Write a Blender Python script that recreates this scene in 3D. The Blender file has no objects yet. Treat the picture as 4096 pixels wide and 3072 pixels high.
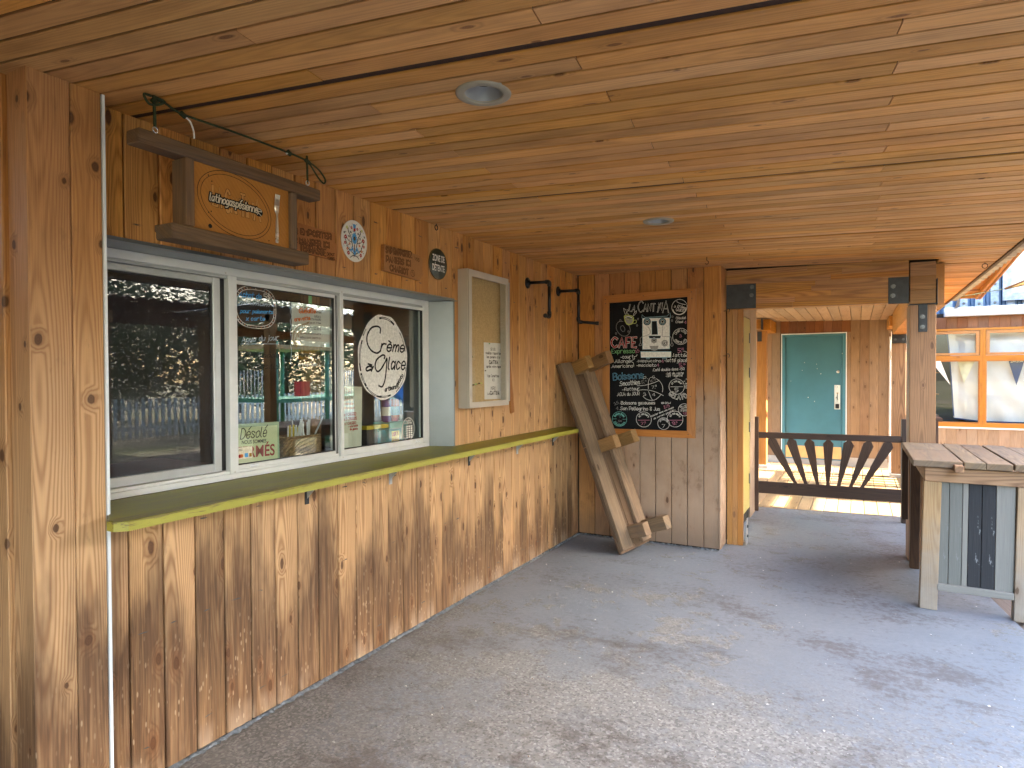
import bpy, math, random
from mathutils import Vector, Matrix
R = math.radians
random.seed(7)
sc = bpy.context.scene
COL = sc.collection

# ------------------------------------------------------------------ camera
cam_d = bpy.data.cameras.new('camera'); cam = bpy.data.objects.new('camera', cam_d); COL.objects.link(cam)
CY, CP, CR = 0.4974, -0.0150, -0.0044
fw = Vector((-math.sin(CY)*math.cos(CP), math.cos(CY)*math.cos(CP), math.sin(CP)))
rt = Vector((math.cos(CY), math.sin(CY), 0)); upv = rt.cross(fw)
r2 = rt*math.cos(CR)+upv*math.sin(CR); u2 = -rt*math.sin(CR)+upv*math.cos(CR)
CAM = Vector((2.4683, -5.9416, 1.6112))
cam.matrix_world = Matrix(((r2.x,u2.x,-fw.x,CAM.x),(r2.y,u2.y,-fw.y,CAM.y),(r2.z,u2.z,-fw.z,CAM.z),(0,0,0,1)))
cam_d.sensor_width = 36; cam_d.lens = 36*2544.8/4096; cam_d.clip_start = 0.05; cam_d.clip_end = 400
sc.camera = cam

# ------------------------------------------------------------------ world, sun, exposure
SUN_EL, SUN_AZ = R(28), R(5)          # azimuth measured from +x towards +y
w = bpy.data.worlds.new('World'); sc.world = w; w.use_nodes = True
nt = w.node_tree; nt.nodes.clear()
sky = nt.nodes.new('ShaderNodeTexSky'); sky.sky_type = 'NISHITA'; sky.sun_disc = False
sky.sun_elevation = SUN_EL; sky.sun_rotation = math.pi/2-SUN_AZ
sky.air_density = 1.0; sky.dust_density = 2.5; sky.ozone_density = 0.6
bg = nt.nodes.new('ShaderNodeBackground'); bg.inputs['Strength'].default_value = 0.15
wo = nt.nodes.new('ShaderNodeOutputWorld')
nt.links.new(sky.outputs[0], bg.inputs[0]); nt.links.new(bg.outputs[0], wo.inputs[0])
sd = bpy.data.lights.new('sun', 'SUN'); sd.energy = 3.0; sd.angle = R(0.53); sd.color = (1, .90, .76)
sun = bpy.data.objects.new('sun', sd); COL.objects.link(sun)
sdir = Vector((math.cos(SUN_EL)*math.cos(SUN_AZ), math.cos(SUN_EL)*math.sin(SUN_AZ), math.sin(SUN_EL)))
sun.rotation_euler = sdir.to_track_quat('Z', 'Y').to_euler(); sun.location = sdir*60
sc.view_settings.view_transform = 'Standard'; sc.view_settings.look = 'None'
sc.view_settings.gamma = 1; sc.view_settings.use_curve_mapping = False
sc.view_settings.exposure = 4.45
sc.render.engine = 'CYCLES'
sc.cycles.use_denoising = True; sc.cycles.max_bounces = 10; sc.cycles.diffuse_bounces = 6
sc.cycles.transparent_max_bounces = 24; sc.cycles.sample_clamp_indirect = 8
sc.cycles.caustics_reflective = False; sc.cycles.caustics_refractive = False

# ------------------------------------------------------------------ helpers
WM = {}
def link(o, parent=None, M=None):
    COL.objects.link(o)
    M = M or Matrix.Identity(4)
    if parent is not None:
        o.parent = parent; o.matrix_local = WM[parent].inverted() @ M
    else:
        o.matrix_local = M
    WM[o] = M
    return o
def tag(o, label=None, cat=None, group=None, kind=None):
    if label: o['label'] = label
    if cat: o['category'] = cat
    if group: o['group'] = group
    if kind: o['kind'] = kind
    return o
def thing(name, label, cat, loc=(0,0,0), group=None, kind=None):
    o = bpy.data.objects.new(name, None); o.empty_display_size = .1
    link(o, None, Matrix.Translation(Vector(loc)))
    return tag(o, label, cat, group, kind)
def mesh(name, V, F, mats, smooth=False, mi=None):
    me = bpy.data.meshes.new(name); me.from_pydata([tuple(v) for v in V], [], F)
    if not isinstance(mats, (list, tuple)): mats = [mats]
    for m in mats: me.materials.append(m)
    if mi:
        for p, i in zip(me.polygons, mi): p.material_index = i
    if smooth:
        for p in me.polygons: p.use_smooth = True
    me.update(); return me
def mobj(name, me, parent=None, M=None):
    return link(bpy.data.objects.new(name, me), parent, M)
def frame(o, x, n):
    """matrix with local X along x, local Z along n"""
    x = Vector(x).normalized(); n = Vector(n); n = (n - x*n.dot(x)).normalized(); y = n.cross(x)
    o = Vector(o)
    return Matrix(((x.x,y.x,n.x,o.x),(x.y,y.y,n.y,o.y),(x.z,y.z,n.z,o.z),(0,0,0,1)))
_pc = {}
def plank_mesh(L, W, T, ch, mat):
    key = (round(L,3), round(W,4), round(T,4), round(ch,4), mat.name)
    if key in _pc: return _pc[key]
    h = W/2
    if ch > 0:
        prof = [(-h,-T),(h,-T),(h,-ch),(h-ch,0),(-h+ch,0),(-h,-ch)]
    else:
        prof = [(-h,-T),(h,-T),(h,0),(-h,0)]
    n = len(prof)
    V = [(0,y,z) for y,z in prof]+[(L,y,z) for y,z in prof]
    F = [tuple(reversed(range(n))), tuple(range(n,2*n))]+[(i,(i+1)%n,n+(i+1)%n,n+i) for i in range(n)]
    F = [tuple(reversed(f)) for f in F]
    F = [tuple(reversed(f)) for f in F]
    me = mesh('plank', V, F, mat); _pc[key] = me; return me
def plank(name, p0, p1, n, W, T, mat, parent, ch=.003):
    p0, p1 = Vector(p0), Vector(p1)
    me = plank_mesh((p1-p0).length, W, T, ch, mat)
    return mobj(name, me, parent, frame(p0, p1-p0, n))
_bc = {}
def beam(name, p0, p1, n, W, T, mat, parent=None, bev=.004):
    """a squared timber with all long edges eased; axis p0-p1, W across, T deep below the face"""
    p0, p1 = Vector(p0), Vector(p1); L = (p1-p0).length; h = W/2; b = bev
    key = (round(L,4), round(W,4), round(T,4), b, mat.name)
    if key not in _bc:
        prof = [(-h+b,-T),(h-b,-T),(h,-T+b),(h,-b),(h-b,0),(-h+b,0),(-h,-b),(-h,-T+b)]
        n_ = 8; e = b
        V = []
        for x, s in ((0,1),(e,0),(L-e,0),(L,1)):
            for y, z in prof:
                if s: y *= (h-b)/h; z = -T/2+(z+T/2)*(T/2-b)/(T/2)
                V.append((x,y,z))
        F = [tuple(reversed(range(8)))]
        for k in range(3):
            for i in range(8):
                a, c = k*8+i, k*8+(i+1)%8
                F.append((a, c, c+8, a+8))
        F.append(tuple(range(24,32)))
        _bc[key] = mesh(name, V, F, mat)
    return mobj(name, _bc[key], parent, frame(p0, p1-p0, n))
def box(name, c, s, mat, parent=None, bev=0.0, M=None):
    """axis-aligned box given centre and size; eased edges when bev"""
    c = Vector(c); x, y, z = s[0]/2, s[1]/2, s[2]/2
    if bev <= 0:
        V = [(i*x, j*y, k*z) for i in (-1,1) for j in (-1,1) for k in (-1,1)]
        F = [(0,1,3,2),(4,6,7,5),(0,4,5,1),(2,3,7,6),(0,2,6,4),(1,5,7,3)]
        me = mesh(name, V, F, mat)
    else:
        import bmesh
        bm = bmesh.new(); bmesh.ops.create_cube(bm, size=1)
        for v in bm.verts: v.co = Vector((v.co.x*2*x, v.co.y*2*y, v.co.z*2*z))
        bmesh.ops.bevel(bm, geom=bm.edges[:], offset=bev, segments=1, affect='EDGES')
        me = bpy.data.meshes.new(name); bm.to_mesh(me); bm.free(); me.materials.append(mat)
    return mobj(name, me, parent, (M or Matrix.Identity(4)) @ Matrix.Translation(c))
def multi(name, boxes, mat, parent=None, M=None):
    """several boxes (x0,x1,y0,y1,z0,z1) as one rigid piece"""
    V, F = [], []
    for x0,x1,y0,y1,z0,z1 in boxes:
        o = len(V)
        V += [(a,b,c) for a in (x0,x1) for b in (y0,y1) for c in (z0,z1)]
        F += [tuple(o+i for i in f) for f in [(0,1,3,2),(4,6,7,5),(0,4,5,1),(2,3,7,6),(0,2,6,4),(1,5,7,3)]]
    return mobj(name, mesh(name, V, F, mat), parent, M)
def prism(name, poly, d0, d1, mat, parent=None, axis=0, M=None):
    """polygon (a,b) extruded along an axis: axis 0 -> (d,a,b); 1 -> (a,d,b); 2 -> (a,b,d)"""
    f = {0: lambda a,b,d:(d,a,b), 1: lambda a,b,d:(a,d,b), 2: lambda a,b,d:(a,b,d)}[axis]
    n = len(poly)
    V = [f(a,b,d0) for a,b in poly]+[f(a,b,d1) for a,b in poly]
    F = [tuple(reversed(range(n))), tuple(range(n,2*n))]+[(i,(i+1)%n,n+(i+1)%n,n+i) for i in range(n)]
    me = mesh(name, V, F, mat)
    import bmesh
    bm = bmesh.new(); bm.from_mesh(me); bmesh.ops.recalc_face_normals(bm, faces=bm.faces[:]); bm.to_mesh(me); bm.free()
    return mobj(name, me, parent, M)
def smoothline(P, closed=False, sub=6):
    P = [Vector(p) for p in P]; n = len(P); out = []
    if n < 3: return P
    rng = range(n if closed else n-1)
    for i in rng:
        if closed: a,b,c,d = P[i-1],P[i],P[(i+1)%n],P[(i+2)%n]
        else: a,b,c,d = P[max(i-1,0)],P[i],P[i+1],P[min(i+2,n-1)]
        for k in range(sub):
            t = k/sub
            out.append(.5*((2*b)+(c-a)*t+(2*a-5*b+4*c-d)*t*t+(3*b-a-3*c+d)*t**3))
    if not closed: out.append(P[-1])
    return out
def tube_geo(P, r, seg=8, closed=False, caps=True):
    P = [Vector(p) for p in P]; n = len(P); V, F = [], []
    rr = r if isinstance(r, (list, tuple)) else [r]*n
    up = None
    for i, p in enumerate(P):
        if closed: t = (P[(i+1)%n]-P[i-1]).normalized()
        else: t = (P[min(i+1,n-1)]-P[max(i-1,0)]).normalized()
        if up is None: up = Vector((0,0,1)) if abs(t.z) < .9 else Vector((1,0,0))
        s = t.cross(up)
        if s.length < 1e-4: s = t.orthogonal()
        s.normalize(); up = s.cross(t).normalized()
        for k in range(seg):
            a = 2*math.pi*k/seg; V.append(p+(s*math.cos(a)+up*math.sin(a))*rr[i])
    m = n if closed else n-1
    for i in range(m):
        for k in range(seg):
            a = i*seg+k; b = i*seg+(k+1)%seg; c = ((i+1)%n)*seg+(k+1)%seg; d = ((i+1)%n)*seg+k
            F.append((a,b,c,d))
    if caps and not closed:
        F.append(tuple(reversed(range(seg)))); F.append(tuple(range((n-1)*seg, n*seg)))
    return V, F
def join_geo(*gs):
    V, F = [], []
    for v, f in gs:
        o = len(V); V += list(v); F += [tuple(o+i for i in q) for q in f]
    return V, F
def tube(name, P, r, mat, parent=None, seg=8, closed=False, M=None):
    V, F = tube_geo(P, r, seg, closed); return mobj(name, mesh(name, V, F, mat, True), parent, M)
def lathe_geo(prof, seg=24, c=(0,0,0)):
    V, F = [], []; n = len(prof)
    for r, z in prof:
        for k in range(seg):
            a = 2*math.pi*k/seg; V.append((c[0]+r*math.cos(a), c[1]+r*math.sin(a), c[2]+z))
    for i in range(n-1):
        for k in range(seg):
            F.append((i*seg+k, i*seg+(k+1)%seg, (i+1)*seg+(k+1)%seg, (i+1)*seg+k))
    return V, F
def lathe(name, prof, mat, parent=None, seg=24, M=None, smooth=True):
    V, F = lathe_geo(prof, seg); return mobj(name, mesh(name, V, F, mat, smooth), parent, M)

# ------------------------------------------------------------------ materials
def newmat(name):
    m = bpy.data.materials.new(name); m.use_nodes = True; nt = m.node_tree
    return m, nt, nt.nodes['Principled BSDF']
class NB:
    def __init__(s, nt): s.nt = nt; s.L = nt.links.new
    def n(s, t, **kw):
        nd = s.nt.nodes.new(t)
        for k, v in kw.items(): setattr(nd, k, v)
        return nd
    def put(s, sock, v):
        if hasattr(v, 'is_output'): s.L(v, sock)
        else: sock.default_value = v
    def math(s, op, a, b=0.0, c=None, clamp=False):
        nd = s.n('ShaderNodeMath', operation=op); nd.use_clamp = clamp
        s.put(nd.inputs[0], a); s.put(nd.inputs[1], b)
        if c is not None: s.put(nd.inputs[2], c)
        return nd.outputs[0]
    def vmath(s, op, a, b):
        nd = s.n('ShaderNodeVectorMath', operation=op); s.put(nd.inputs[0], a); s.put(nd.inputs[1], b); return nd.outputs[0]
    def comb(s, x, y, z):
        nd = s.n('ShaderNodeCombineXYZ'); s.put(nd.inputs[0], x); s.put(nd.inputs[1], y); s.put(nd.inputs[2], z); return nd.outputs[0]
    def sep(s, v):
        nd = s.n('ShaderNodeSeparateXYZ'); s.L(v, nd.inputs[0]); return nd.outputs
    def noise(s, v, scale=1.0, detail=3.0, rough=.5, out=0):
        nd = s.n('ShaderNodeTexNoise'); s.L(v, nd.inputs['Vector']); nd.inputs['Scale'].default_value = scale
        nd.inputs['Detail'].default_value = detail; nd.inputs['Roughness'].default_value = rough
        return nd.outputs[out]
    def step(s, v, a, b, inv=False):
        nd = s.n('ShaderNodeMapRange', interpolation_type='SMOOTHSTEP'); s.put(nd.inputs[0], v)
        nd.inputs[1].default_value = a; nd.inputs[2].default_value = b
        nd.inputs[3].default_value = 1 if inv else 0; nd.inputs[4].default_value = 0 if inv else 1
        return nd.outputs[0]
    def mix(s, f, a, b, mode='MIX'):
        nd = s.n('ShaderNodeMix', data_type='RGBA', blend_type=mode)
        s.put(nd.inputs[0], f)
        for sock, v in ((nd.inputs[6], a), (nd.inputs[7], b)):
            if hasattr(v, 'is_output'): s.L(v, sock)
            else: sock.default_value = (*v[:3], 1)
        return nd.outputs[2]
    def hsv(s, col, h=.5, sa=1., v=1.):
        nd = s.n('ShaderNodeHueSaturation'); s.put(nd.inputs['Hue'], h); s.put(nd.inputs['Saturation'], sa); s.put(nd.inputs['Value'], v)
        s.L(col, nd.inputs['Color']); return nd.outputs[0]
    def bump(s, h, strength=.3, dist=.002):
        nd = s.n('ShaderNodeBump'); nd.inputs['Strength'].default_value = strength; nd.inputs['Distance'].default_value = dist
        s.L(h, nd.inputs['Height']); return nd.outputs[0]

def wood(name, light, dark, knotc=(.05,.018,.008), knots=.5, tone=.35, ring=.6, rough=.55, bump=.35, pitch=.008, extra=None, ks=(2.6,6.5), spec=.4, blotch=.35, fk=1.):
    m, nt, bs = newmat(name); B = NB(nt)
    tc = B.n('ShaderNodeTexCoord'); oi = B.n('ShaderNodeObjectInfo'); rnd = oi.outputs['Random']
    x, y, z = B.sep(tc.outputs['Object'])
    off = B.math('MULTIPLY', rnd, 57.0)
    ox = B.math('ADD', x, off)
    r2_ = B.math('FRACT', B.math('MULTIPLY', rnd, 97.3))
    r3_ = B.math('FRACT', B.math('MULTIPLY', rnd, 411.7))
    yz = B.math('ADD', y, B.math('MULTIPLY', z, .8))
    # knots
    kv = B.comb(B.math('MULTIPLY', ox, ks[0]), B.math('ADD', B.math('MULTIPLY', yz, ks[1]), B.math('MULTIPLY', r2_, 9.0)), 0.0)
    vo = B.n('ShaderNodeTexVoronoi', voronoi_dimensions='2D'); B.L(kv, vo.inputs['Vector']); vo.inputs['Scale'].default_value = 1; vo.inputs['Randomness'].default_value = .9
    cr = B.n('ShaderNodeSeparateColor'); B.L(vo.outputs['Color'], cr.inputs[0])
    on = B.math('GREATER_THAN', cr.outputs[0], 1-knots)
    size = B.math('MULTIPLY_ADD', cr.outputs[1], .045, .040)
    wob = B.noise(B.comb(B.math('MULTIPLY', ox, 30.0), B.math('MULTIPLY', yz, 45.0), rnd), 1, 2)
    d = B.math('ADD', vo.outputs['Distance'], B.math('MULTIPLY', B.math('SUBTRACT', wob, .5), .05))
    dn = B.math('DIVIDE', d, size)
    knot = B.math('MULTIPLY', B.step(dn, .75, 1.1, True), on)
    halo = B.math('MULTIPLY', B.step(dn, .8, 3.2, True), on)
    # rings
    warp = B.noise(B.comb(B.math('MULTIPLY', ox, 1.6), B.math('MULTIPLY', yz, 9.0), r2_), 1, 3)
    cc = B.noise(B.comb(B.math('MULTIPLY', ox, .55), r3_, 3.0), 1, 1)
    c = B.math('ADD', B.math('MULTIPLY_ADD', cc, .16, -.03), B.math('MULTIPLY', halo, .016))
    yy = B.math('ADD', B.math('ADD', yz, B.math('MULTIPLY_ADD', r2_, .10, -.05)), B.math('MULTIPLY_ADD', warp, .03, -.015))
    rr = B.math('SQRT', B.math('ADD', B.math('MULTIPLY', yy, yy), B.math('MULTIPLY', c, c)))
    ph = B.math('MULTIPLY', rr, 2*math.pi/pitch)
    s = B.math('MULTIPLY_ADD', B.math('SINE', ph), .5, .5)
    s = B.math('POWER', s, 1.8)
    fine = B.noise(B.comb(B.math('MULTIPLY', ox, 5.0), B.math('MULTIPLY', yz, 230.0), B.math('MULTIPLY', z, 60.0)), 1, 2, .6)
    big = B.noise(B.comb(B.math('MULTIPLY', ox, 1.7), B.math('MULTIPLY', yz, 7.0), r3_), 1, 4, .6)
    f = B.math('ADD', B.math('MULTIPLY', s, ring*1.1), B.math('MULTIPLY', B.math('SUBTRACT', fine, .36 if fk == 1. else .2), (1.5-ring*.6)*fk), clamp=True)
    col = B.mix(f, light, dark)
    col = B.mix(B.math('MULTIPLY', B.step(big, .42, .75), blotch), col, tuple(v*.62 for v in dark))
    col = B.mix(B.math('MULTIPLY', halo, .45), col, tuple(a*.55+b*.45 for a, b in zip(dark, knotc)))
    col = B.mix(B.math('MULTIPLY', B.math('MULTIPLY', B.step(dn, 1.0, 1.35, False), B.step(dn, 1.35, 2.0, True)), B.math('MULTIPLY', on, .5)), col, light)
    kn = B.math('MULTIPLY_ADD', B.math('SINE', B.math('MULTIPLY', dn, 16.0)), .2, .6)
    col = B.mix(B.math('MULTIPLY', knot, .9), col, B.mix(kn, knotc, dark))
    col = B.hsv(col, B.math('MULTIPLY_ADD', r2_, .008, .496), B.math('MULTIPLY_ADD', r3_, .16, .92), B.math('MULTIPLY_ADD', rnd, tone, 1-tone/2))
    ctx = dict(B=B, x=x, y=y, z=z, ox=ox, yz=yz, rnd=rnd, r2=r2_, r3=r3_, fine=fine, big=big, s=s)
    if extra:
        col = extra(ctx, col)
        col = B.mix(B.math('MULTIPLY', halo, .30), col, tuple(a*.6+b*.4 for a, b in zip(dark, knotc)))
        col = B.mix(B.math('MULTIPLY', knot, .85), col, B.mix(kn, knotc, tuple(v*.42 for v in dark)))
    B.put(bs.inputs['Base Color'], col)
    B.put(bs.inputs['Roughness'], B.math('MULTIPLY_ADD', fine, .25, rough-.12))
    bs.inputs['Specular IOR Level'].default_value = spec
    hgt = B.math('ADD', B.math('MULTIPLY', s, -.5), B.math('ADD', B.math('MULTIPLY', fine, 1.0), B.math('MULTIPLY', knot, -.6)))
    B.L(B.bump(hgt, bump, .0016), bs.inputs['Normal'])
    return m
def world_pos(B):
    g = B.n('ShaderNodeNewGeometry'); return g.outputs['Position']

def wall_extra(c, col):
    B = c['B']; P = world_pos(B); px, py, pz = B.sep(P)
    wn = B.noise(B.comb(B.math('MULTIPLY', B.math('ADD', py, px), 7.0), B.math('MULTIPLY', pz, 1.5), c['rnd']), 1, 4, .6)
    # varnish survives under the eave, bleached to pale tan lower down
    zz = B.math('ADD', pz, B.math('MULTIPLY_ADD', wn, .7, -.35))
    fade = B.step(zz, 1.05, 2.25, True)
    col = B.mix(B.math('MULTIPLY', fade, .78), col, B.mix(c['s'], (.66,.425,.225), (.40,.225,.108)))
    # damp stain rising from the floor, board by board
    top = B.math('MULTIPLY_ADD', c['r2'], .50, .26)
    nearw = B.math('MULTIPLY_ADD', B.step(py, -4.6, -.4, True), .40, .0)
    st = B.math('ADD', B.math('SUBTRACT', B.math('ADD', top, nearw), pz), B.math('MULTIPLY_ADD', wn, 1.3, -.65))
    st = B.step(st, -.15, .38)
    streak = B.noise(B.comb(B.math('MULTIPLY', B.math('ADD', py, px), 55.0), B.math('MULTIPLY', pz, 2.5), 1.0), 1, 3, .6)
    st = B.math('MULTIPLY', st, B.math('MULTIPLY_ADD', streak, 1.2, .30), clamp=True)
    lowpale = B.math('MULTIPLY', B.step(pz, .02, .16, True), B.step(wn, .45, .62))
    col = B.mix(B.math('MULTIPLY', st, .93), col, B.mix(wn, (.028,.012,.006), (.14,.068,.032)))
    col = B.mix(B.math('MULTIPLY', lowpale, .7), col, (.38,.27,.18))
    fl = B.n('ShaderNodeTexVoronoi', voronoi_dimensions='3D'); B.L(B.comb(B.math('MULTIPLY', B.math('ADD', py, px), 55.0), 0.0, B.math('MULTIPLY', pz, 17.0)), fl.inputs['Vector']); fl.inputs['Scale'].default_value = 1
    flk = B.math('MULTIPLY', B.step(fl.outputs['Distance'], .13, .24, True), B.math('MULTIPLY', B.step(pz, .25, .75, True), B.step(wn, .42, .60)))
    col = B.mix(B.math('MULTIPLY', flk, .8), col, (.45,.33,.21))
    pat = B.step(B.noise(B.comb(B.math('MULTIPLY', B.math('ADD', py, px), 16.0), B.math('MULTIPLY', pz, 5.0), 7.0), 1, 4, .65), .60, .72)
    col = B.mix(B.math('MULTIPLY', pat, .35), col, (.16,.08,.04))
    return col
def back_extra(c, col):
    B = c['B']; P = world_pos(B); px, py, pz = B.sep(P)
    wn = B.noise(B.comb(B.math('MULTIPLY', B.math('ADD', px, py), 6.0), B.math('MULTIPLY', pz, 4.0), c['rnd']), 1, 5, .65)
    zz = B.math('ADD', pz, B.math('MULTIPLY_ADD', wn, .35, -.17))
    fade = B.math('MULTIPLY', B.step(zz, 1.15, 1.75, True), B.math('MULTIPLY_ADD', B.step(px, .1, .7), .7, .3))
    col = B.mix(B.math('MULTIPLY', fade, .85), col, B.mix(wn, (.46,.34,.245), (.22,.14,.09)))
    br = B.step(wn, .56, .68)
    col = B.mix(B.math('MULTIPLY', br, .4), col, (.12,.06,.03))
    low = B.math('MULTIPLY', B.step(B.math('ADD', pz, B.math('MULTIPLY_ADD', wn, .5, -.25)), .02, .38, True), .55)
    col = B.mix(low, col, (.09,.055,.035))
    return col
def grey_extra(c, col):
    B = c['B']
    pat = B.step(B.noise(B.comb(B.math('MULTIPLY', c['ox'], 3.0), B.math('MULTIPLY', c['yz'], 26.0), c['z']), 1, 5, .7), .45, .65)
    col = B.mix(B.math('MULTIPLY', pat, .45), col, (.10,.085,.072))
    return col
def bleach_extra(c, col):
    B = c['B']; P = world_pos(B); px, py, pz = B.sep(P)
    wn = B.noise(P, 9, 4, .6)
    g = B.math('MULTIPLY', B.step(B.math('ADD', pz, B.math('MULTIPLY_ADD', wn, .5, -.25)), .1, .75, True), .75)
    return B.mix(g, col, B.mix(wn, (.33,.30,.26), (.16,.13,.10)))

MW = {}
MW['ceil'] = wood('ceiling_pine', (.74,.385,.125), (.32,.13,.034), tone=.34, fk=.42, knots=.34, rough=.50, ring=.18, bump=.25, ks=(3.0,9.0), blotch=.5, spec=.45)
MW['wall'] = wood('wall_pine', (.66,.33,.105), (.27,.10,.026), tone=.30, knots=.8, rough=.55, ring=.40, bump=.5, pitch=.0065, extra=wall_extra)
MW['post'] = wood('corner_pine', (.52,.255,.085), (.25,.10,.03), tone=.16, knots=.8, rough=.55, ring=.32, bump=.4, pitch=.0065, ks=(3.6,5.5), extra=wall_extra)
MW['back'] = wood('back_wall_pine', (.52,.24,.078), (.24,.095,.03), tone=.24, knots=.6, rough=.6, ring=.35, bump=.3, extra=back_extra)
MW['beam'] = wood('glulam_beam', (.48,.215,.055), (.25,.10,.025), tone=.22, knots=.12, rough=.5, ring=.6, bump=.2, pitch=.013)
MW['pillar'] = wood('yellow_pillar', (.38,.165,.030), (.24,.095,.017), tone=.12, knots=.25, rough=.5, ring=.3, bump=.2)
MW['post2'] = wood('post_fir', (.36,.175,.064), (.19,.085,.030), tone=.14, knots=.25, rough=.55, ring=.55, bump=.3)
MW['grey'] = wood('weathered_grey', (.40,.33,.255), (.20,.155,.115), knotc=(.07,.045,.03), tone=.3, knots=.3, rough=.75, ring=.4, bump=.6, extra=grey_extra, spec=.25)
MW['bench'] = wood('bench_board', (.27,.185,.115), (.14,.09,.055), knotc=(.08,.05,.03), tone=.3, knots=.25, rough=.75, ring=.35, bump=.5, extra=grey_extra, spec=.25)
MW['bench2'] = wood('bench_seat_board', (.15,.095,.058), (.08,.05,.03), knotc=(.05,.03,.02), tone=.2, knots=.25, rough=.75, ring=.4, bump=.5, spec=.25)
MW['leg'] = wood('bench_leg', (.33,.19,.075), (.18,.095,.036), tone=.25, knots=.2, rough=.7, ring=.4, bump=.4)
MW['bartop'] = wood('bar_top_board', (.25,.175,.105), (.11,.072,.042), knotc=(.05,.03,.02), tone=.3, knots=.25, rough=.65, ring=.5, bump=.7, extra=grey_extra, spec=.3)
MW['barleg'] = wood('bar_leg', (.42,.275,.15), (.25,.145,.07), tone=.15, knots=.35, rough=.7, ring=.4, bump=.4, extra=bleach_extra)
MW['apron'] = wood('bar_apron', (.36,.20,.10), (.19,.095,.045), tone=.12, knots=.5, rough=.65, ring=.7, bump=.4, pitch=.014)
MW['dark'] = wood('dark_gate_wood', (.075,.038,.02), (.032,.016,.009), knotc=(.02,.01,.006), tone=.3, knots=.35, rough=.6, ring=.4, bump=.4)
MW['old'] = wood('old_sign_wood', (.20,.125,.072), (.10,.062,.037), tone=.2, knots=.15, rough=.8, ring=.3, bump=.7, extra=grey_extra, spec=.2)
MW['signp'] = wood('sign_panel_wood', (.44,.20,.052), (.30,.12,.028), tone=.05, knots=.08, rough=.45, ring=.22, fk=.5, bump=.1, pitch=.02)
MW['carve'] = wood('carved_wood', (.42,.19,.068), (.26,.105,.036), tone=.15, knots=.1, rough=.6, ring=.6, bump=.4)
MW['frame'] = wood('chalkboard_frame_wood', (.50,.22,.065), (.32,.12,.032), tone=.15, knots=.35, rough=.45, ring=.3, bump=.2)
MW['far'] = wood('door_wall_pine', (.31,.195,.11), (.18,.105,.055), tone=.22, knots=.55, rough=.6, ring=.3, bump=.3)
MW['farred'] = wood('red_brown_board', (.24,.10,.04), (.13,.05,.02), tone=.3, knots=.3, rough=.6, ring=.2, bump=.2)
MW['farpale'] = wood('pale_board', (.36,.26,.185), (.23,.155,.105), tone=.22, knots=.6, rough=.65, ring=.25, bump=.2)
MW['orange'] = wood('orange_timber', (.46,.20,.04), (.33,.125,.022), tone=.12, knots=.1, rough=.45, ring=.4, bump=.15, pitch=.014)
MW['deck'] = wood('deck_board', (.40,.27,.135), (.26,.16,.075), tone=.3, knots=.35, rough=.65, ring=.3, bump=.4)
MW['deckdk'] = wood('dark_deck_board', (.19,.14,.11), (.10,.07,.05), tone=.3, knots=.2, rough=.7, ring=.3, bump=.4)
MW['inner'] = wood('kiosk_inner_board', (.19,.145,.12), (.10,.075,.06), tone=.3, knots=.2, rough=.7, ring=.3, bump=.3)

def paint(name, col, rough=.4, metal=0., var=.12, scale=9, spec=.5, bump=0):
    m, nt, bs = newmat(name); B = NB(nt)
    tc = B.n('ShaderNodeTexCoord'); n = B.noise(tc.outputs['Object'], scale, 5, .6)
    c = B.mix(B.step(n, .3, .7), tuple(v*(1-var) for v in col), tuple(min(1, v*(1+var)) for v in col))
    B.put(bs.inputs['Base Color'], c); B.put(bs.inputs['Roughness'], B.math('MULTIPLY_ADD', n, .2, rough-.1))
    bs.inputs['Metallic'].default_value = metal; bs.inputs['Specular IOR Level'].default_value = spec
    if bump:
        B.L(B.bump(B.noise(tc.outputs['Object'], 220, 2), bump, .001), bs.inputs['Normal'])
    return m
M_ = {}
M_['alu'] = paint('white_aluminium', (.70,.71,.70), .38, .0, .06, 4)
M_['alug'] = paint('grey_aluminium', (.40,.415,.42), .35, .35, .08, 5)
M_['flash'] = paint('grey_flashing', (.22,.24,.25), .33, .45, .08, 3)
M_['white'] = paint('white_trim', (.74,.77,.80), .4, 0, .04, 5)
M_['steel'] = paint('dark_steel_plate', (.035,.036,.038), .6, .3, .25, 12)
M_['bolt'] = paint('bolt_steel', (.10,.10,.10), .4, .8, .2, 40)
M_['black'] = paint('black_pipe', (.016,.016,.017), .38, .5, .2, 20)
M_['rubber'] = paint('black_gasket', (.012,.012,.013), .5)
M_['chrome'] = paint('satin_metal', (.62,.60,.56), .3, .9, .06, 10)
M_['brass'] = paint('brass_plate', (.62,.42,.20), .4, .6, .1, 6)
M_['cabinet'] = paint('beige_cabinet_metal', (.50,.45,.38), .42, .2, .05, 6)
M_['cork'] = paint('cork_board', (.50,.36,.18), .85, 0, .22, 160, .2, .3)
M_['paper'] = paint('white_paper', (.74,.73,.69), .8, 0, .04, 6, .2)
M_['paper2'] = paint('cream_paper', (.66,.66,.54), .8, 0, .05, 6, .2)
M_['ink'] = paint('black_ink', (.012,.012,.012), .6)
M_['chalkboard'] = paint('black_chalkboard', (.008,.008,.009), .85, 0, .5, 3, .15)
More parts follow.
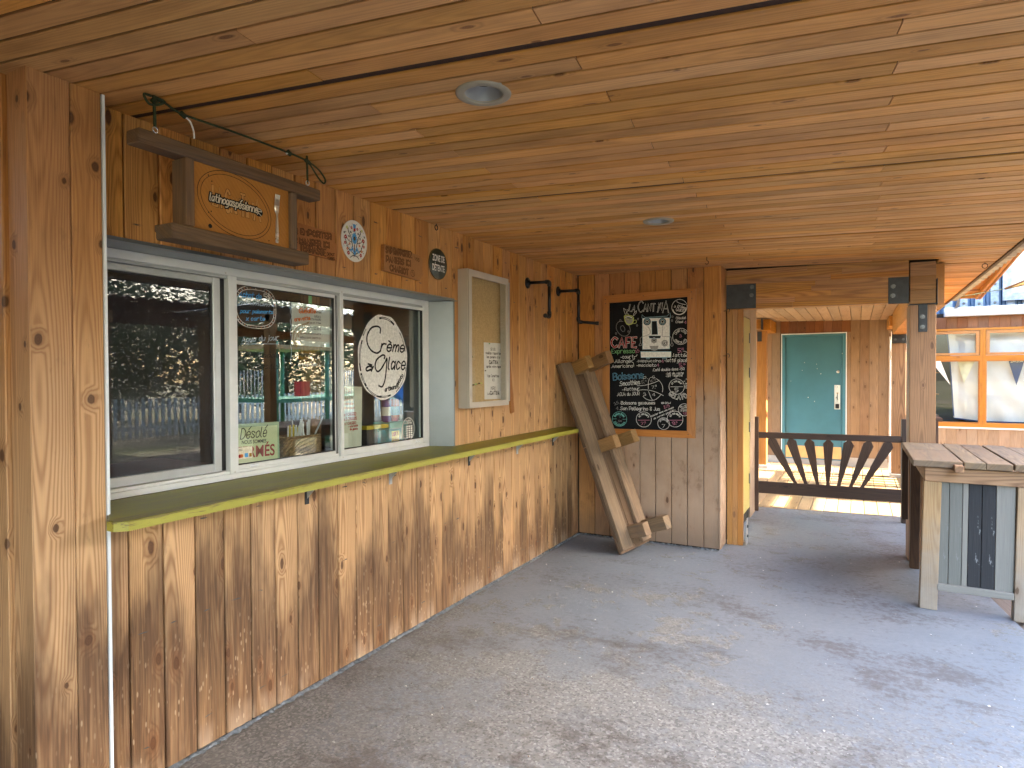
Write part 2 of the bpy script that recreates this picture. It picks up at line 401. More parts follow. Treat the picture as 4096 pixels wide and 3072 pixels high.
for k, c in dict(w=(.74,.73,.68), r=(.30,.02,.022), g=(.22,.50,.20), p=(.62,.24,.34), b=(.16,.40,.58), k=(.30,.29,.28), t=(.18,.48,.42), B=(.10,.36,.72), G=(.34,.42,.50), d=(.035,.035,.035), O=(.62,.17,.04), n=(.30,.17,.03), R=(.42,.03,.03), x=(.012,.012,.012), c=(.055,.022,.009), W=(.70,.64,.50), y=(.50,.55,.16), L=(.30,.48,.55)).items():
    M_['c_'+k] = paint('marker_'+dict(w='white',r='red',g='green',p='pink',b='blue',k='grey',t='teal',B='bright_blue',G='blue_grey',d='dark',O='orange',n='brown',R='dark_red',x='black',c='burnt',W='cream',y='lime',L='pale_blue')[k], c, .8, 0, .15, 60, .2)
M_['ring'] = paint('dull_grey_trim', (.33,.30,.235), .55, .1, .06, 8)
M_['baffle'] = paint('grey_baffle', (.34,.34,.32), .45, .2, .06, 8)
M_['caulk'] = paint('grey_sealant', (.085,.097,.11), .7, 0, .35, 40)
M_['tongue'] = paint('dark_brown_tongue', (.034,.013,.006), .8, 0, .3, 30)
M_['rope'] = paint('green_cord', (.035,.045,.02), .8, 0, .2, 60, .2)
M_['teal'] = paint('teal_door_paint', (.042,.165,.225), .42, 0, .06, 3)
M_['tealf'] = paint('teal_frame_paint', (.055,.20,.27), .42, 0, .04, 3)
M_['ywdoor'] = paint('yellow_door_paint', (.34,.28,.085), .45, 0, .05, 3)
M_['blue'] = paint('blue_container_paint', (.045,.095,.18), .4, .1, .12, 3)
M_['batten'] = paint('grey_batten', (.24,.27,.30), .8, 0, .28, 14)
M_['whitebeam'] = paint('whitewashed_beam', (.36,.35,.34), .7, 0, .1, 5)
M_['poster'] = paint('poster_pale', (.36,.46,.42), .6, 0, .2, 1.5)
M_['posterb'] = paint('poster_pale_blue', (.40,.62,.74), .6, 0, .2, 3)
M_['red'] = paint('red_paint', (.55,.035,.03), .5)
M_['sail'] = paint('sail_cloth', (.62,.44,.22), .8, 0, .06, 3)
M_['cloth'] = paint('white_cloth', (.66,.66,.70), .8, 0, .05, 3)
M_['navy'] = paint('navy_pennant', (.02,.045,.15), .7)
M_['cream'] = paint('cream_pennant', (.68,.66,.50), .7)
M_['galv'] = paint('corrugated_metal', (.30,.30,.30), .45, .5, .3, 20)
M_['conc'] = paint('concrete_footing', (.36,.35,.33), .8, 0, .12, 8)
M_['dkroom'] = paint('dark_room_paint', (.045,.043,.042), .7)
M_['red2'] = paint('dark_red_shelf', (.16,.02,.025), .6)
M_['signy'] = paint('sign_pale_yellow', (.62,.66,.38), .5, 0, .03, 4)
M_['signg'] = paint('sign_sage_green', (.34,.46,.28), .5, 0, .04, 4)
M_['fermes'] = paint('sign_dark_red', (.36,.035,.03), .5)
M_['decal'] = paint('white_decal', (.80,.80,.78), .5, 0, .02, 5)
M_['zone'] = paint('dark_green_enamel', (.012,.022,.018), .35)
M_['blk'] = paint('dark_recess', (.01,.008,.006), .9)
M_['tape'] = paint('green_tape', (.15,.50,.20), .6)
M_['teal2'] = paint('teal_plastic', (.20,.50,.45), .5)
M_['candy'] = paint('candy_box_teal', (.02,.26,.33), .5)
M_['candyy'] = paint('candy_box_yellow', (.72,.55,.04), .5)
M_['purple'] = paint('purple_can', (.10,.07,.30), .35, .3)
M_['greenp'] = paint('green_play_paint', (.10,.33,.22), .45)
M_['bluep'] = paint('blue_play_plastic', (.02,.20,.60), .35)
M_['redp'] = paint('red_play_plastic', (.70,.05,.05), .4)
M_['wfence'] = paint('white_fence_paint', (.75,.75,.72), .5)
M_['leaf'] = None

def counter_mat():
    m, nt, bs = newmat('olive_counter_paint'); B = NB(nt)
    P = world_pos(B); x, y, z = B.sep(P)
    n = B.noise(B.comb(B.math('MULTIPLY', x, 14.0), B.math('MULTIPLY', y, 2.2), 0.0), 1, 5, .65)
    f = B.noise(B.comb(B.math('MULTIPLY', x, 160.0), B.math('MULTIPLY', y, 8.0), B.math('MULTIPLY', z, 160.0)), 1, 3, .6)
    col = B.mix(B.step(n, .35, .7), (.20,.19,.010), (.30,.285,.020))
    col = B.mix(B.math('MULTIPLY', B.step(n, .58, .74), .55), col, (.07,.062,.028))
    worn = B.step(B.math('ADD', f, B.math('MULTIPLY', B.step(x, .16, .235), .16)), .66, .74)
    worn = B.math('MULTIPLY', worn, B.step(y, -4.0, -1.2, True))
    col = B.mix(B.math('MULTIPLY', worn, .8), col, (.14,.085,.045))
    B.put(bs.inputs['Base Color'], col); B.put(bs.inputs['Roughness'], B.math('MULTIPLY_ADD', n, .3, .30)); bs.inputs['Specular IOR Level'].default_value = .3
    B.L(B.bump(f, .2, .001), bs.inputs['Normal']); return m
def counter_edge_mat():
    m, nt, bs = newmat('yellow_counter_edge'); B = NB(nt)
    P = world_pos(B); x, y, z = B.sep(P)
    f = B.noise(B.comb(B.math('MULTIPLY', x, 60.0), B.math('MULTIPLY', y, 10.0), B.math('MULTIPLY', z, 130.0)), 1, 4, .65)
    col = B.mix(f, (.30,.28,.038), (.40,.37,.05))
    worn = B.math('MULTIPLY', B.step(B.math('ADD', f, B.math('MULTIPLY', B.step(z, 1.098, 1.114), .20)), .58, .68), B.step(y, -4.2, -1.5, True))
    col = B.mix(B.math('MULTIPLY', worn, .75), col, (.16,.11,.04))
    B.put(bs.inputs['Base Color'], col); bs.inputs['Roughness'].default_value = .5
    B.L(B.bump(f, .35, .001), bs.inputs['Normal']); return m
M_['counter'] = counter_mat(); M_['cedge'] = counter_edge_mat()

def floor_mat():
    m, nt, bs = newmat('painted_concrete'); B = NB(nt)
    P = world_pos(B); x, y, z = B.sep(P)
    big = B.noise(P, .55, 4, .55); mid = B.noise(P, 3.2, 7, .68); fin = B.noise(P, 26, 6, .7); vf = B.noise(P, 120, 3, .6)
    # where the grey-blue paint is still on: everywhere near walls, patchy in the traffic lane
    lane = B.step(B.math('ADD', B.math('ADD', y, B.math('MULTIPLY', x, -.25)), B.math('MULTIPLY', big, 2.0)), -3.3, -.8, True)
    thr = B.math('ADD', B.math('MULTIPLY', mid, .62), B.math('ADD', B.math('MULTIPLY', fin, .30), B.math('MULTIPLY', big, .38)))
    thr = B.math('SUBTRACT', thr, B.math('MULTIPLY', lane, .05))
    right = B.math('MULTIPLY', B.step(B.math('ADD', x, B.math('MULTIPLY', big, .8)), 2.2, 3.2), .06)
    thr = B.math('ADD', thr, right)
    pt = B.step(thr, .585, .625)
    paintc = B.mix(mid, (.125,.148,.178), (.185,.208,.240))
    vo = B.n('ShaderNodeTexVoronoi'); B.L(P, vo.inputs['Vector']); vo.inputs['Scale'].default_value = 95
    agg = B.n('ShaderNodeSeparateColor'); B.L(vo.outputs['Color'], agg.inputs[0])
    bare = B.mix(fin, (.12,.115,.105), (.25,.242,.225))
    bare = B.mix(B.math('MULTIPLY', B.step(agg.outputs[0], .70, .78), .6), bare, (.07,.062,.055))
    bare = B.mix(B.math('MULTIPLY', B.step(agg.outputs[1], .80, .86), .5), bare, (.36,.35,.33))
    thin = B.mix(.2, bare, paintc)
    col = B.mix(pt, thin, paintc)
    bare2 = B.math('MULTIPLY', lane, B.step(B.math('ADD', fin, B.math('MULTIPLY', mid, .6)), .70, .84))
    col = B.mix(B.math('MULTIPLY', bare2, .8), col, bare)
    nl = B.step(B.math('ADD', B.math('ADD', B.math('MULTIPLY', x, 1.0), B.math('MULTIPLY', y, .75)), B.math('MULTIPLY', big, 1.6)), -2.0, -.6, True)
    col = B.mix(B.math('MULTIPLY', nl, .62), col, B.mix(B.step(agg.outputs[2], .55, .8), B.mix(fin, (.045,.042,.038), (.10,.093,.085)), (.20,.19,.175)))
    # brown-red grime
    gr = B.math('ADD', B.math('MULTIPLY', B.noise(B.comb(B.math('MULTIPLY', x, 1.3), B.math('MULTIPLY', y, 1.9), 4.0), 1, 9, .78), .7), B.math('MULTIPLY', fin, .3))
    col = B.mix(B.math('MULTIPLY', B.step(gr, .50, .60), .55), col, (.055,.038,.031))
    sp = B.noise(P, 9.0, 7, .8)
    col = B.mix(B.math('MULTIPLY', B.step(sp, .64, .68), .7), col, (.035,.030,.029))
    # pale chips
    col = B.mix(B.math('MULTIPLY', B.step(B.noise(P, 45, 2, .5), .735, .76), .75), col, (.50,.50,.49))
    # dirt line where slab meets the walls
    dw = B.math('MINIMUM', B.math('ABSOLUTE', x), B.math('ADD', B.math('ABSOLUTE', y), B.math('MULTIPLY', B.step(x, 1.36, 1.45), 5.0)))
    edge = B.step(B.math('ADD', dw, B.math('MULTIPLY_ADD', fin, .05, -.025)), .0, .055, True)
    col = B.mix(B.math('MULTIPLY', edge, .55), col, (.06,.06,.058))
    B.put(bs.inputs['Base Color'], col)
    B.put(bs.inputs['Roughness'], B.math('ADD', B.math('MULTIPLY', pt, -.24), B.math('MULTIPLY_ADD', fin, .35, .50)))
    bs.inputs['Specular IOR Level'].default_value = .5
    h = B.math('ADD', B.math('MULTIPLY', vf, .5), B.math('ADD', B.math('MULTIPLY', pt, .5), B.math('MULTIPLY', fin, 1.1)))
    B.L(B.bump(h, .55, .004), bs.inputs['Normal']); return m
M_['floor'] = floor_mat()
def glass_mat(name, boost=1.5, tint=(.92,.95,.94), rough=.0):
    m, nt, bs = newmat(name); nt.nodes.remove(bs); B = NB(nt)
    out = nt.nodes['Material Output']
    tr = B.n('ShaderNodeBsdfTransparent'); tr.inputs[0].default_value = (*tint, 1)
    gl = B.n('ShaderNodeBsdfGlossy'); gl.inputs['Roughness'].default_value = rough; gl.inputs[0].default_value = (.95,.97,.97,1)
    fr = B.n('ShaderNodeFresnel'); fr.inputs[0].default_value = 1.5
    tc = B.n('ShaderNodeTexCoord'); bmp = B.bump(B.noise(tc.outputs['Object'], 1.6, 1), .005, .01); B.L(bmp, gl.inputs['Normal'])
    g_ = B.n('ShaderNodeNewGeometry'); f = B.math('MULTIPLY', B.math('MULTIPLY', fr.outputs[0], boost), B.math('SUBTRACT', 1.0, g_.outputs['Backfacing']), clamp=True)
    mx = B.n('ShaderNodeMixShader'); B.L(f, mx.inputs[0]); B.L(tr.outputs[0], mx.inputs[1]); B.L(gl.outputs[0], mx.inputs[2])
    B.L(mx.outputs[0], out.inputs[0]); return m
M_['glass'] = glass_mat('window_glass', 2.3)
M_['glass2'] = glass_mat('far_window_glass', .9)
M_['glassc'] = glass_mat('cabinet_glass', .8, (.97,.97,.96))
def screen_mat():
    m, nt, bs = newmat('insect_screen_mesh'); B = NB(nt); out = nt.nodes['Material Output']
    bs.inputs['Base Color'].default_value = (.018,.018,.02,1); bs.inputs['Roughness'].default_value = .6
    tr = B.n('ShaderNodeBsdfTransparent'); mx = B.n('ShaderNodeMixShader'); mx.inputs[0].default_value = .42
    B.L(tr.outputs[0], mx.inputs[1]); B.L(bs.outputs[0], mx.inputs[2]); B.L(mx.outputs[0], out.inputs[0]); return m
M_['screen'] = screen_mat()
def leaf_mat():
    m, nt, bs = newmat('leaves'); B = NB(nt)
    g = B.n('ShaderNodeNewGeometry'); oi = B.n('ShaderNodeObjectInfo')
    col = B.mix(g.outputs['Random Per Island'], (.028,.060,.014), (.10,.14,.03))
    B.put(bs.inputs['Base Color'], col); bs.inputs['Roughness'].default_value = .6
    bs.inputs['Transmission Weight'].default_value = 0
    return m
M_['leaf'] = leaf_mat()
def ground_mat():
    m, nt, bs = newmat('dry_grass_ground'); B = NB(nt); P = world_pos(B)
    n = B.noise(P, .35, 6, .6); n2 = B.noise(P, 9, 5, .7)
    col = B.mix(B.step(n, .4, .6), B.mix(n2, (.10,.12,.035), (.19,.19,.07)), B.mix(n2, (.25,.20,.13), (.36,.30,.21)))
    B.put(bs.inputs['Base Color'], col); bs.inputs['Roughness'].default_value = .9; return m
M_['ground'] = ground_mat()
M_['bark'] = paint('bark', (.10,.07,.045), .9, 0, .3, 20, .2, .5)
M_['wicker'] = paint('wicker', (.30,.19,.10), .75, 0, .35, 70, .2, .5)

# ---- measured positions (metres) of lettering and small flat shapes
CHALK = [('LA', 0.533, 2.2173, 0.5913, 2.2045, 0.0615, 'w', 1.1, 'o'), ('C', 0.6266, 2.2003, 0.6717, 2.198, 0.1049, 'w', 1.3, 'o'), ('ANT', 0.6791, 2.205, 0.7878, 2.1994, 0.0729, 'w', 1.2, 'o'), ('I', 0.7976, 2.1965, 0.8147, 2.1908, 0.0891, 'w', 1.2, 'o'), ('N', 0.8186, 2.205, 0.856, 2.2031, 0.0721, 'w', 1.2, 'o'), ('A', 0.8623, 2.1836, 0.9172, 2.1809, 0.1126, 'w', 1.3, 'o'), ('CAFE', 0.3602, 1.872, 0.606, 1.8661, 0.0948, 'r', 2.2, 'f'), ('Expresso', 0.3616, 1.8121, 0.5907, 1.8125, 0.0424, 'g', 1.4, ''), ('3.5', 0.5998, 1.8099, 0.6386, 1.8213, 0.0284, 'p', 1, ''), ('-court', 0.4526, 1.7607, 0.5805, 1.7611, 0.0347, 'w', 1.1, ''), ('.Allongé', 0.3876, 1.7184, 0.55, 1.7198, 0.0339, 'w', 1.1, ''), ('.Americano', 0.3561, 1.6708, 0.5728, 1.6753, 0.031, 'w', 1.1, ''), ('.cappuccino', 0.6158, 1.7253, 0.8444, 1.7208, 0.0255, 'w', 1.1, ''), ('4', 0.8473, 1.7136, 0.8701, 1.7133, 0.0298, 'p', 1, ''), ('.latté', 0.9566, 1.7704, 1.0725, 1.7674, 0.0295, 'w', 1.1, ''), ('-latté glacé', 0.8774, 1.7228, 1.0842, 1.72, 0.0317, 'w', 1.1, 's'), ('-macciato', 0.6107, 1.6813, 0.7995, 1.6794, 0.0284, 'w', 1.1, ''), ('4', 0.8044, 1.6779, 0.8278, 1.6777, 0.029, 'p', 1, ''), ('5.', 1.0042, 1.809, 1.0373, 1.8083, 0.037, 'p', 1.3, ''), ('25', 1.0387, 1.8319, 1.0584, 1.8329, 0.0161, 'p', 0.9, ''), ('5.', 1.016, 1.6735, 1.0466, 1.6732, 0.0361, 'p', 1.2, ''), ('75', 1.0513, 1.6911, 1.0724, 1.6919, 0.0161, 'p', 0.9, ''), ('CHocolat', 0.9878, 2.1156, 1.0773, 2.1154, 0.0237, 'w', 0.9, ''), ('CHaud', 0.984, 2.0816, 1.0501, 2.0807, 0.0218, 'w', 0.9, ''), ('4', 1.0609, 2.0708, 1.0819, 2.0699, 0.0274, 'p', 1, ''), ('crème', 0.9973, 2.2314, 1.0703, 2.2015, 0.0294, 'w', 0.9, 's'), ('à', 0.9679, 2.2258, 0.9807, 2.2251, 0.019, 'w', 0.8, 's'), ('Glace', 0.984, 2.1941, 1.0548, 2.181, 0.0342, 'w', 0.9, 's'), ('3', 1.0199, 1.9494, 1.0397, 1.9488, 0.0237, 'p', 1, ''), ('Boissons', 0.3776, 1.5519, 0.6791, 1.5714, 0.0647, 'b', 2.2, 'o'), ('P. -', 0.6782, 1.5601, 0.7563, 1.5691, 0.0235, 'w', 0.9, ''), ('G.', 0.7631, 1.5682, 0.7927, 1.57, 0.0233, 'w', 0.9, ''), ('.Smoothies', 0.4402, 1.4948, 0.6447, 1.5139, 0.0424, 'w', 1.3, ''), ('5.', 0.6586, 1.5185, 0.6873, 1.5204, 0.0281, 'k', 0.9, ''), ('70', 0.6897, 1.5385, 0.7067, 1.5394, 0.0135, 'k', 0.8, ''), ('6.', 0.748, 1.5323, 0.7722, 1.5332, 0.027, 'k', 0.9, ''), ('70', 0.7768, 1.5476, 0.7963, 1.5485, 0.0135, 'k', 0.8, ''), ('-flotteur', 0.4664, 1.4462, 0.6363, 1.4581, 0.0303, 'w', 1.2, 's'), ('7.', 0.7584, 1.4703, 0.7903, 1.4727, 0.027, 'w', 0.9, ''), ('5', 0.7926, 1.4907, 0.8062, 1.493, 0.0143, 'w', 0.8, ''), ('.AGUA du JOUR', 0.4159, 1.3964, 0.6385, 1.4082, 0.0332, 'w', 1.0, ''), ('3', 0.6756, 1.4028, 0.7033, 1.4031, 0.028, 'w', 1, ''), ('4', 0.7584, 1.4007, 0.7902, 1.401, 0.0279, 'w', 1, ''), ('.Café double dose +50', 0.7678, 1.6355, 1.0637, 1.6454, 0.0251, 'w', 1.0, ''), ('-lait de vache', 0.8918, 1.6023, 1.055, 1.6082, 0.0213, 'w', 0.9, 's'), ('-lait végétal', 0.8896, 1.5801, 1.0463, 1.5872, 0.0213, 'w', 0.9, 's'), ('5', 0.9769, 1.4418, 1.0077, 1.442, 0.0362, 'w', 1.2, ''), ('+1', 1.0602, 1.5315, 1.0918, 1.5469, 0.0228, 'w', 0.9, ''), ('75', 1.0918, 1.5513, 1.1061, 1.56, 0.0122, 'p', 0.8, ''), ('Petit', 1.0732, 1.5097, 1.1035, 1.5172, 0.0149, 'w', 0.8, ''), ('cornet', 1.0723, 1.4921, 1.1091, 1.498, 0.0114, 'w', 0.8, ''), ('sucre', 1.0723, 1.4759, 1.1091, 1.4792, 0.0114, 'w', 0.8, ''), ('3.5', 0.3892, 1.305, 0.4326, 1.3229, 0.0268, 'k', 0.9, ''), ('•Boissons gazeuses', 0.4446, 1.3152, 0.7888, 1.3235, 0.0304, 'w', 1.2, ''), ('eau', 0.8512, 1.3291, 0.9353, 1.3333, 0.0214, 'w', 1.2, ''), ('2.75', 0.8781, 1.2864, 0.9281, 1.303, 0.0249, 'p', 0.9, ''), ('4', 0.4036, 1.2609, 0.4277, 1.2614, 0.0314, 'k', 1, ''), ('.San Pellegrino & Jus', 0.4445, 1.2618, 0.8354, 1.2644, 0.0332, 'w', 1.2, ''), ('Ajouter dans une coupe', 0.7513, 1.2026, 0.9649, 1.2927, 0.0153, 'w', 0.9, 's'), ('de cornet gaufré +', 0.7764, 1.1786, 0.9804, 1.2709, 0.0144, 'w', 0.9, 's'), ('1', 0.4276, 1.1857, 0.4444, 1.1862, 0.0222, 't', 0.9, ''), ('.50', 0.4251, 1.145, 0.4587, 1.1461, 0.0175, 'k', 0.8, ''), ('7.', 0.6534, 1.1241, 0.6845, 1.1252, 0.0263, 'p', 1.0, ''), ('5', 0.6868, 1.142, 0.6998, 1.1424, 0.0145, 'p', 0.8, ''), ('7', 0.8564, 1.106, 0.886, 1.1071, 0.0295, 'w', 1, ''), ('9.', 0.9502, 1.1342, 0.9869, 1.1355, 0.0292, 'p', 1.0, ''), ('5', 0.9869, 1.1531, 0.9988, 1.1544, 0.0141, 'p', 0.8, ''), ('pic-nic', 1.0243, 1.2983, 1.0874, 1.3106, 0.0167, 'w', 0.9, ''), ('santé', 1.0374, 1.2867, 1.0853, 1.293, 0.0114, 'w', 0.9, ''), ('x 3 saveurs', 1.0221, 1.26, 1.1047, 1.2672, 0.0106, 'w', 0.8, ''), ('12', 1.0527, 1.233, 1.0918, 1.2384, 0.0184, 'p', 1, '')]
CIRC = [(1.0186, 2.2278, 0.0704, 0.071, 'w', '', ''), (1.0303, 1.9562, 0.074, 0.0748, 'w', 'CHIP NOIX', 'CHOCOLATS'), (0.9928, 1.4917, 0.0713, 0.0718, 'w', 'x1 saveur', ''), (0.4386, 1.1745, 0.0731, 0.0706, 't', 'Bonbons gingem', 'Réglisses'), (0.6799, 1.1771, 0.0736, 0.0724, 'w', 'x2 saveurs', ''), (0.8704, 1.1435, 0.0554, 0.0553, 'w', 'AFFOGATO', ''), (0.9772, 1.1891, 0.0732, 0.0738, 'w', 'x5 saveurs', ''), (1.0636, 1.2772, 0.0554, 0.0562, 'w', '', '')]
ARCS = [[(0.615, 1.498), (0.669, 1.5), (0.726, 1.511), (0.784, 1.529), (0.829, 1.549)], [(0.615, 1.451), (0.669, 1.46), (0.726, 1.457), (0.783, 1.444), (0.829, 1.426), (0.869, 1.406)], [(0.736, 1.567), (0.726, 1.538), (0.724, 1.502), (0.725, 1.47)], [(0.726, 1.445), (0.738, 1.416), (0.751, 1.385), (0.763, 1.365)], [(0.802, 1.565), (0.833, 1.542), (0.856, 1.507), (0.863, 1.471), (0.859, 1.44)], [(0.673, 1.397), (0.706, 1.371), (0.751, 1.36), (0.797, 1.37), (0.847, 1.415)], [(0.616, 1.797), (0.606, 1.78), (0.586, 1.776), (0.591, 1.756), (0.555, 1.734), (0.578, 1.717), (0.583, 1.683)], [(1.051, 1.82), (1.08, 1.814), (1.091, 1.793), (1.077, 1.772), (1.094, 1.767), (1.096, 1.743), (1.089, 1.732)], [(0.993, 2.281), (1.026, 2.261), (1.077, 2.246)]]
RLINES = [[(0.622, 1.168), (0.738, 1.172)], [(0.918, 1.177), (1.042, 1.181)], [(0.936, 1.49), (1.051, 1.491)], [(1.022, 1.276), (1.1, 1.282)], [(0.367, 1.173), (0.408, 1.175)], [(0.471, 1.173), (0.511, 1.174)]]
STEAM = [[(0.482, 2.245), (0.505, 2.226), (0.51, 2.201), (0.504, 2.186), (0.492, 2.202), (0.482, 2.245)], [(0.515, 2.233), (0.528, 2.22), (0.515, 2.206), (0.533, 2.183)], [(0.611, 2.216), (0.606, 2.194), (0.581, 2.168), (0.584, 2.19), (0.611, 2.216)]]
CUP = [(0.485, 2.168), (0.492, 2.178), (0.525, 2.182), (0.571, 2.169), (0.585, 2.149), (0.581, 2.109), (0.567, 2.088), (0.535, 2.078), (0.51, 2.09), (0.492, 2.123), (0.485, 2.168)]
CUPTOP = [(0.495, 2.17), (0.525, 2.176), (0.563, 2.165), (0.581, 2.149), (0.551, 2.13), (0.515, 2.144), (0.495, 2.17)]
HANDLE = [(0.581, 2.124), (0.601, 2.126), (0.61, 2.113), (0.601, 2.096), (0.573, 2.095)]
SAUCER = [(0.476, 2.118), (0.443, 2.121), (0.417, 2.102), (0.407, 2.062), (0.422, 2.022), (0.453, 1.989), (0.494, 1.976), (0.53, 1.991), (0.548, 2.027), (0.54, 2.067), (0.53, 2.077)]
SAUCER2 = [(0.474, 2.08), (0.453, 2.07), (0.453, 2.046), (0.471, 2.023), (0.492, 2.027), (0.493, 2.054), (0.474, 2.08)]
MACH = {'body': [(0.669, 2.14), (0.928, 2.133), (0.928, 1.844), (0.669, 1.845)], 'top': [(0.664, 2.145), (0.663, 2.174), (0.694, 2.147), (0.904, 2.15), (0.935, 2.178), (0.935, 2.132)], 'base': [(0.651, 1.823), (0.942, 1.817), (0.942, 1.765), (0.654, 1.767)], 'dark1': [(0.758, 2.109), (0.807, 2.109), (0.817, 1.981), (0.758, 1.981)], 'bar': [(0.728, 1.972), (0.846, 1.968), (0.839, 1.945), (0.736, 1.948)], 'tray': [(0.669, 1.845), (0.926, 1.844), (0.921, 1.823), (0.669, 1.828)], 'cupd': [(0.736, 1.877), (0.824, 1.875), (0.812, 1.837), (0.785, 1.828), (0.753, 1.838)], 'footL': [(0.708, 1.764), (0.741, 1.763), (0.736, 1.754), (0.706, 1.754)], 'footR': [(0.863, 1.764), (0.902, 1.763), (0.897, 1.751), (0.86, 1.752)]}
MCIRC = [(0.7138, 2.1062, 0.0307, 0.0301), (0.8608, 2.0998, 0.0299, 0.0297), (0.7802, 1.928, 0.0284, 0.028), (0.8814, 1.8977, 0.0299, 0.0297)]
MARM = [[(0.721, 2.06), (0.741, 2.025), (0.741, 1.991), (0.686, 1.969), (0.656, 1.96), (0.646, 1.941), (0.649, 1.911), (0.634, 1.883), (0.659, 1.884), (0.651, 1.906)], [(0.861, 2.059), (0.861, 2.011), (0.858, 1.963), (0.882, 1.96), (0.926, 1.959), (0.945, 1.941), (0.947, 1.898), (0.935, 1.88), (0.95, 1.867), (0.961, 1.881), (0.952, 1.901)]]
GLASSTXT = [('Achat de', -3.8554, 1.9955, -3.7275, 1.994, 0.0268, 'B', 1.3, 's'), ('5$', -3.7089, 2.0004, -3.6694, 1.9993, 0.0237, 'w', 1.2, ''), ('minimum', -3.8559, 1.96, -3.6793, 1.9622, 0.0175, 'G', 1.2, 's'), ('pour paiements', -3.8496, 1.9169, -3.6542, 1.9276, 0.0181, 'B', 1.2, 's'), ('x carte', -3.817, 1.882, -3.7066, 1.8894, 0.0194, 'B', 1.2, 's'), ('Agua du jour', -3.8445, 1.7742, -3.6199, 1.7953, 0.0257, 'G', 1.1, 's'), ('Limonade', -3.8228, 1.7016, -3.619, 1.703, 0.0253, 'd', 1.1, 's'), ('& Basilic', -3.8164, 1.6478, -3.6276, 1.6444, 0.0265, 'd', 1.1, 's'), ('Guédille', -3.4801, 1.9458, -3.3607, 1.9556, 0.0258, 'O', 1.7, 's'), ('crevette', -3.5099, 1.8995, -3.401, 1.9171, 0.0198, 'O', 1.6, ''), ('Demander', -3.4848, 1.729, -3.3499, 1.736, 0.0193, 'n', 1.1, 's'), ('Pasta', -3.4852, 1.6967, -3.4255, 1.6979, 0.0193, 'n', 1.1, 's'), ('crevettes', -3.4899, 1.6596, -3.3598, 1.6641, 0.0168, 'w', 1.2, 's')]
GOVAL = [(-3.7499, 1.9603, 0.1432, 0.1134), (-3.7499, 1.9618, 0.133, 0.1056)]
GWAVE = [(-3.535, 1.999), (-3.532, 1.969), (-3.539, 1.95), (-3.53, 1.925), (-3.539, 1.899), (-3.533, 1.871), (-3.541, 1.842), (-3.534, 1.81), (-3.54, 1.775), (-3.534, 1.744), (-3.539, 1.696), (-3.537, 1.67)]
SHRIMP = [[(-3.41, 1.898), (-3.445, 1.883), (-3.47, 1.881), (-3.5, 1.863), (-3.515, 1.84), (-3.519, 1.811), (-3.513, 1.783), (-3.499, 1.764)], [(-3.423, 1.868), (-3.454, 1.86), (-3.471, 1.846), (-3.492, 1.835), (-3.503, 1.812), (-3.505, 1.789), (-3.497, 1.767)], [(-3.462, 1.882), (-3.436, 1.893), (-3.406, 1.905)], [(-3.458, 1.876), (-3.432, 1.877), (-3.406, 1.886)], [(-3.471, 1.843), (-3.467, 1.83)], [(-3.488, 1.832), (-3.484, 1.816)]]
PAPER1 = [(-3.515, 2.002), (-3.235, 2.002), (-3.238, 1.77), (-3.513, 1.774)]
TAPE = [(-3.396, 2.055), (-3.371, 2.056), (-3.372, 2.005), (-3.397, 2.006)]
PAPTXT = [('Retour exceptionnel de la', -3.4877, 1.981, -3.2878, 1.9756, 0.0097, 'd', 0.7, ''), ('guédille aux crevettes!!', -3.4415, 1.9591, -3.3018, 1.9592, 0.0091, 'd', 0.7, ''), ('GUÉDILLE', -3.3543, 1.9332, -3.3044, 1.933, 0.0107, 'd', 0.7, ''), ('CREVETTES FRAICHES', -3.4031, 1.9146, -3.3046, 1.9184, 0.0099, 'd', 0.7, ''), ('salade et frites', -3.4077, 1.8962, -3.3048, 1.9005, 0.0086, 'd', 0.7, ''), ('GUÉDILLE 1 FRITES 26', -3.4123, 1.8728, -3.3051, 1.8762, 0.0086, 'd', 0.7, ''), ('GUÉDILLE 2 SALADE 26', -3.4168, 1.8611, -3.3053, 1.8644, 0.0085, 'd', 0.7, ''), ('2 GUÉDILLES FRITES SALADE 32', -3.4472, 1.8364, -3.3056, 1.839, 0.0085, 'd', 0.7, ''), ('GUÉDILLE DANS ASSIETTE 24', -3.4603, 1.813, -3.3059, 1.8147, 0.0085, 'd', 0.7, '')]
PAPER2 = [(-3.21, 1.548), (-2.969, 1.541), (-2.98, 1.16), (-3.209, 1.161)]
CHURRO = [('SPÉCIAL', -3.1581, 1.5048, -3.0592, 1.5044, 0.0268, 'O', 0.9, ''), ('CHURROS', -3.1586, 1.4598, -3.048, 1.4611, 0.0284, 'O', 1.0, ''), ('à la cannelle', -3.1566, 1.4384, -3.0483, 1.4352, 0.0142, 'O', 0.7, ''), ('ou chocolat', -3.1569, 1.4123, -3.0369, 1.4087, 0.0142, 'O', 0.7, ''), ('75 x 1 CHURRO', -3.1552, 1.3703, -3.0256, 1.369, 0.019, 'R', 0.8, ''), ('50 x 3 CHURROS', -3.1511, 1.3431, -3.02, 1.3425, 0.019, 'R', 0.8, ''), ('50 x 1 CHURRO', -3.1514, 1.317, -3.0262, 1.316, 0.0174, 'R', 0.8, ''), ('+ une boule', -3.0905, 1.3005, -3.0109, 1.3026, 0.0128, 'R', 0.7, ''), ('de gelato', -3.0792, 1.2835, -3.0112, 1.2822, 0.0129, 'R', 0.7, '')]
EGG = [(-2.7855, 1.7283, 0.0013, 0.0009), [(-3.017, 1.727), (-2.528, 1.73), (-2.78, 2.002), (-2.799, 1.456)]]
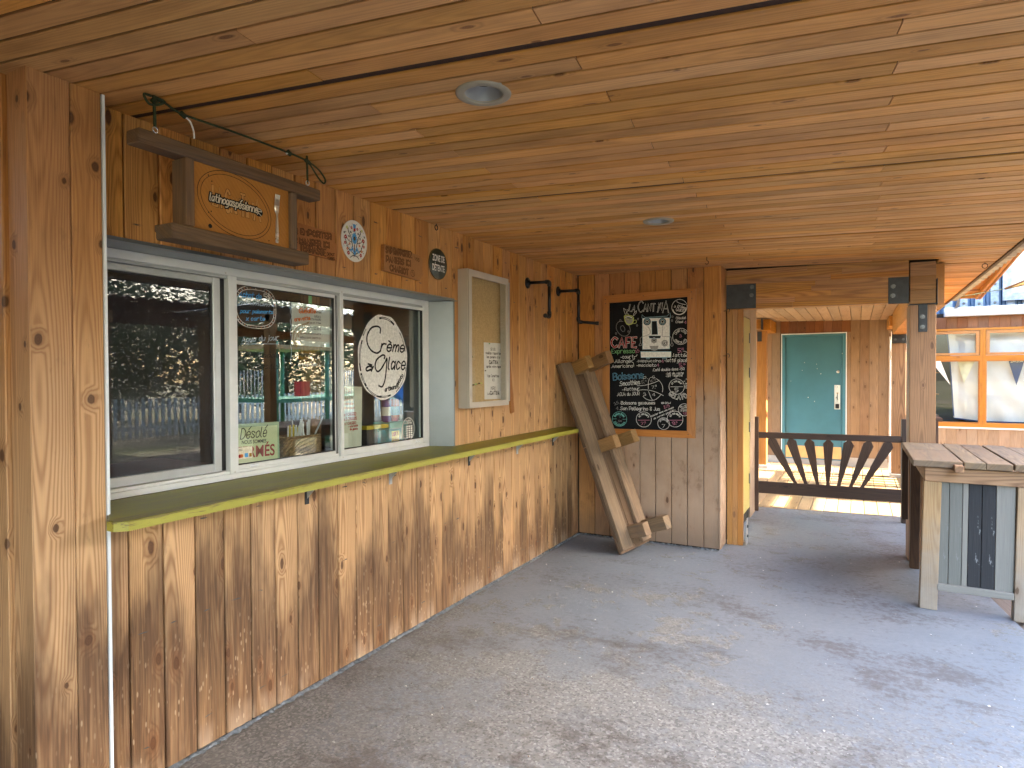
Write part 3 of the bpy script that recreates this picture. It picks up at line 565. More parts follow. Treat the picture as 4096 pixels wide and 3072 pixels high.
EGGTXT = [('rème', -2.8178, 1.7641, -2.5857, 1.7623, 0.0663, 'x', 1.6, 'i'), ('à', -2.9615, 1.6379, -2.9059, 1.6364, 0.0428, 'x', 1.8, 'i'), ('lace', -2.7479, 1.6472, -2.5769, 1.648, 0.0777, 'x', 1.6, 'i'), ('artisans', -2.7788, 1.5054, -2.6633, 1.5244, 0.0258, 'x', 0.9, 'i'), ('gelato', -2.6562, 1.5331, -2.5918, 1.6033, 0.0247, 'x', 0.9, 'i')]
EGGC = [(-2.82, 1.876), (-2.82, 1.906), (-2.852, 1.915), (-2.903, 1.901), (-2.941, 1.853), (-2.939, 1.803), (-2.904, 1.763), (-2.854, 1.748), (-2.822, 1.761)]
EGGG = [(-2.783, 1.716), (-2.776, 1.733), (-2.802, 1.736), (-2.855, 1.706), (-2.87, 1.663), (-2.849, 1.634), (-2.817, 1.647), (-2.777, 1.69), (-2.756, 1.716), (-2.764, 1.647), (-2.778, 1.578), (-2.805, 1.538), (-2.837, 1.545)]
HOURS = [(-2.5421, 1.2507, 0.0698, 0.0425), [(-2.61, 1.256), (-2.472, 1.245), (-2.541, 1.327), (-2.543, 1.174)]]
SIGN = [(-3.872, 1.372), (-3.591, 1.367), (-3.589, 1.16), (-3.875, 1.174)]
SIGNTXT = [('Désolé', -3.832, 1.2986, -3.6767, 1.2983, 0.0501, 'x', 1.6, 'i')]
SIGNB = [('NOUS SOMMES', (-3.824, 1.273), (-3.675, 1.268), (-3.824, 1.291)), ('FERMÉS', (-3.853, 1.204), (-3.623, 1.198), (-3.852, 1.261))]
BASKET = [(-3.504, 1.279), (-3.24, 1.259), (-3.228, 1.132), (-3.501, 1.145)]
STRAWS = [(-3.354, 1.354), (-3.252, 1.355), (-3.172, 1.376), (-3.31, 1.273)]
CANS = [[(-2.248, 1.573), (-2.172, 1.447)], [(-2.437, 1.442), (-2.349, 1.275)], [(-2.343, 1.448), (-2.251, 1.273)], [(-2.242, 1.44), (-2.159, 1.292)], [(-2.513, 1.445), (-2.449, 1.31)], [(-2.318, 1.569), (-2.254, 1.45)]]
CANDY = [(-2.82, 1.292), (-2.478, 1.259), (-2.722, 1.25), (-2.501, 1.13), (-2.821, 1.154)]
PAPER3 = [(-1.877, 1.851), (-1.596, 1.854), (-1.592, 1.42), (-1.869, 1.426)]
NOTICE = [('S.V.P.', -1.7778, 1.7945, -1.7043, 1.7931, 0.0201, 'x', 1.5, ''), ('veuillez rapporter', -1.8566, 1.7651, -1.6177, 1.7658, 0.018, 'x', 1.4, ''), ('les paniers à la', -1.8357, 1.7359, -1.6371, 1.7354, 0.018, 'x', 1.4, ''), ('CANTINA', -1.8004, 1.6913, -1.6678, 1.6929, 0.0272, 'x', 2.6, ''), ('après votre repas', -1.8417, 1.6637, -1.6186, 1.6626, 0.018, 'x', 1.4, ''), ('Vos Canettes', -1.8336, 1.5915, -1.6537, 1.5905, 0.0199, 'x', 1.5, ''), ('ICI', -1.7564, 1.5609, -1.7233, 1.5605, 0.0183, 'x', 1.5, ''), ('MERCI', -1.7788, 1.4973, -1.7016, 1.4955, 0.0219, 'x', 1.6, ''), ('La', -1.8295, 1.4604, -1.7991, 1.4595, 0.0145, 'x', 1.4, ''), ('CANTINA', -1.7883, 1.4592, -1.6512, 1.4551, 0.0273, 'x', 2.6, '')]
CARVE1 = [('POUR EMPORTER', -3.7726, 2.3079, -3.4357, 2.3282, 0.0274, 'c', 1.3, 'o'), ('POUR MANGER ICI', -3.765, 2.2638, -3.451, 2.2807, 0.0274, 'c', 1.3, 'o'), ('TERRASSE', -3.6506, 2.2362, -3.4758, 2.234, 0.0337, 'c', 1.5, 'o'), ('DEPOT', -3.4661, 2.2391, -3.412, 2.2422, 0.0142, 'c', 0.8, ''), ('VERRES', -3.4664, 2.2193, -3.4122, 2.2227, 0.0128, 'c', 0.8, '')]
CARVE2 = [('SVP RAPPORTEZ', -2.9905, 2.3321, -2.7437, 2.341, 0.0351, 'c', 1.2, 'o'), ('VOS', -2.7162, 2.3309, -2.667, 2.3257, 0.0221, 'c', 1.0, ''), ('PANIERS ICI', -2.9886, 2.2806, -2.758, 2.2866, 0.0335, 'c', 1.2, 'o'), ('CHARIOT', -2.9545, 2.232, -2.779, 2.2292, 0.0338, 'c', 1.2, 'o')]
CARV1 = [(-3.803, 2.371), (-3.403, 2.366), (-3.414, 2.32), (-3.397, 2.308), (-3.398, 2.223), (-3.804, 2.233)]
CARV2 = [(-3.006, 2.38), (-2.671, 2.368), (-2.628, 2.34), (-2.636, 2.287), (-2.626, 2.254), (-2.661, 2.21), (-3.01, 2.226)]
STICK = [(-1.497, 1.719), (-1.447, 1.725), (-1.385, 1.305), (-1.435, 1.296)]
SIGNOVAL = [(-4.1938, 2.3004, 0.0004, 0.0004), [(-4.352, 2.305), (-4.013, 2.307), (-4.223, 2.428), (-4.149, 2.173)]]
SIGNLET = [('LA', -4.2896, 2.2676, -4.2509, 2.2692, 0.0759, 'x', 1, 'o'), ('C', -4.2324, 2.2536, -4.2126, 2.2525, 0.0901, 'x', 1, 'o'), ('AN', -4.2058, 2.2594, -4.1638, 2.2631, 0.06, 'x', 1, 'o'), ('T', -4.1595, 2.2548, -4.1418, 2.2567, 0.0887, 'x', 1, 'o'), ('IN', -4.1374, 2.2558, -4.1012, 2.2634, 0.0633, 'x', 1, 'o'), ('A', -4.0954, 2.2515, -4.0643, 2.2541, 0.0906, 'x', 1, 'o')]
LATINO = [('latinogaspésienne', -4.3039, 2.2975, -4.0901, 2.2977, 0.0263, 'W', 1, 'i')]
FORK = [(-3.982, 2.395), (-3.988, 2.316), (-3.992, 2.185), (-3.998, 2.349), (-3.97, 2.355)]
HOLE = [(-4.305, 2.191)]
ROPE = [[(-4.535, 2.606), (-4.536, 2.49), (-4.465, 2.594), (-4.41, 2.584), (-4.387, 2.519), (-3.928, 2.59), (-3.823, 2.598), (-3.822, 2.488), (-3.713, 2.549), (-3.771, 2.592)]]

# ------------------------------------------------------------------ hand lettering (single strokes drawn as ribbons)
GL = {'A':'02 28 42/14 34','B':'02 08/~08 28 47 25 05/~05 35 43 22 02','C':'~47 28 06 04 22 43','D':'02 08/~08 28 46 44 22 02','E':'38 08 02 32/05 25','F':'38 08 02/05 25',
'G':'~47 28 06 04 22 43 44/44 24','H':'02 08/42 48/05 45','I':'12 18','J':'~38 34 22 03','K':'02 08/48 05 42','L':'08 02 32','M':'02 08 25 48 42','N':'02 08 42 48','O':'~28 06 04 22 44 46 28',
'P':'02 08/~08 38 46 34 04','Q':'~28 06 04 22 44 46 28/33 51','R':'02 08/~08 38 46 34 04/24 42','S':'~47 28 06 25 44 22 03','T':'08 48/28 22','U':'~08 04 22 44 48','V':'08 22 48','W':'08 12 25 32 48','X':'08 42/02 48','Y':'08 25 48/25 22','Z':'08 48 02 42',
'0':'~28 06 04 22 34 36 28','1':'07 18 12','2':'~07 28 36 14 02/02 42','3':'~07 28 36 25/~25 44 22 03','4':'38 04 44/38 32','5':'48 08 05/~05 35 44 22 02','6':'~38 05 03 22 34 25 04','7':'08 48 12','8':'~25 07 28 37 25 03 22 33 25','9':'~36 15 07 28 36 33 12',
'a':'~35 16 04 12 34/36 32','b':'08 02/~04 16 34 22 02','c':'~35 16 04 12 33','d':'~35 16 04 12 34/38 32','e':'04 34/~34 35 26 16 05 03 12 22 33','f':'~38 28 17 12/05 35','g':'~35 16 04 12 34/~36 31 10 00','h':'08 02/~04 26 35 32','i':'06 02/08 07','j':'~16 11 00/18 17','k':'08 02/36 04 32','l':'~08 03 12',
'm':'06 02/~04 16 25 22/~24 36 45 42','n':'06 02/~04 16 35 32','o':'~26 05 03 12 33 35 26','p':'06 00/~05 26 34 22 03','q':'~35 16 04 12 33/36 30','r':'06 02/~04 16 36','s':'~35 16 05 33 12 03','t':'18 13 22 32/06 36','u':'~06 03 12 34/36 32','v':'06 22 46','w':'06 12 25 32 46','x':'06 32/02 36','y':'06 13/36 10','z':'06 36 02 32',
'.':'02 03','-':'04 24','+':'04 24/15 13','&':'~32 07 28 36 04 12 34','$':'~47 28 06 25 44 22 03/29 21','•':'04 14','!':'08 04/03 02',' ':''}
for a, b_ in (('é','e'),('è','e'),('à','a'),('É','E'),('ê','e')):
    GL[a] = GL[b_]+('/17 39' if a in 'é' else '/27 08' if a in 'èà' else '/19 3A' if a == 'É' else '/07 29 37')
def strokes(text, style=''):
    """polylines in units of cap height; returns (list, width)"""
    out = []; x = 0
    for ch in text:
        g = GL.get(ch, GL.get(ch.upper(), ''))
        w_ = 0
        for st in g.split('/'):
            if not st: continue
            sm = st[0] == '~'; st = st.lstrip('~')
            P = [(int(q[0]), 'ABCDEF'.find(q[1])+10 if q[1] in 'ABCDEF' else int(q[1])) for q in st.split()]
            w_ = max(w_, max(p[0] for p in P))
            P = [(p[0]/6*.92, (p[1]-2)/6) for p in P]
            if sm and len(P) > 2: P = [(v[0], v[1]) for v in smoothline([(a, b, 0) for a, b in P], sub=4)]
            out.append([(x+a+(b*.22 if style in ('s','i') else 0), b) for a, b in P])
        x += (w_/6*.92+.20) if ch != ' ' else .42
    return out, x-.2
def ribbon(P, wd, V, F, jag=.12):
    """flat ribbon along a 2-D polyline with soft pointed ends"""
    n = len(P); o = len(V)
    for i, (a, b) in enumerate(P):
        p, q = P[max(i-1,0)], P[min(i+1,n-1)]
        dx, dy = q[0]-p[0], q[1]-p[1]; l = math.hypot(dx, dy) or 1
        nx, ny = -dy/l, dx/l; ww = wd/2*(1+random.uniform(-jag, jag))
        ex = (wd*.35 if i == 0 else 0); ey = (wd*.35 if i == n-1 else 0)
        a2 = a-dx/l*ex+dx/l*ey; b2 = b-dy/l*ex+dy/l*ey
        V.append((a2+nx*ww, b2+ny*ww)); V.append((a2-nx*ww, b2-ny*ww))
    for i in range(n-1):
        F.append((o+2*i, o+2*i+1, o+2*i+3, o+2*i+2))
class Ink:
    """collects flat marks per colour on one plane and links them as parts of a thing"""
    def __init__(s, put): s.put = put; s.d = {}
    def layer(s, col, lv): return s.d.setdefault((col, lv), ([], []))
    def line(s, P, wd, col, lv=0, smooth=False):
        if smooth: P = [(v[0], v[1]) for v in smoothline([(a, b, 0) for a, b in P], sub=6)]
        V, F = s.layer(col, lv); ribbon(P, wd, V, F)
    def poly(s, P, col, lv=0):
        V, F = s.layer(col, lv); o = len(V); V += list(P); F.append(tuple(range(o, o+len(P))))
    def ell(s, c, rx, ry, wd, col, lv=0, a0=0, a1=360, seg=40, wob=0):
        P = [(c[0]+rx*(1+random.uniform(-wob,wob))*math.cos(R(a0+(a1-a0)*i/seg)), c[1]+ry*math.sin(R(a0+(a1-a0)*i/seg))) for i in range(seg+1)]
        s.line(P, wd, col, lv)
    def disc(s, c, rx, ry, col, lv=0, seg=32):
        s.poly([(c[0]+rx*math.cos(2*math.pi*i/seg), c[1]+ry*math.sin(2*math.pi*i/seg)) for i in range(seg)], col, lv)
    def text(s, t, p0, p1, h, col, wd, style='', lv=0, bgc='x'):
        S, wtot = strokes(t, style); dx, dy = p1[0]-p0[0], p1[1]-p0[1]; L = math.hypot(dx, dy)
        c_, s_ = dx/L, dy/L; kx = L/max(wtot, .1)
        for P in S:
            Q = [(p0[0]+a*kx*c_-b*h*s_, p0[1]+a*kx*s_+b*h*c_) for a, b in P]
            if style == 'o':
                s.line(Q, wd*2.6, col, lv); s.line(Q, wd*1.3, bgc, lv+1)
            elif style == 'f':
                s.line(Q, wd*2.0, 'w', lv); s.line(Q, wd*1.4, col, lv+1)
            else: s.line(Q, wd, col, lv)
    def arc_text(s, t, c, r, a_mid, h, col, wd, down=False, span=None, lv=0):
        S, wtot = strokes(t, ''); span = span or min(150, math.degrees(wtot*h*.8/r)); k = R(span)/wtot
        for P in S:
            Q = []
            for a, b in P:
                if not down:
                    an = R(a_mid)+R(span)/2-a*k; rr = r+b*h
                else:
                    an = R(a_mid)-R(span)/2+a*k; rr = r-b*h
                Q.append((c[0]+rr*math.cos(an), c[1]+rr*math.sin(an)))
            s.line(Q, wd, col, lv)
    def build(s, parent, name='lettering'):
        for (col, lv), (V, F) in s.d.items():
            if F:
                o = mobj(name, mesh(name, [s.put(a, b, lv) for a, b in V], F, M_['c_'+col]), parent); o['kind'] = 'stuff'
def font_mesh(name, text, p0, p1, h, put, mat, parent, lv=0):
    """printed capitals: text squeezed between two baseline points with cap height h"""
    cu = bpy.data.curves.new(name, 'FONT'); cu.body = text; cu.size = 1; cu.offset = .018
    o = bpy.data.objects.new(name, cu); COL.objects.link(o)
    dg = bpy.context.evaluated_depsgraph_get(); me = bpy.data.meshes.new_from_object(o.evaluated_get(dg))
    xs = [v.co.x for v in me.vertices]; x0, x1 = min(xs), max(xs); cap = .70
    dx, dy = p1[0]-p0[0], p1[1]-p0[1]; L = math.hypot(dx, dy); c_, s_ = dx/L, dy/L
    for v in me.vertices:
        a = (v.co.x-x0)/(x1-x0)*L; b = v.co.y/cap*h
        v.co = put(p0[0]+a*c_-b*s_, p0[1]+a*s_+b*c_, lv)
    bpy.data.objects.remove(o); bpy.data.curves.remove(cu)
    me.materials.clear(); me.materials.append(mat); me.name = name
    return mobj(name, me, parent)
# ------------------------------------------------------------------ setting: ground, slab
def sheet(name, pts, z, mat, parent=None, kind=None, thick=0):
    if thick:
        o = prism(name, pts, z-thick, z, mat, parent, axis=2)
    else:
        o = mobj(name, mesh(name, [(a,b,z) for a,b in pts], [tuple(range(len(pts)))], mat), parent)
    if kind: o['kind'] = kind
    return o
sheet('ground', [(-150,-150),(150,-150),(150,150),(-150,150)], -.30, M_['ground'], kind='structure')
EX, EY = .992, .126
def thr(x): return 2.188+.121*(x-1.443)
def fedge(y): return 3.345-.128*(y+.60)
sheet('concrete_floor', [(-6,-9),(fedge(-9),-9),(fedge(2.4),2.4),(thr(3.0)*0+2.98,thr(2.98)),(-6,thr(-6))], 0, M_['floor'], kind='structure', thick=.16)

# ceiling plane of the porch
def cz(x, y): return 2.6-.0126*x-.0036*y
M_SL = .1464
def cpt(x, y): return Vector((x, y, cz(x, y)))
CN = Vector((.0126, .0036, 1)).normalized()*-1    # visible side faces down
roof = thing('porch_ceiling', 'long varnished pine board ceiling over the whole covered porch', 'ceiling', (1.7,-2,2.6))
PI_ = .0911; GAP_ = .028
ys = []
for blk in range(-3, 7):
    base = -4.452+blk*(1.5762)
    for k in range(17): ys.append((base+k*PI_+(GAP_/2), base+(k+1)*PI_+GAP_/2, k+blk*17))
ed = Vector((1, M_SL, -.0126-.0036*M_SL)).normalized()
for a, b, j in ys:
    mid = (a+b)/2
    if mid < -7.6 or mid+M_SL*3.3 > 5.6: continue
    xr = 3.498; xl = -.04
    if mid < -4.72: xl = -2.9
    if mid+M_SL*1.4 > .20:           # beyond the cross beam only the strip outside the posts
        xl = 3.065 if mid+M_SL*3.0 > .47 else -.04
    cuts = [] if (mid < -6.0 or j % 3 == 0) else [1.69] if j % 3 == 1 else [.885, 2.57]
    segs = []; s0 = xl
    for c in cuts:
        if c > s0+.2: segs.append((s0, c-.002)); s0 = c+.002
    segs.append((s0, xr))
    for (u, v) in segs:
        if v-u < .03: continue
        p0 = cpt(u, mid+M_SL*u); p1 = cpt(v, mid+M_SL*v)
        dzr = random.uniform(-.0012, .0012)
        plank('ceiling_board', p0+Vector((0,0,dzr)), p1+Vector((0,0,dzr)), CN, PI_/1.0107-.0108, .026, MW['ceil'], roof, .001)
# dark brown sheet at the bottom of every joint
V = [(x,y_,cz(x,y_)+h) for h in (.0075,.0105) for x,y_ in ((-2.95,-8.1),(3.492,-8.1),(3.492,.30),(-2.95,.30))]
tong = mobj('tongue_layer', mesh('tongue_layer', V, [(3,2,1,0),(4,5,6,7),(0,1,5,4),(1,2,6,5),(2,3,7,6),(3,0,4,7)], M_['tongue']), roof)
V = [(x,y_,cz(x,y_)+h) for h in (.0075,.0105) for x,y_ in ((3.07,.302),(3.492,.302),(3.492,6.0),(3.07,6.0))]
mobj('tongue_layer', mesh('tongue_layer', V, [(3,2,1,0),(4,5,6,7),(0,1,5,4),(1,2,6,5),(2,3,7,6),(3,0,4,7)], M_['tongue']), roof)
# round cut-outs for the two recessed lights
LIGHTS = ((1.312,-4.012),(1.345,-1.897))
for lx, ly in LIGHTS:
    Vc, Fc = lathe_geo([(.069,-.1),(.069,.1)], 40); Fc += [tuple(reversed(range(40))), tuple(range(40,80))]
    cut = mobj('cutter', mesh('cutter', Vc, Fc, M_['blk']), None, Matrix.Translation(cpt(lx,ly)))
    for ob in list(roof.children):
        Mi = WM[ob].inverted(); q = Mi @ cpt(lx,ly); Lb = max(v.co.x for v in ob.data.vertices)
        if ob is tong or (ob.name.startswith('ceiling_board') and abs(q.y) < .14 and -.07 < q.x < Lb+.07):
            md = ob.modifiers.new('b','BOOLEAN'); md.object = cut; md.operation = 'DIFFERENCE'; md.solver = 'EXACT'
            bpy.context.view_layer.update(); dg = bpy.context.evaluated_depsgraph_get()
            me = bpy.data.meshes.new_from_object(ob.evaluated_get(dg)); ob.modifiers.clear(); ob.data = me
    bpy.data.objects.remove(cut)
# dark sheathing right above the boards, seen through the open joints
me = mesh('roof_sheathing', [(x,y_,cz(x,y_)+h) for h in (.06,.09) for x,y_ in ((-3,-9),(3.5,-9),(3.5,6.2),(-3,6.2))], [(3,2,1,0),(4,5,6,7),(0,1,5,4),(1,2,6,5),(2,3,7,6),(3,0,4,7)], M_['blk'])
mobj('roof_sheathing', me, roof)
# fascia and corrugated metal drip edge
fa = lambda y0,y1,x0,x1,dz0,dz1,nm,mt: mobj(nm, mesh(nm, [(x,yy_,cz(x0,yy_)+dz) for yy_ in (y0,y1) for x in (x0,x1) for dz in (dz0,dz1)], [(0,1,3,2),(4,6,7,5),(0,4,5,1),(2,3,7,6),(0,2,6,4),(1,5,7,3)], mt), roof)
fa(-9,4.35,3.4985,3.525,-.012,.06,'fascia',MW['dark'])
fa(4.35,5.75,3.4985,3.53,-.004,.05,'fascia',MW['farpale'])
V, F = [], []
N = 260
for i in range(N+1):
    yv = -7+(4.3+7)*i/N; wv = .014*math.sin(2*math.pi*yv/.19)
    for x, dz in ((3.44,.064),(3.62,.050)):
        V.append((x, yv, cz(3.5,yv)+dz-.02+wv+.0)); V.append((x, yv, cz(3.5,yv)+dz-.018+wv+.002))
for i in range(N):
    a = i*4
    F += [(a,a+2,a+6,a+4),(a+1,a+5,a+7,a+3),(a+2,a+3,a+7,a+6)]
mobj('corrugated_edge', mesh('corrugated_edge', V, F, M_['galv']), roof)

# ------------------------------------------------------------------ kiosk serving wall (plane x = 0)
kw = thing('board_wall', 'vertical pine board wall of the kiosk around the serving window', 'wall', (-.02,-2.3,0))
WY0, WP = -3.6563, .1405
HEADZ = 2.118; CTZ = 1.115
kk = -7
while True:
    a = WY0+kk*WP; b = a+WP
    kk += 1
    if a > -.03: break
    a = max(a, -4.632); b = min(b, -.001)
    if b-a < .02: continue
    mid = (a+b)/2; W_ = b-a-.0066; top = cz(0, mid)-.001
    dx = random.uniform(-.001, .001)
    if b > -2.252 and a < -2.252:
        plank('wall_board', (dx,mid,.012), (dx,mid,CTZ-.045), (1,0,0), W_, .018, MW['wall'], kw, .004)
        plank('wall_board', (dx,mid,HEADZ+.006), (dx,mid,top), (1,0,0), W_, .018, MW['wall'], kw, .004)
        yb = (-2.2505+b)/2
        plank('wall_board', (dx,yb,CTZ-.045), (dx,yb,HEADZ+.006), (1,0,0), b+2.2505-.001, .018, MW['wall'], kw, .002)
    elif b <= -2.252:
        plank('wall_board', (dx,mid,.012+random.uniform(0,.004)), (dx,mid,CTZ-.045), (1,0,0), W_, .018, MW['wall'], kw, .004)
        plank('wall_board', (dx,mid,HEADZ+.006), (dx,mid,top), (1,0,0), W_, .018, MW['wall'], kw, .004)
    else:
        plank('wall_board', (dx,mid,.012+random.uniform(0,.004)), (dx,mid,top), (1,0,0), W_, .018, MW['wall'], kw, .004)
multi('wall_backing', [(-.15,-.021,-4.63,0,0.01,CTZ-.05),(-.15,-.021,-4.63,0,HEADZ+.02,2.60),(-.15,-.021,-2.24,0,CTZ-.05,HEADZ+.02)], M_['blk'], kw)

rs_ = random.Random(8)
V, F = [], []
for i in range(32):
    yb = -4.59+i*.1405
    for z in (.14,.60,1.0,2.2,2.5):
        if rs_.random() < .55 and not (-2.19 < yb < -1.6 and z > 1.3):
            V, F = join_geo((V, F), ([(.0016,yb+rs_.uniform(-.03,.03)+.0035*math.cos(a),z+.0035*math.sin(a)+0*a) for a in [2*math.pi*q/7 for q in range(7)]], [tuple(range(7))]))
o = mobj('nail_heads', mesh('nail_heads', V, F, M_['bolt']), kw); o['kind'] = 'stuff'
# projecting corner
cw = thing('corner_wall', 'projecting wall corner of wide knotty pine boards at the left edge', 'wall', (.09,-4.75,0))
plank('corner_board', (.104,-4.805,.01), (.104,-4.805,cz(.1,-4.8)-.001), (1,0,0), .131, .02, MW['post'], cw, .004)
plank('corner_board', (.104,-4.6875,.01), (.104,-4.6875,cz(.1,-4.69)-.001), (1,0,0), .100, .02, MW['post'], cw, .004)
plank('side_board', (.0405,-4.8705,.01), (.0405,-4.8705,cz(0,-4.9)-.001), (0,-1,0), .125, .02, MW['post'], cw, .003)
plank('side_board', (-.062,-4.885,.01), (-.062,-4.885,cz(0,-4.9)-.001), (0,-1,0), .072, .02, MW['post'], cw, .004)
for i in range(12):
    plank('side_board', (-.172-i*.141,-4.8705,.01), (-.172-i*.141,-4.8705,cz(-1,-4.9)-.001), (0,-1,0), .139, .02, MW['post'], cw, .004)
multi('wall_backing', [(-1.8,.082,-4.85,-4.64,.005,2.6)], M_['blk'], cw)
o = multi('corner_trim', [(.085,.1065,-4.6355,-4.6285,0.003,cz(.1,-4.63)-.002),(.0025,.1065,-4.6285,-4.6255,0.003,cz(.1,-4.63)-.002)], M_['white'])
tag(o, 'thin white metal trim running up the wall corner from floor to ceiling', 'trim')

# ------------------------------------------------------------------ back wall (plane y = 0) and its return
bw = thing('board_wall', 'end wall of vertical pine boards behind the chalkboard', 'wall', (.7,.02,0))
xs = [.003,.175,.329,.482,.635,.786,.938,1.085,1.234,1.371]
for a, b in zip(xs, xs[1:]):
    mid = (a+b)/2
    plank('wall_board', (mid,0,.02), (mid,0,cz(mid,0)-.001), (0,-1,0), b-a-.0052, .018, MW['back'], bw, .004)
plank('corner_board', (1.388,.010,.02), (1.388,.010,cz(1.38,0)-.001), (1,0,0), .034, .02, MW['back'], bw, .004)
for i in range(2):
    plank('corner_board', (1.3865,.088+i*.122,.02), (1.3865,.088+i*.122,cz(1.38,.1)-.001), (1,0,0), .119, .018, MW['back'], bw, .004)
multi('wall_backing', [(-.02,1.366,.0195,.27,.0,2.58),(-.1,.001,.0015,.27,.0,2.58)], M_['blk'], bw)
# passage side of the kiosk: door seen edge-on
kp = thing('kiosk_side_wall', 'pale laminated edge of the kiosk wall along the passage', 'wall', (1.35,1.5,0))
for i in range(4):
    plank('wall_board', (1.421,1.612+i*.121,.0), (1.421,1.612+i*.121,2.54), (1,0,0), .117, .018, MW['farpale'], kp, .004)
plank('wall_board', (1.421,1.05,2.215), (1.421,1.05,2.54), (1,0,0), .98, .018, MW['farpale'], kp, .004)
multi('wall_core', [(-.2,1.398,.46,2.10,0,2.56)], M_['blk'], kp)
dr = thing('yellow_door', 'pale yellow door of the kiosk seen almost edge-on beside the pillar', 'door', (1.39,.9,0))
box('door_leaf', (1.408,1.05,1.165), (.018,.98,2.09), M_['ywdoor'], dr, .004)
for z in (.45,1.02,1.62,2.0): box('hinge', (1.4215,1.50,z), (.009,.06,.11), M_['bolt'], dr, .002)

rw = thing('rear_light_block', 'board wall added behind the viewer to keep light off the left corner', 'wall', (-.5,-8.3,0))  # unseen wall, added so the left corner's side faces stay dark
for i in range(33): plank('wall_board', (-2.9+i*.1405,-8.25,.0), (-2.9+i*.1405,-8.25,2.6), (0,1,0), .136, .018, MW['back'], rw, .003)
multi('wall_backing', [(-3,1.75,-8.35,-8.27,0,2.6)], M_['blk'], rw)
lw = thing('side_light_block', 'board wall added left of the viewer to keep sky light off the projecting corner', 'wall', (-2.95,-6.5,0))  # out-of-view wall, added to stop sky light from the left
for i in range(24): plank('wall_board', (-2.9,-8.2+i*.1405,.0), (-2.9,-8.2+i*.1405,2.6), (1,0,0), .136, .018, MW['back'], lw, .003)
multi('wall_backing', [(-3.0,-2.92,-8.3,-4.8,0,2.6)], M_['blk'], lw)
V, F = [], []; rc = random.Random(4)
def bead(pts, nrm, V, F):
    o = len(V)
    for (a, b) in pts:
        w1 = .016*rc.uniform(.3,1.5); h1 = .008*rc.uniform(.2,1.6)
        V += [(a,b,.0005),(a,b,h1+.004),(a+nrm[0]*w1*.5,b+nrm[1]*w1*.5,h1),(a+nrm[0]*w1,b+nrm[1]*w1,.0005)]
    for i in range(len(pts)-1):
        q = o+i*4
        for k in range(3): F.append((q+k,q+k+1,q+k+5,q+k+4))
bead([(.001,-4.62+i*.0154) for i in range(300)], (1,0), V, F); bead([(.003+i*.0135,-.001) for i in range(102)], (0,-1), V, F)
o = mobj('sealant_bead', mesh('sealant_bead', V, F, M_['caulk'])); tag(o, 'crumbling grey sealant bead where the wall boards meet the concrete floor', 'sealant')
# ------------------------------------------------------------------ cross beam, pillar, post
def bY(x): return .275+.110*(x-1.371)      # front face line of the beam frame
bd = Vector((1,.110,0)).normalized(); bn = Vector((.110,-1,0)).normalized()
pil = thing('yellow_pillar', 'yellow laminated timber pillar at the end of the board wall', 'pillar', (1.47,.33,0))
for i in range(3):
    beam('lamella', Vector((1.4145+i*.0475,bY(1.41+i*.0475)+.004,0)), Vector((1.4145+i*.0475,bY(1.41+i*.0475)+.004,2.21)), bn, .0470, .13, MW['pillar'], pil, .002)
o = box('base_bracket', (1.5625,.335,.13), (.006,.09,.24), M_['chrome'], pil, .001)
for z in (.09,.18): mobj('bolt', mesh('bolt', *lathe_geo([(0,.012),(.012,.012),(.014,0)],8), M_['bolt']), pil, Matrix.Translation((1.566,.32,z)) @ Matrix.Rotation(R(90),4,'Y'))
cb = thing('cross_beam', 'deep laminated timber beam spanning the passage opening', 'beam', (2.1,.35,2.2))
bx0, bx1 = 1.372, 2.851
zb, zt = 2.212, 2.575
nl = 8; hh = (zt-zb)/nl
for i in range(nl):
    z = zb+hh*(i+.5); c1 = random.uniform(1.8,2.4)
    for u, v in ((bx0,c1),(c1+.001,bx1)):
        plank('lamella', (u,bY(u),z), (v,bY(v),z), bn, hh-.0004, .14, MW['beam'], cb, .0006)
def plate(name, x0, x1, z0, z1, bolts, parent, off=.006, side=bY):
    p = Vector((x0,side(x0)-off,0)); q = Vector((x1,side(x1)-off,0))
    o = beam(name, p+Vector((0,0,(z0+z1)/2)), q+Vector((0,0,(z0+z1)/2)), bn, z1-z0, .0055, M_['steel'], parent, .0012)
    for bx_, bz_ in bolts:
        M = frame((bx_,side(bx_)-off,bz_), (0,0,1), bn)
        mobj('bolt', _bolt, parent, M)
V, F = join_geo(lathe_geo([(0,.012),(.0125,.012),(.0145,.009),(.0145,.003)],6), lathe_geo([(.019,.003),(.019,0)],14), lathe_geo([(.0,.0032),(.019,.003)],14))
_bolt = mesh('bolt', V, F, M_['bolt'])
plate('steel_plate', 1.373, 1.644, 2.214, 2.441, ((1.61,2.41),(1.605,2.335)), cb)
plate('steel_plate', 2.699, 2.851, 2.202, 2.428, ((2.735,2.352),(2.733,2.272)), cb)
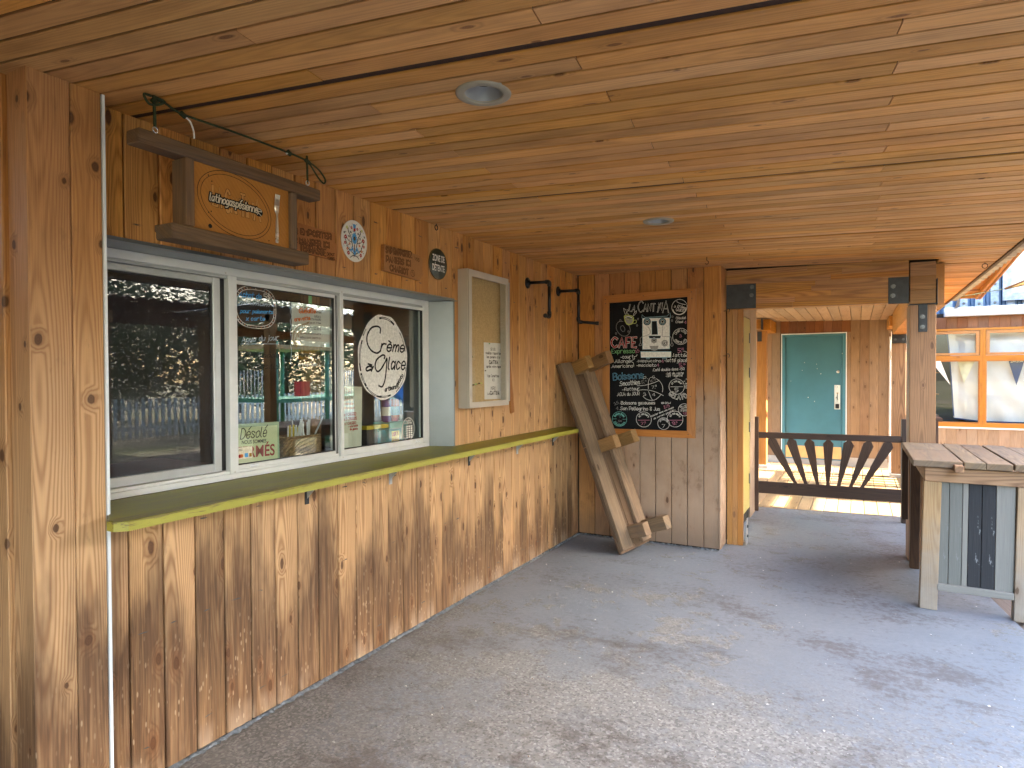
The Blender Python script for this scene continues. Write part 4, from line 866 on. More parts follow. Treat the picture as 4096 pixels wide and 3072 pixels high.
# bottom trim of the beam
po = thing('timber_post', 'square timber post with a bolted steel strap rising behind the bar table', 'post', (2.95,.5,0))
PY = .44
def pY(x): return PY+.06*(x-2.86)
pn = Vector((.06,-1,0)).normalized()
beam('post_shaft', (2.9535,pY(2.9535)-.002,0), (2.9535,pY(2.9535)-.002,2.186), pn, .190, .19, MW['post2'], po, .004)
for i in range(3):
    z = 2.196+.118*i
    beam('post_head', (2.861,pY(2.861),z+.058), (3.046,pY(3.046),z+.058), pn, .1165, .17, MW['post2'], po, .002)
p = Vector((2.919,pY(2.919)-.009,0))
beam('steel_strap', (2.953,pY(2.953)-.008,1.955), (2.953,pY(2.953)-.008,2.190), pn, .066, .007, M_['steel'], po, .002)
for z in (2.083,1.997): mobj('bolt', _bolt, po, frame((2.950,pY(2.95)-.008,z), (0,0,1), pn))
box('steel_side_plate', (3.053,.52,2.29), (.006,.17,.22), M_['steel'], po, .001)
box('steel_cap', (2.954,.52,2.190), (.196,.18,.007), M_['steel'], po, .001)

# hooks and eyes
def hook(loc, label, parent=None, s=1., n=(0,0,-1), x=(1,0,0), grp=None):
    P = [(0,0,0),(0,0,.012*s),(0,0,.024*s)]+[(.011*s*math.sin(a)-.0*s, 0, .024*s+.011*s*(1-math.cos(a))) for a in [R(q) for q in range(20,250,22)]]
    o = tube('hook', smoothline(P, sub=2), .0022*s, M_['black'], None, 6, M=frame(loc, x, n))
    tag(o, label, 'hook', grp); return o
hook(cpt(1.36,-.481), 'small black screw hook in the ceiling above the chalkboard', s=1.3)
hook((1.404,.03,2.175), 'black coat hook on the wall corner just below the steel plate', s=1.6, n=(.8,-.6,0), x=(0,0,1))
hook((1.404,.02,1.77), 'black coat hook lower on the same wall corner at head height', s=1.6, n=(.8,-.6,0), x=(0,0,1))
def eye(loc, r, label, x=(1,0,0)):
    P = [(r*math.sin(a),0,.010+r+(-r*math.cos(a))) for a in [2*math.pi*i/14 for i in range(14)]]
    V, F = join_geo(tube_geo(P, .0032, 6, True), tube_geo([(0,0,0),(0,0,.012)], .003, 6))
    o = mobj('screw_eye', mesh('screw_eye', V, F, M_['black'], True), None, frame(loc, x, (0,0,-1)))
    return tag(o, label, 'screw eye')
eye(cpt(3.426,.80), .020, 'black screw eye in the ceiling near the outer roof edge')
eye(cpt(.022,-2.473), .016, 'black screw eye at the ceiling above the round green sign', (0,1,0))

# recessed downlights
def downlight(x, y, label):
    t = thing('ceiling_light', label, 'light', cpt(x,y), 'round recessed downlights in the board ceiling')
    M = frame(cpt(x,y), (1,0,0), CN)
    lathe('trim_ring', [(.066,.001),(.067,.005),(.073,.007),(.090,.007),(.0975,.004),(.0985,-.002)], M_['ring'], t, 40, M)
    prof = []
    for i in range(15):
        r = .066-.0014*i; prof += [(r,-.003*i),(r-.0010,-.003*i-.0016)]
    lathe('baffle', prof, M_['baffle'], t, 40, M)
    lathe('lamp_lens', [(.0455,-.046),(.03,-.047),(.0,-.047)], M_['baffle'], t, 24, M)
downlight(1.312, -4.012, 'nearer recessed silver downlight in the board ceiling')
downlight(1.345, -1.897, 'farther recessed silver downlight in the board ceiling')

# ------------------------------------------------------------------ serving window (frame plane x = -.15)
FX = -.150
win = thing('serving_window', 'long white aluminium sliding window of the kiosk above the counter', 'window', (FX,-3.4,CTZ))
ZT = 2.128
def bar(name, y0, y1, z0, z1, x1, dep, mat=M_['alu'], parent=None):
    return box(name, ((x1-dep/2),(y0+y1)/2,(z0+z1)/2), (dep,y1-y0,z1-z0), mat, parent or win, .0018)
head = thing('window_surround', 'grey metal lining of the window recess with sloped drip cap', 'trim', (0,-3.4,HEADZ))
# reveal: head, right jamb, drip cap
multi('head_lining', [(FX-.01,.004,-4.632,-2.2505,ZT-.004,ZT+.0)], M_['flash'], head)
multi('drip_cap', [(.0015,.022,-4.632,-2.226,ZT-.006,ZT-.003),(.0015,.004,-4.632,-2.2345,ZT-.003,ZT+.012)], M_['flash'], head)
multi('jamb_lining', [(.0035,.006,-2.2535,-2.238,CTZ,ZT-.0065)], M_['flash'], head)
_V = [(a,b+d,z) for z in (CTZ,ZT-.0065) for a,b in ((FX-.005,-2.329),(.0035,-2.2535)) for d in (0,.003)]
mobj('jamb_lining', mesh('jamb_lining', _V, [(0,2,6,4),(1,5,7,3),(0,1,3,2),(4,6,7,5),(0,4,5,1),(2,3,7,6)], M_['flash']), head)
bar('head_rail', -4.632, -2.327, 2.086, ZT-.0045, FX, .05)
bar('track_rail', -4.632, -2.345, 2.071, 2.086, FX-.008, .042, M_['alug'])
bar('sill_rail', -4.632, -2.327, CTZ+.001, 1.143, FX, .05)
bar('sill_lip', -4.632, -3.20, 1.1435, 1.158, FX-.006, .044)
bar('side_stile', -2.389, -2.327, 1.1435, 2.0855, FX, .045)
bar('mullion', -3.928, -3.882, 1.144, 2.0855, FX+.001, .045)
bar('mullion', -3.190, -3.165, 1.144, 2.0855, FX+.003, .045)
bar('meeting_stile', -3.227, -3.192, 1.160, 2.0700, FX-.012, .035, M_['alug'])
bar('meeting_stile', -3.214, -3.205, 1.1605, 2.069, FX-.010, .030, M_['rubber'])
for (a, b) in ((-3.882,-3.227),(-3.165,-2.389)):
    bar('sash_rail', a, b, 1.1585 if a < -3.5 else 1.144, 1.178, FX-.004, .03)
    bar('sash_rail', a, b, 2.052, 2.0700, FX-.004, .03)
    for z0, z1 in ((1.1785,1.182),(2.0485,2.0515)): bar('gasket', a, b, z0, z1, FX-.008, .02, M_['rubber'])
    bar('gasket', b-.004, b, 1.182, 2.0485, FX-.008, .02, M_['rubber'])
# left bay: dark screened sash set deeper
bar('sash_stile', -3.998, -3.960, 1.160, 2.0700, FX-.018, .025, M_['alug'])
bar('gasket', -3.959, -3.9285, 1.160, 2.070, FX-.030, .02, M_['rubber'])
bar('sash_rail', -4.632, -3.999, 1.160, 1.200, FX-.018, .025, M_['alug'])
bar('sash_rail', -4.632, -3.999, 2.040, 2.0700, FX-.018, .025, M_['alug'])
bar('gasket', -4.632, -4.004, 2.033, 2.0395, FX-.022, .012, M_['rubber'])
bar('gasket', -4.006, -4.0, 1.2005, 2.033, FX-.022, .012, M_['rubber'])
def pane(y0, y1, z0, z1, x, mat, name='pane'):
    return box(name, (x,(y0+y1)/2,(z0+z1)/2), (.0035,y1-y0,z1-z0), mat, win)
pane(-4.628, -4.0, 1.19, 2.05, FX-.034, M_['glass'])
pane(-3.884, -3.226, 1.17, 2.06, FX-.020, M_['glass'])
pane(-3.166, -2.388, 1.17, 2.06, FX-.020, M_['glass'])
me = mesh('insect_screen', [(FX-.024,-4.628,1.195),(FX-.024,-4.001,1.195),(FX-.024,-4.001,2.045),(FX-.024,-4.628,2.045)], [(0,1,2,3)], M_['screen'])
mobj('insect_screen', me, win)
for y_, z_ in ((-3.80,1.168),(-3.775,1.168),(-2.47,1.160),(-2.445,1.160)):
    mobj('weep_cap', mesh('weep_cap', *lathe_geo([(0,.006),(.006,.005),(.009,0)],10), M_['white'], True), win, Matrix.Translation((FX-.0035,y_,z_)) @ Matrix.Rotation(R(90),4,'Y') @ Matrix.Scale(1.5,4,(0,1,0)))
for y_, z_ in ((-3.945,2.095),(-3.905,1.15),(-3.178,2.092),(-3.178,1.135)):
    mobj('screw', mesh('screw', *lathe_geo([(0,.002),(.004,.0015),(.005,0)],8), M_['chrome']), win, Matrix.Translation((FX+.0035,y_,z_)) @ Matrix.Rotation(R(90),4,'Y'))

# ------------------------------------------------------------------ counter
ct = thing('counter', 'long olive green serving counter with worn yellow front edge', 'counter', (.12,-2.5,CTZ))
xw = FX+.0
top = [(FX,-4.631),(.1075,-4.631),(.205,-4.686),(.245,-4.689),(.271,-4.660),(.249,-3.6),(.242,-2.2),(.222,-.40),(-.0,-.40),(.003,-2.2505),(FX,-2.326)]
prism('counter_top', top, CTZ-.030, CTZ-.0005, M_['counter'], ct, axis=2)
edge = [(.1075,-4.632),(.205,-4.687),(.2455,-4.690),(.272,-4.660),(.250,-3.6),(.243,-2.2),(.223,-.3995)]
V = []; F = []
for i, (a, b) in enumerate(edge):
    t = .006
    nx, ny = ((-.3,-1) if i == 0 else (-.3,-1) if i == 1 else (.4,-.9) if i == 2 else (1,-.3) if i == 3 else (1,0))
    for dx in (0, t):
        for z in (CTZ-.0345, CTZ-.0025): V.append((a+nx*dx, b+ny*dx, z))
for i in range(len(edge)-1):
    a = i*4; b = a+4
    F += [(a+2,a+3,b+3,b+2),(a,b,b+1,a+1),(a+1,b+1,b+3,a+3),(a,a+2,b+2,b)]
F += [(0,1,3,2),(24,26,27,25)]
mobj('edge_band', mesh('edge_band', V, F, M_['cedge']), ct)
for i, yb in enumerate((-3.60,-2.94,-2.06,-1.32,-.62)):
    b = multi('bracket', [(.003,.008,yb-.013,yb+.013,CTZ-.16,CTZ-.036),(.008,.14,yb-.013,yb+.013,CTZ-.041,CTZ-.036)], M_['alug'] if i % 2 else M_['steel'], ct)
    V = [(.008,yb-.003,CTZ-.13),(.008,yb+.003,CTZ-.13),(.10,yb-.003,CTZ-.041),(.10,yb+.003,CTZ-.041),(.008,yb-.003,CTZ-.10),(.008,yb+.003,CTZ-.10),(.07,yb-.003,CTZ-.041),(.07,yb+.003,CTZ-.041)]
    mobj('bracket_brace', mesh('bracket_brace', V, [(0,1,3,2),(4,6,7,5),(0,2,6,4),(1,5,7,3)], M_['alug']), b)

# ------------------------------------------------------------------ kiosk interior
kr = thing('kiosk_room', 'dim interior of the kiosk seen through the serving window', 'room', (-1.5,-3.2,0))
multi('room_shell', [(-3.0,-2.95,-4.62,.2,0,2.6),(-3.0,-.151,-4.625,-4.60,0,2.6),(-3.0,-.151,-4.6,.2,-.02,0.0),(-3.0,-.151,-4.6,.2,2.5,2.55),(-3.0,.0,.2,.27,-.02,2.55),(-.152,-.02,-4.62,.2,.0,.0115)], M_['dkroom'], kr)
for i in range(9):
    plank('inner_board', (-1.35+i*.127,-2.14,1.0), (-1.35+i*.127,-2.14,2.45), (0,-1,0), .125, .015, MW['inner'], kr, .003)
multi('shelf', [(-1.4,-.2,-2.45,-2.15,1.05,1.08),(-2.9,-1.6,-4.5,-4.1,1.45,1.48)], M_['dkroom'], kr)
multi('red_shelf', [(-1.2,-.6,-4.55,-3.6,1.0,1.12),(-2.9,-2.6,-4.5,-3.2,1.9,2.2)], M_['red2'], kr)
beam('inner_post', (-.55,-2.985,0.0), (-.55,-2.985,2.5), (1,0,0), .085, .09, MW['apron'], kr)
multi('inner_sill', [(-.62,-.186,-4.6,-2.26,1.085,1.125)], M_['dkroom'], kr)
multi('lining', [(-1.3,-.19,-2.33,-2.30,1.126,2.45)], M_['flash'], kr)
multi('menu_board', [(-2.94,-2.9,-4.2,-3.4,1.3,1.9)], MW['post2'], kr)
# ------------------------------------------------------------------ things behind the glass
sg = thing('closed_sign', 'pale yellow and green closed sign standing inside the window, Désolé nous sommes fermés', 'sign', (-.20,-3.73,1.15))
prism('sign_board', [(-3.876,1.127),(-3.589,1.127),(-3.592,1.369),(-3.872,1.374)], -.206, -.202, M_['signg'], sg)
prism('sign_face', [(-3.870,1.160),(-3.602,1.158),(-3.604,1.352),(-3.868,1.355)], -.2018, -.2010, M_['signy'], sg)
ps = lambda a,b,l:(-.2003+.0004*l,a,b)
ik = Ink(ps)
for t,x0,z0,x1,z1,h,c,wd,st in SIGNTXT: ik.text(t,(x0,z0),(x1,z1),h,c,.0048,st)
ik.build(sg)
for t, a, b, u in SIGNB: font_mesh('printed_words', t, a, b, u[1]-a[1], ps, M_['ink'] if t[0]=='N' else M_['fermes'], sg)
st = thing('card_sticker', 'clear sticker with payment card logos on the window corner', 'sticker', (FX,-3.85,1.2))
ik = Ink(lambda a,b,l:(FX-.0165+.0002*l,a,b))
ik.poly([(-3.876,1.205),(-3.790,1.205),(-3.790,1.262),(-3.876,1.262)],'W')
ik.text('VISA',(-3.872,1.245),(-3.848,1.245),.009,'d',.0015,lv=1); ik.disc((-3.862,1.220),.009,.009,'R',1,12); ik.disc((-3.852,1.220),.009,.009,'O',1,12)
ik.poly([(-3.834,1.211),(-3.815,1.211),(-3.815,1.231),(-3.834,1.231)],'B',1); ik.poly([(-3.808,1.211),(-3.793,1.211),(-3.793,1.229),(-3.808,1.229)],'n',1)
ik.build(st,'sticker_print')

bk = thing('wicker_basket', 'brown wicker basket of straws inside the window', 'basket', (-.30,-3.37,1.125))
V, F = [], []
nr, ns = 15, 44
for i in range(nr):
    z = 1.127+.142*i/(nr-1)
    for k in range(ns):
        a = 2*math.pi*k/ns; bu = (.004 if (i+k)%2 else -.002)+.008*math.sin(i/nr*3)
        rx, ry = .062+bu, .128+bu; p_ = 3.2
        ca, sa = math.cos(a), math.sin(a)
        V.append((-.30+rx*abs(ca)**(2/p_)*(1 if ca>=0 else -1), -3.368+ry*abs(sa)**(2/p_)*(1 if sa>=0 else -1), z))
for i in range(nr-1):
    for k in range(ns): F.append((i*ns+k, i*ns+(k+1)%ns, (i+1)*ns+(k+1)%ns, (i+1)*ns+k))
mobj('woven_side', mesh('woven_side', V, F, M_['wicker']), bk)
rim = [(-.30+.066*abs(math.cos(a))**.62*(1 if math.cos(a)>=0 else -1), -3.368+.132*abs(math.sin(a))**.62*(1 if math.sin(a)>=0 else -1), 1.272) for a in [2*math.pi*i/32 for i in range(32)]]
tube('rim', rim, .006, M_['wicker'], bk, 6, True)
o_ = random.Random(3)
for i in range(16):
    y0 = -3.34+o_.uniform(-.045,.05); a = o_.uniform(-.02,.02); hgt = o_.uniform(1.33,1.365)
    s = tube('drinking_straw', [(-.30+o_.uniform(-.03,.03),y0,1.16),(-.30+o_.uniform(-.03,.03),y0+a,hgt)], .0042, M_['decal'], None, 6)
    tag(s, 'white paper straw standing in the wicker basket', 'straw', 'white straws in the basket')
s = tube('drinking_straw', [(-.29,-3.30,1.2),(-.285,-3.19,1.378)], .0048, M_['decal'], None, 6); tag(s, 'white straw leaning far out of the basket to the side', 'straw', 'white straws in the basket')
for i in range(7):
    y0 = -3.445+i*.013
    s = tube('sugar_stick', [(-.30,y0,1.18),(-.31,y0+.012,1.325+o_.uniform(-.01,.01))], .005, M_['candyy'] if i%2 else M_['decal'], None, 5); tag(s, 'slim yellow and white wrapped stick in the wicker basket', 'stick', 'wrapped sticks in the basket')
# cans
V, F = lathe_geo([(0,.002),(.022,.0),(.031,.008),(.033,.016),(.033,.142),(.029,.155),(.027,.157),(.0255,.153),(0,.152)], 20)
def can(x, y, z, mats, label, hs=1.):
    t = thing('drink_can', label, 'can', (x,y,z), 'drink cans stacked behind the glass')
    M = Matrix.Translation((x,y,z)) @ Matrix.Scale(hs,4,(0,0,1))
    mobj('can_body', mesh('can_body', V, F, mats[0], True), t, M)
    Vb, Fb = lathe_geo([(.0334,.045),(.0334,.105)], 20)
    mobj('can_band', mesh('can_band', Vb, Fb, mats[1], True), t, M)
    return t
can(-.40,-2.395,1.285,(M_['red'],M_['posterb']),'red drink can in the lower row behind the egg logo')
can(-.40,-2.30,1.285,(M_['decal'],M_['alug']),'white drink can between the red and the yellow one')
can(-.40,-2.205,1.285,(M_['candyy'],M_['c_B']),'yellow drink can with a blue round label')
can(-.40,-2.485,1.285,(M_['purple'],M_['decal']),'purple drink can at the left of the lower row',)
can(-.40,-2.21,1.444,(M_['c_g'],M_['decal']),'green drink can on top of the yellow one')
can(-.40,-2.29,1.444,(M_['c_t'],M_['c_g']),'pale green drink can on top of the white one')
box_t = thing('plastic_crate', 'pale teal plastic container under the stacked cans', 'container', (-.40,-2.34,1.125))
multi('crate_body', [(-.48,-.34,-2.52,-2.33,1.127,1.283)], M_['teal2'], box_t); multi('crate_rim', [(-.485,-.335,-2.525,-2.3305,1.26,1.284)], M_['teal2'], box_t)
multi('crate_foot', [(-.46,-.35,-2.33,-2.18,1.127,1.284)], M_['teal2'], box_t)
cbx = thing('candy_box', 'yellow topped dark candy box standing inside the last window', 'box', (-.30,-2.76,1.125))
multi('box_body', [(-.335,-.275,-2.83,-2.725,1.127,1.262)], M_['dkroom'], cbx); multi('box_lid', [(-.34,-.27,-2.835,-2.62,1.2625,1.285)], M_['candyy'], cbx)
cb2 = thing('candy_packet', 'teal candy box with a yellow panel beside the dark one', 'box', (-.27,-2.61,1.125))
multi('box_body', [(-.30,-.262,-2.722,-2.50,1.127,1.250)], M_['candy'], cb2); multi('box_panel', [(-.2618,-.2608,-2.60,-2.52,1.135,1.235)], M_['candyy'], cb2)
ik = Ink(lambda a,b,l:(-.2603+.0003*l,a,b)); ik.text('POPEYE',(-2.595,1.20),(-2.527,1.206),.024,'R',.005); ik.text('BONBONS',(-2.59,1.155),(-2.53,1.157),.010,'R',.002); ik.text('BONBONS',(-2.59,1.17),(-2.53,1.172),.008,'R',.002); ik.build(cb2)
def paper(name, label, cat, poly, x, mat, rowsT=None, thick=.0008):
    t = thing(name, label, cat, (x,poly[0][0],poly[-1][1]))
    prism('sheet', poly, x-thick, x, mat, t)
    return t
t = paper('menu_sheet', 'white printed sheet taped inside the middle window', 'paper', PAPER1, -.185, M_['paper'])
ik = Ink(lambda a,b,l:(-.1845+.0002*l,a,b))
for r_ in PAPTXT: ik.text(r_[0],(r_[1],r_[2]),(r_[3],r_[4]),r_[5],r_[6],.0017,r_[8])
ik.build(t); prism('tape_strip', TAPE, -.184, -.1835, M_['tape'], t)
t = paper('churros_sheet', 'cream sheet of handwritten churros prices in the last window', 'paper', PAPER2, -.185, M_['paper2'])
ik = Ink(lambda a,b,l:(-.1845+.0002*l,a,b))
for r_ in CHURRO: ik.text(r_[0],(r_[1],r_[2]),(r_[3],r_[4]),r_[5],r_[6],.0032,r_[8])
ik.build(t)
# marker writing on the panes
GX = FX-.0178
wr = thing('window_writing', 'blue and white marker writing drawn on the middle window pane', 'lettering', (GX,-3.6,1.6))
ik = Ink(lambda a,b,l:(GX+.0003*l,a,b))
for r_ in GLASSTXT: ik.text(r_[0],(r_[1],r_[2]),(r_[3],r_[4]),r_[5],r_[6],.0026*r_[7]+.0008,r_[8])
(gx,gz,grx,gry),(gx2,gz2,grx2,gry2) = GOVAL
def sq(c, rx, ry, p=2.8, n=60): return [(c[0]+rx*abs(math.cos(a))**(2/p)*(1 if math.cos(a)>0 else -1), c[1]+ry*abs(math.sin(a))**(2/p)*(1 if math.sin(a)>0 else -1)) for a in [2*math.pi*i/n for i in range(n+1)]]
ik.line(sq((gx-.008,gz-.010),.124,.103),.0028,'w'); ik.line(sq((gx-.008,gz-.012),.112,.090),.0026,'w')
for i in range(40):
    a = 2*math.pi*i/40; P_ = [(gx-.008+q*abs(math.cos(a))**.71*(1 if math.cos(a)>0 else -1), gz-.011+s_*abs(math.sin(a))**.71*(1 if math.sin(a)>0 else -1)) for q, s_ in ((.114,.092),(.122,.101))]
    ik.line(P_,.002,'O' if i%2 else 'w')
ik.line(GWAVE,.003,'G',0,True)
for P_ in SHRIMP: ik.line(P_,.003,'n',0,True)
ik.line([(-3.85,1.765),(-3.62,1.775)],.003,'G')
ik.build(wr)
# egg decal
eg = thing('egg_decal', 'white egg shaped ice cream decal with black script on the last window', 'decal', (GX,-2.78,1.46))
ik = Ink(lambda a,b,l:(GX+.0004+.0003*l,a,b))
pts_ = []
for i in range(56):
    a = 2*math.pi*i/56; r_ = 1+.012*math.sin(7*a)+.01*math.sin(11*a+1)
    yv = math.sin(a); pts_.append((-2.788+.238*r_*math.cos(a)*(1-.08*yv), 1.725+.268*r_*yv))
ik.poly(pts_, 'w')
for a0, a1, rr_, wd in ((100,60,.92,.013),(158,200,.93,.012),(205,225,.94,.014),(228,262,.95,.011),(40,10,.94,.007),(345,300,.955,.006),(262,285,.94,.012),(140,150,.95,.007)):
    P_ = []
    for i in range(9):
        a = R(a0+(a1-a0)*i/8); P_.append((-2.788+.238*rr_*math.cos(a)*(1-.08*math.sin(a)), 1.725+.268*rr_*math.sin(a)))
    ik.line(P_, wd, 'x', 1, False)
    ik.line(P_[1:-2], wd*.3, 'w', 2)
for r_ in EGGTXT: ik.text(r_[0],(r_[1],r_[2]),(r_[3],r_[4]),r_[5],'x',.0100*r_[7]/1.6+.0010,'i',1)
ik.line(EGGC,.0115,'x',1,True); ik.line(EGGG,.0115,'x',1,True); ik.build(eg,'decal_print')
hd = thing('hours_decal', 'small round opening hours decal in the lower corner of the last window', 'decal', (GX,-2.54,1.17))
ik = Ink(lambda a,b,l:(GX+.0004+.0003*l,a,b))
hc = (-2.541,1.250)
ik.ell(hc,.066,.076,.003,'w'); ik.ell(hc,.062,.072,.0015,'w')
ik.text('HEURES',(-2.568,1.300),(-2.516,1.300),.010,'w',.0022); ik.text("D'OUVERTURE",(-2.580,1.285),(-2.505,1.285),.010,'w',.0022)
for i in range(6):
    for j in range(4):
        a, b = -2.588+j*.024, 1.262-i*.0145
        if j: ik.poly([(a,b),(a+.019,b),(a+.019,b+.011),(a,b+.011)],'w')
        else: ik.text('LMJVSD'[i]+'U',(a+.004,b+.001),(a+.017,b+.001),.008,'w',.0015)
ik.build(hd,'decal_print')

# ------------------------------------------------------------------ cork notice cabinet
cc_ = thing('notice_cabinet', 'shallow beige metal cabinet with glazed door over a bare cork board', 'cabinet', (.04,-1.86,1.37))
yA, yB, zA, zB = -2.190, -1.612, 1.374, 2.352
multi('cabinet_body', [(.002,.080,yA,yA+.012,zA,zB),(.002,.080,yB-.012,yB,zA,zB),(.002,.080,yA+.012,yB-.012,zA,zA+.012),(.002,.080,yA+.012,yB-.012,zB-.012,zB),(.002,.012,yA+.012,yB-.012,zA+.012,zB-.012)], M_['cabinet'], cc_)
dd = multi('door_frame', [(.0805,.092,yA+.004,yA+.042,zA+.004,zB-.004),(.0805,.092,yB-.042,yB-.004,zA+.004,zB-.004),(.0805,.092,yA+.042,yB-.042,zA+.004,zA+.042),(.0805,.092,yA+.042,yB-.042,zB-.050,zB-.004)], M_['cabinet'], cc_)
multi('cork_panel', [(.0125,.022,yA+.013,yB-.013,zA+.013,zB-.013)], M_['cork'], cc_)
multi('glass_panel', [(.083,.086,yA+.042,yB-.042,zA+.042,zB-.050)], M_['glassc'], cc_)
multi('hinge', [(.02,.095,yB,yB+.008,zA+.03,zB-.03)], M_['alug'], cc_)
nt_ = thing('paper_notice', 'white paper notice pinned in the lower corner of the cork board', 'notice', (.03,-1.75,1.42))
prism('sheet', PAPER3, .0235, .0245, M_['paper'], nt_)
sh = .0
ik = Ink(lambda a,b,l:(.0250+.0003*l,a,b))
for r_ in NOTICE:
    dy = -.0
    if r_[7] > 2: ik.text(r_[0],(r_[1],r_[2]),(r_[3],r_[4]),r_[5],'x',.0075,'')
    else: ik.text(r_[0],(r_[1],r_[2]),(r_[3],r_[4]),r_[5],'x',.0036,'')
ik.build(nt_)
for y_, z_, c_ in ((-1.80,1.845,'c_g'),(-1.61,1.84,'c_x'),(-1.86,1.64,'c_x'),(-1.615,1.66,'c_x')):
    mobj('push_pin', mesh('push_pin', *lathe_geo([(0,.008),(.004,.007),(.003,.003),(.005,0)],8), M_[c_], True), nt_, Matrix.Translation((.0246,y_,z_)) @ Matrix.Rotation(R(90),4,'Y'))
for i, (y_, z_) in enumerate([(-2.05,1.74),(-2.045,1.742),(-2.06,1.53),(-2.045,1.533),(-2.03,1.537),(-2.012,1.54),(-1.995,1.542),(-1.975,1.542),(-1.95,1.546),(-1.92,1.548)]):
    o = mobj('push_pin', mesh('push_pin', *lathe_geo([(0,.012),(.005,.011),(.003,.004),(.006,0)],8), M_[('c_d','c_y','c_g','c_n')[i%4]], True), None, Matrix.Translation((.0225,y_,z_)) @ Matrix.Rotation(R(90),4,'Y'))
    tag(o, ('single','second')[i]+' spare push pin in the bare cork left of the notice' if z_ > 1.6 else ('first','second','third','fourth','fifth','sixth','seventh','last')[i-2]+' push pin of the short row low on the cork board', 'pin', 'push pins stuck in the cork board')

# ------------------------------------------------------------------ signs above the window
def carved(name, label, poly, rowsT, star=None):
    t = thing(name, label, 'sign', (.02,poly[0][0],poly[-1][1]))
    prism('sign_board', poly, .0015, .0255, MW['carve'], t)
    ik = Ink(lambda a,b,l:(.0258+.0003*l,a,b))
    for r_ in rowsT:
        st_ = r_[8]
        if st_ == 'o':
            S, wt = strokes(r_[0]); h_ = r_[5]; L_ = math.hypot(r_[3]-r_[1], r_[4]-r_[2]); k_ = L_/wt; sl = (r_[4]-r_[2])/(r_[3]-r_[1])
            for P_ in S:
                Q = [(r_[1]+a*k_, r_[2]+a*k_*sl+b*h_) for a, b in P_]
                ik.line(Q, .0100, 'c', 0); ik.line(Q, .0042, 'E', 1)
        else: ik.text(r_[0],(r_[1],r_[2]),(r_[3],r_[4]),r_[5],'c',.0035)
    if star:
        ik.ell(star,.020,.020,.003,'c'); ik.line([(star[0]+.016*math.sin(R(144*i)), star[1]+.016*math.cos(R(144*i))) for i in range(6)],.003,'c')
    ik.build(t,'carved_words'); return t
M_['c_E'] = paint('carved_relief', (.24,.105,.04), .7, 0, .1, 60, .2)
carved('carved_sign', 'carved wooden board partly hidden behind the hanging sign, TERRASSE', CARV1, CARVE1)
carved('carved_sign', 'carved wooden board asking to bring back baskets, right of the floral oval', CARV2, CARVE2, (-2.735,2.245))
stk = prism('carved_stick', STICK, .0015, .016, MW['carve'], None); tag(stk, 'thin carved wooden slat hanging beside the cork cabinet', 'slat')
zs = thing('round_sign', 'dark green round sign reading ZONE DE DÉTENTE', 'sign', (.01,-2.43,2.24))
Md = frame((.003,-2.433,2.350), (0,1,0), (1,0,0))
lathe('sign_disc', [(.1045,0),(.1045,.003),(.103,.0045),(0,.005)], M_['zone'], zs, 48, Md)
lathe('sign_rim', [(.1010,.0052),(.1030,.0052)], M_['c_n'], zs, 48, Md)
pz_ = lambda a,b,l:(.0090,a,b)
font_mesh('printed_words', 'ZONE DE', (-2.500,2.367), (-2.362,2.367), .042, pz_, M_['decal'], zs)
font_mesh('printed_words', 'DÉTENTE', (-2.502,2.303), (-2.362,2.303), .042, pz_, M_['decal'], zs)
# floral plate
fp = thing('floral_plaque', 'oval white plaque painted with blue and dark red flowers', 'plaque', (.01,-3.236,2.245))
rx_, rz_ = .103, .115; fc = (-3.236,2.357)
V = [(.0055,fc[0]+rx_*math.cos(2*math.pi*i/48),fc[1]+rz_*math.sin(2*math.pi*i/48)) for i in range(48)]
prism('plaque_disc', [(v[1],v[2]) for v in V], .002, .0055, M_['paper'], fp)
ik = Ink(lambda a,b,l:(.0060+.0003*l,fc[0]+a*rx_/.105,fc[1]+b*rz_/.115))
rf = random.Random(5)
for sgn in (-1,1):
    ik.line([(0,-.075),(.012*sgn,-.045),(.020*sgn,-.015),(.030*sgn,.02),(.048*sgn,.045),(.052*sgn,.065)],.0055,'d',0,True)
    ik.line([(0,-.075),(.030*sgn,-.060),(.052*sgn,-.045),(.066*sgn,-.015),(.075*sgn,.0)],.0045,'d',0,True)
    ik.line([(.022*sgn,-.01),(.045*sgn,-.005),(.062*sgn,.010),(.070*sgn,.025)],.0035,'d',0,True)
    ik.line([(0,-.08),(.02*sgn,-.085),(.035*sgn,-.095)],.004,'d',0,True)
    for (a, b, c_, s_) in ((.060,.066,'y',.010),(.072,.012,'R',.013),(.076,-.020,'R',.010),(.058,-.050,'O',.009),(.050,-.072,'R',.012),(.024,.070,'R',.009),(.045,.020,'d',.007),(.040,-.020,'O',.008),(.082,.035,'d',.007),(.030,.045,'d',.007),(.030,-.055,'B',.010),(.018,-.040,'B',.009)):
        for q in range(5):
            an = 2*math.pi*q/5+a*40; ik.disc((a*sgn+s_*.5*math.cos(an), b+s_*.5*math.sin(an)), s_*.42, s_*.42, c_, 1, 7)
        ik.disc((a*sgn,b), s_*.25, s_*.25, 'w', 2, 7)
    for q in range(46):
        an = rf.uniform(0,math.pi/2*1.0); rr_ = rf.uniform(.35,.96); sg2 = rf.choice((-1,1))
        a, b = sgn*.098*rr_*math.cos(an), sg2*.108*rr_*math.sin(an)
        if a*a+b*b < .0009: continue
        dd_ = rf.uniform(0,6.28); l_ = rf.uniform(.004,.008); ik.line([(a,b),(a+l_*math.cos(dd_),b+l_*math.sin(dd_))], .0026, rf.choice('ddddRBn'), 0)
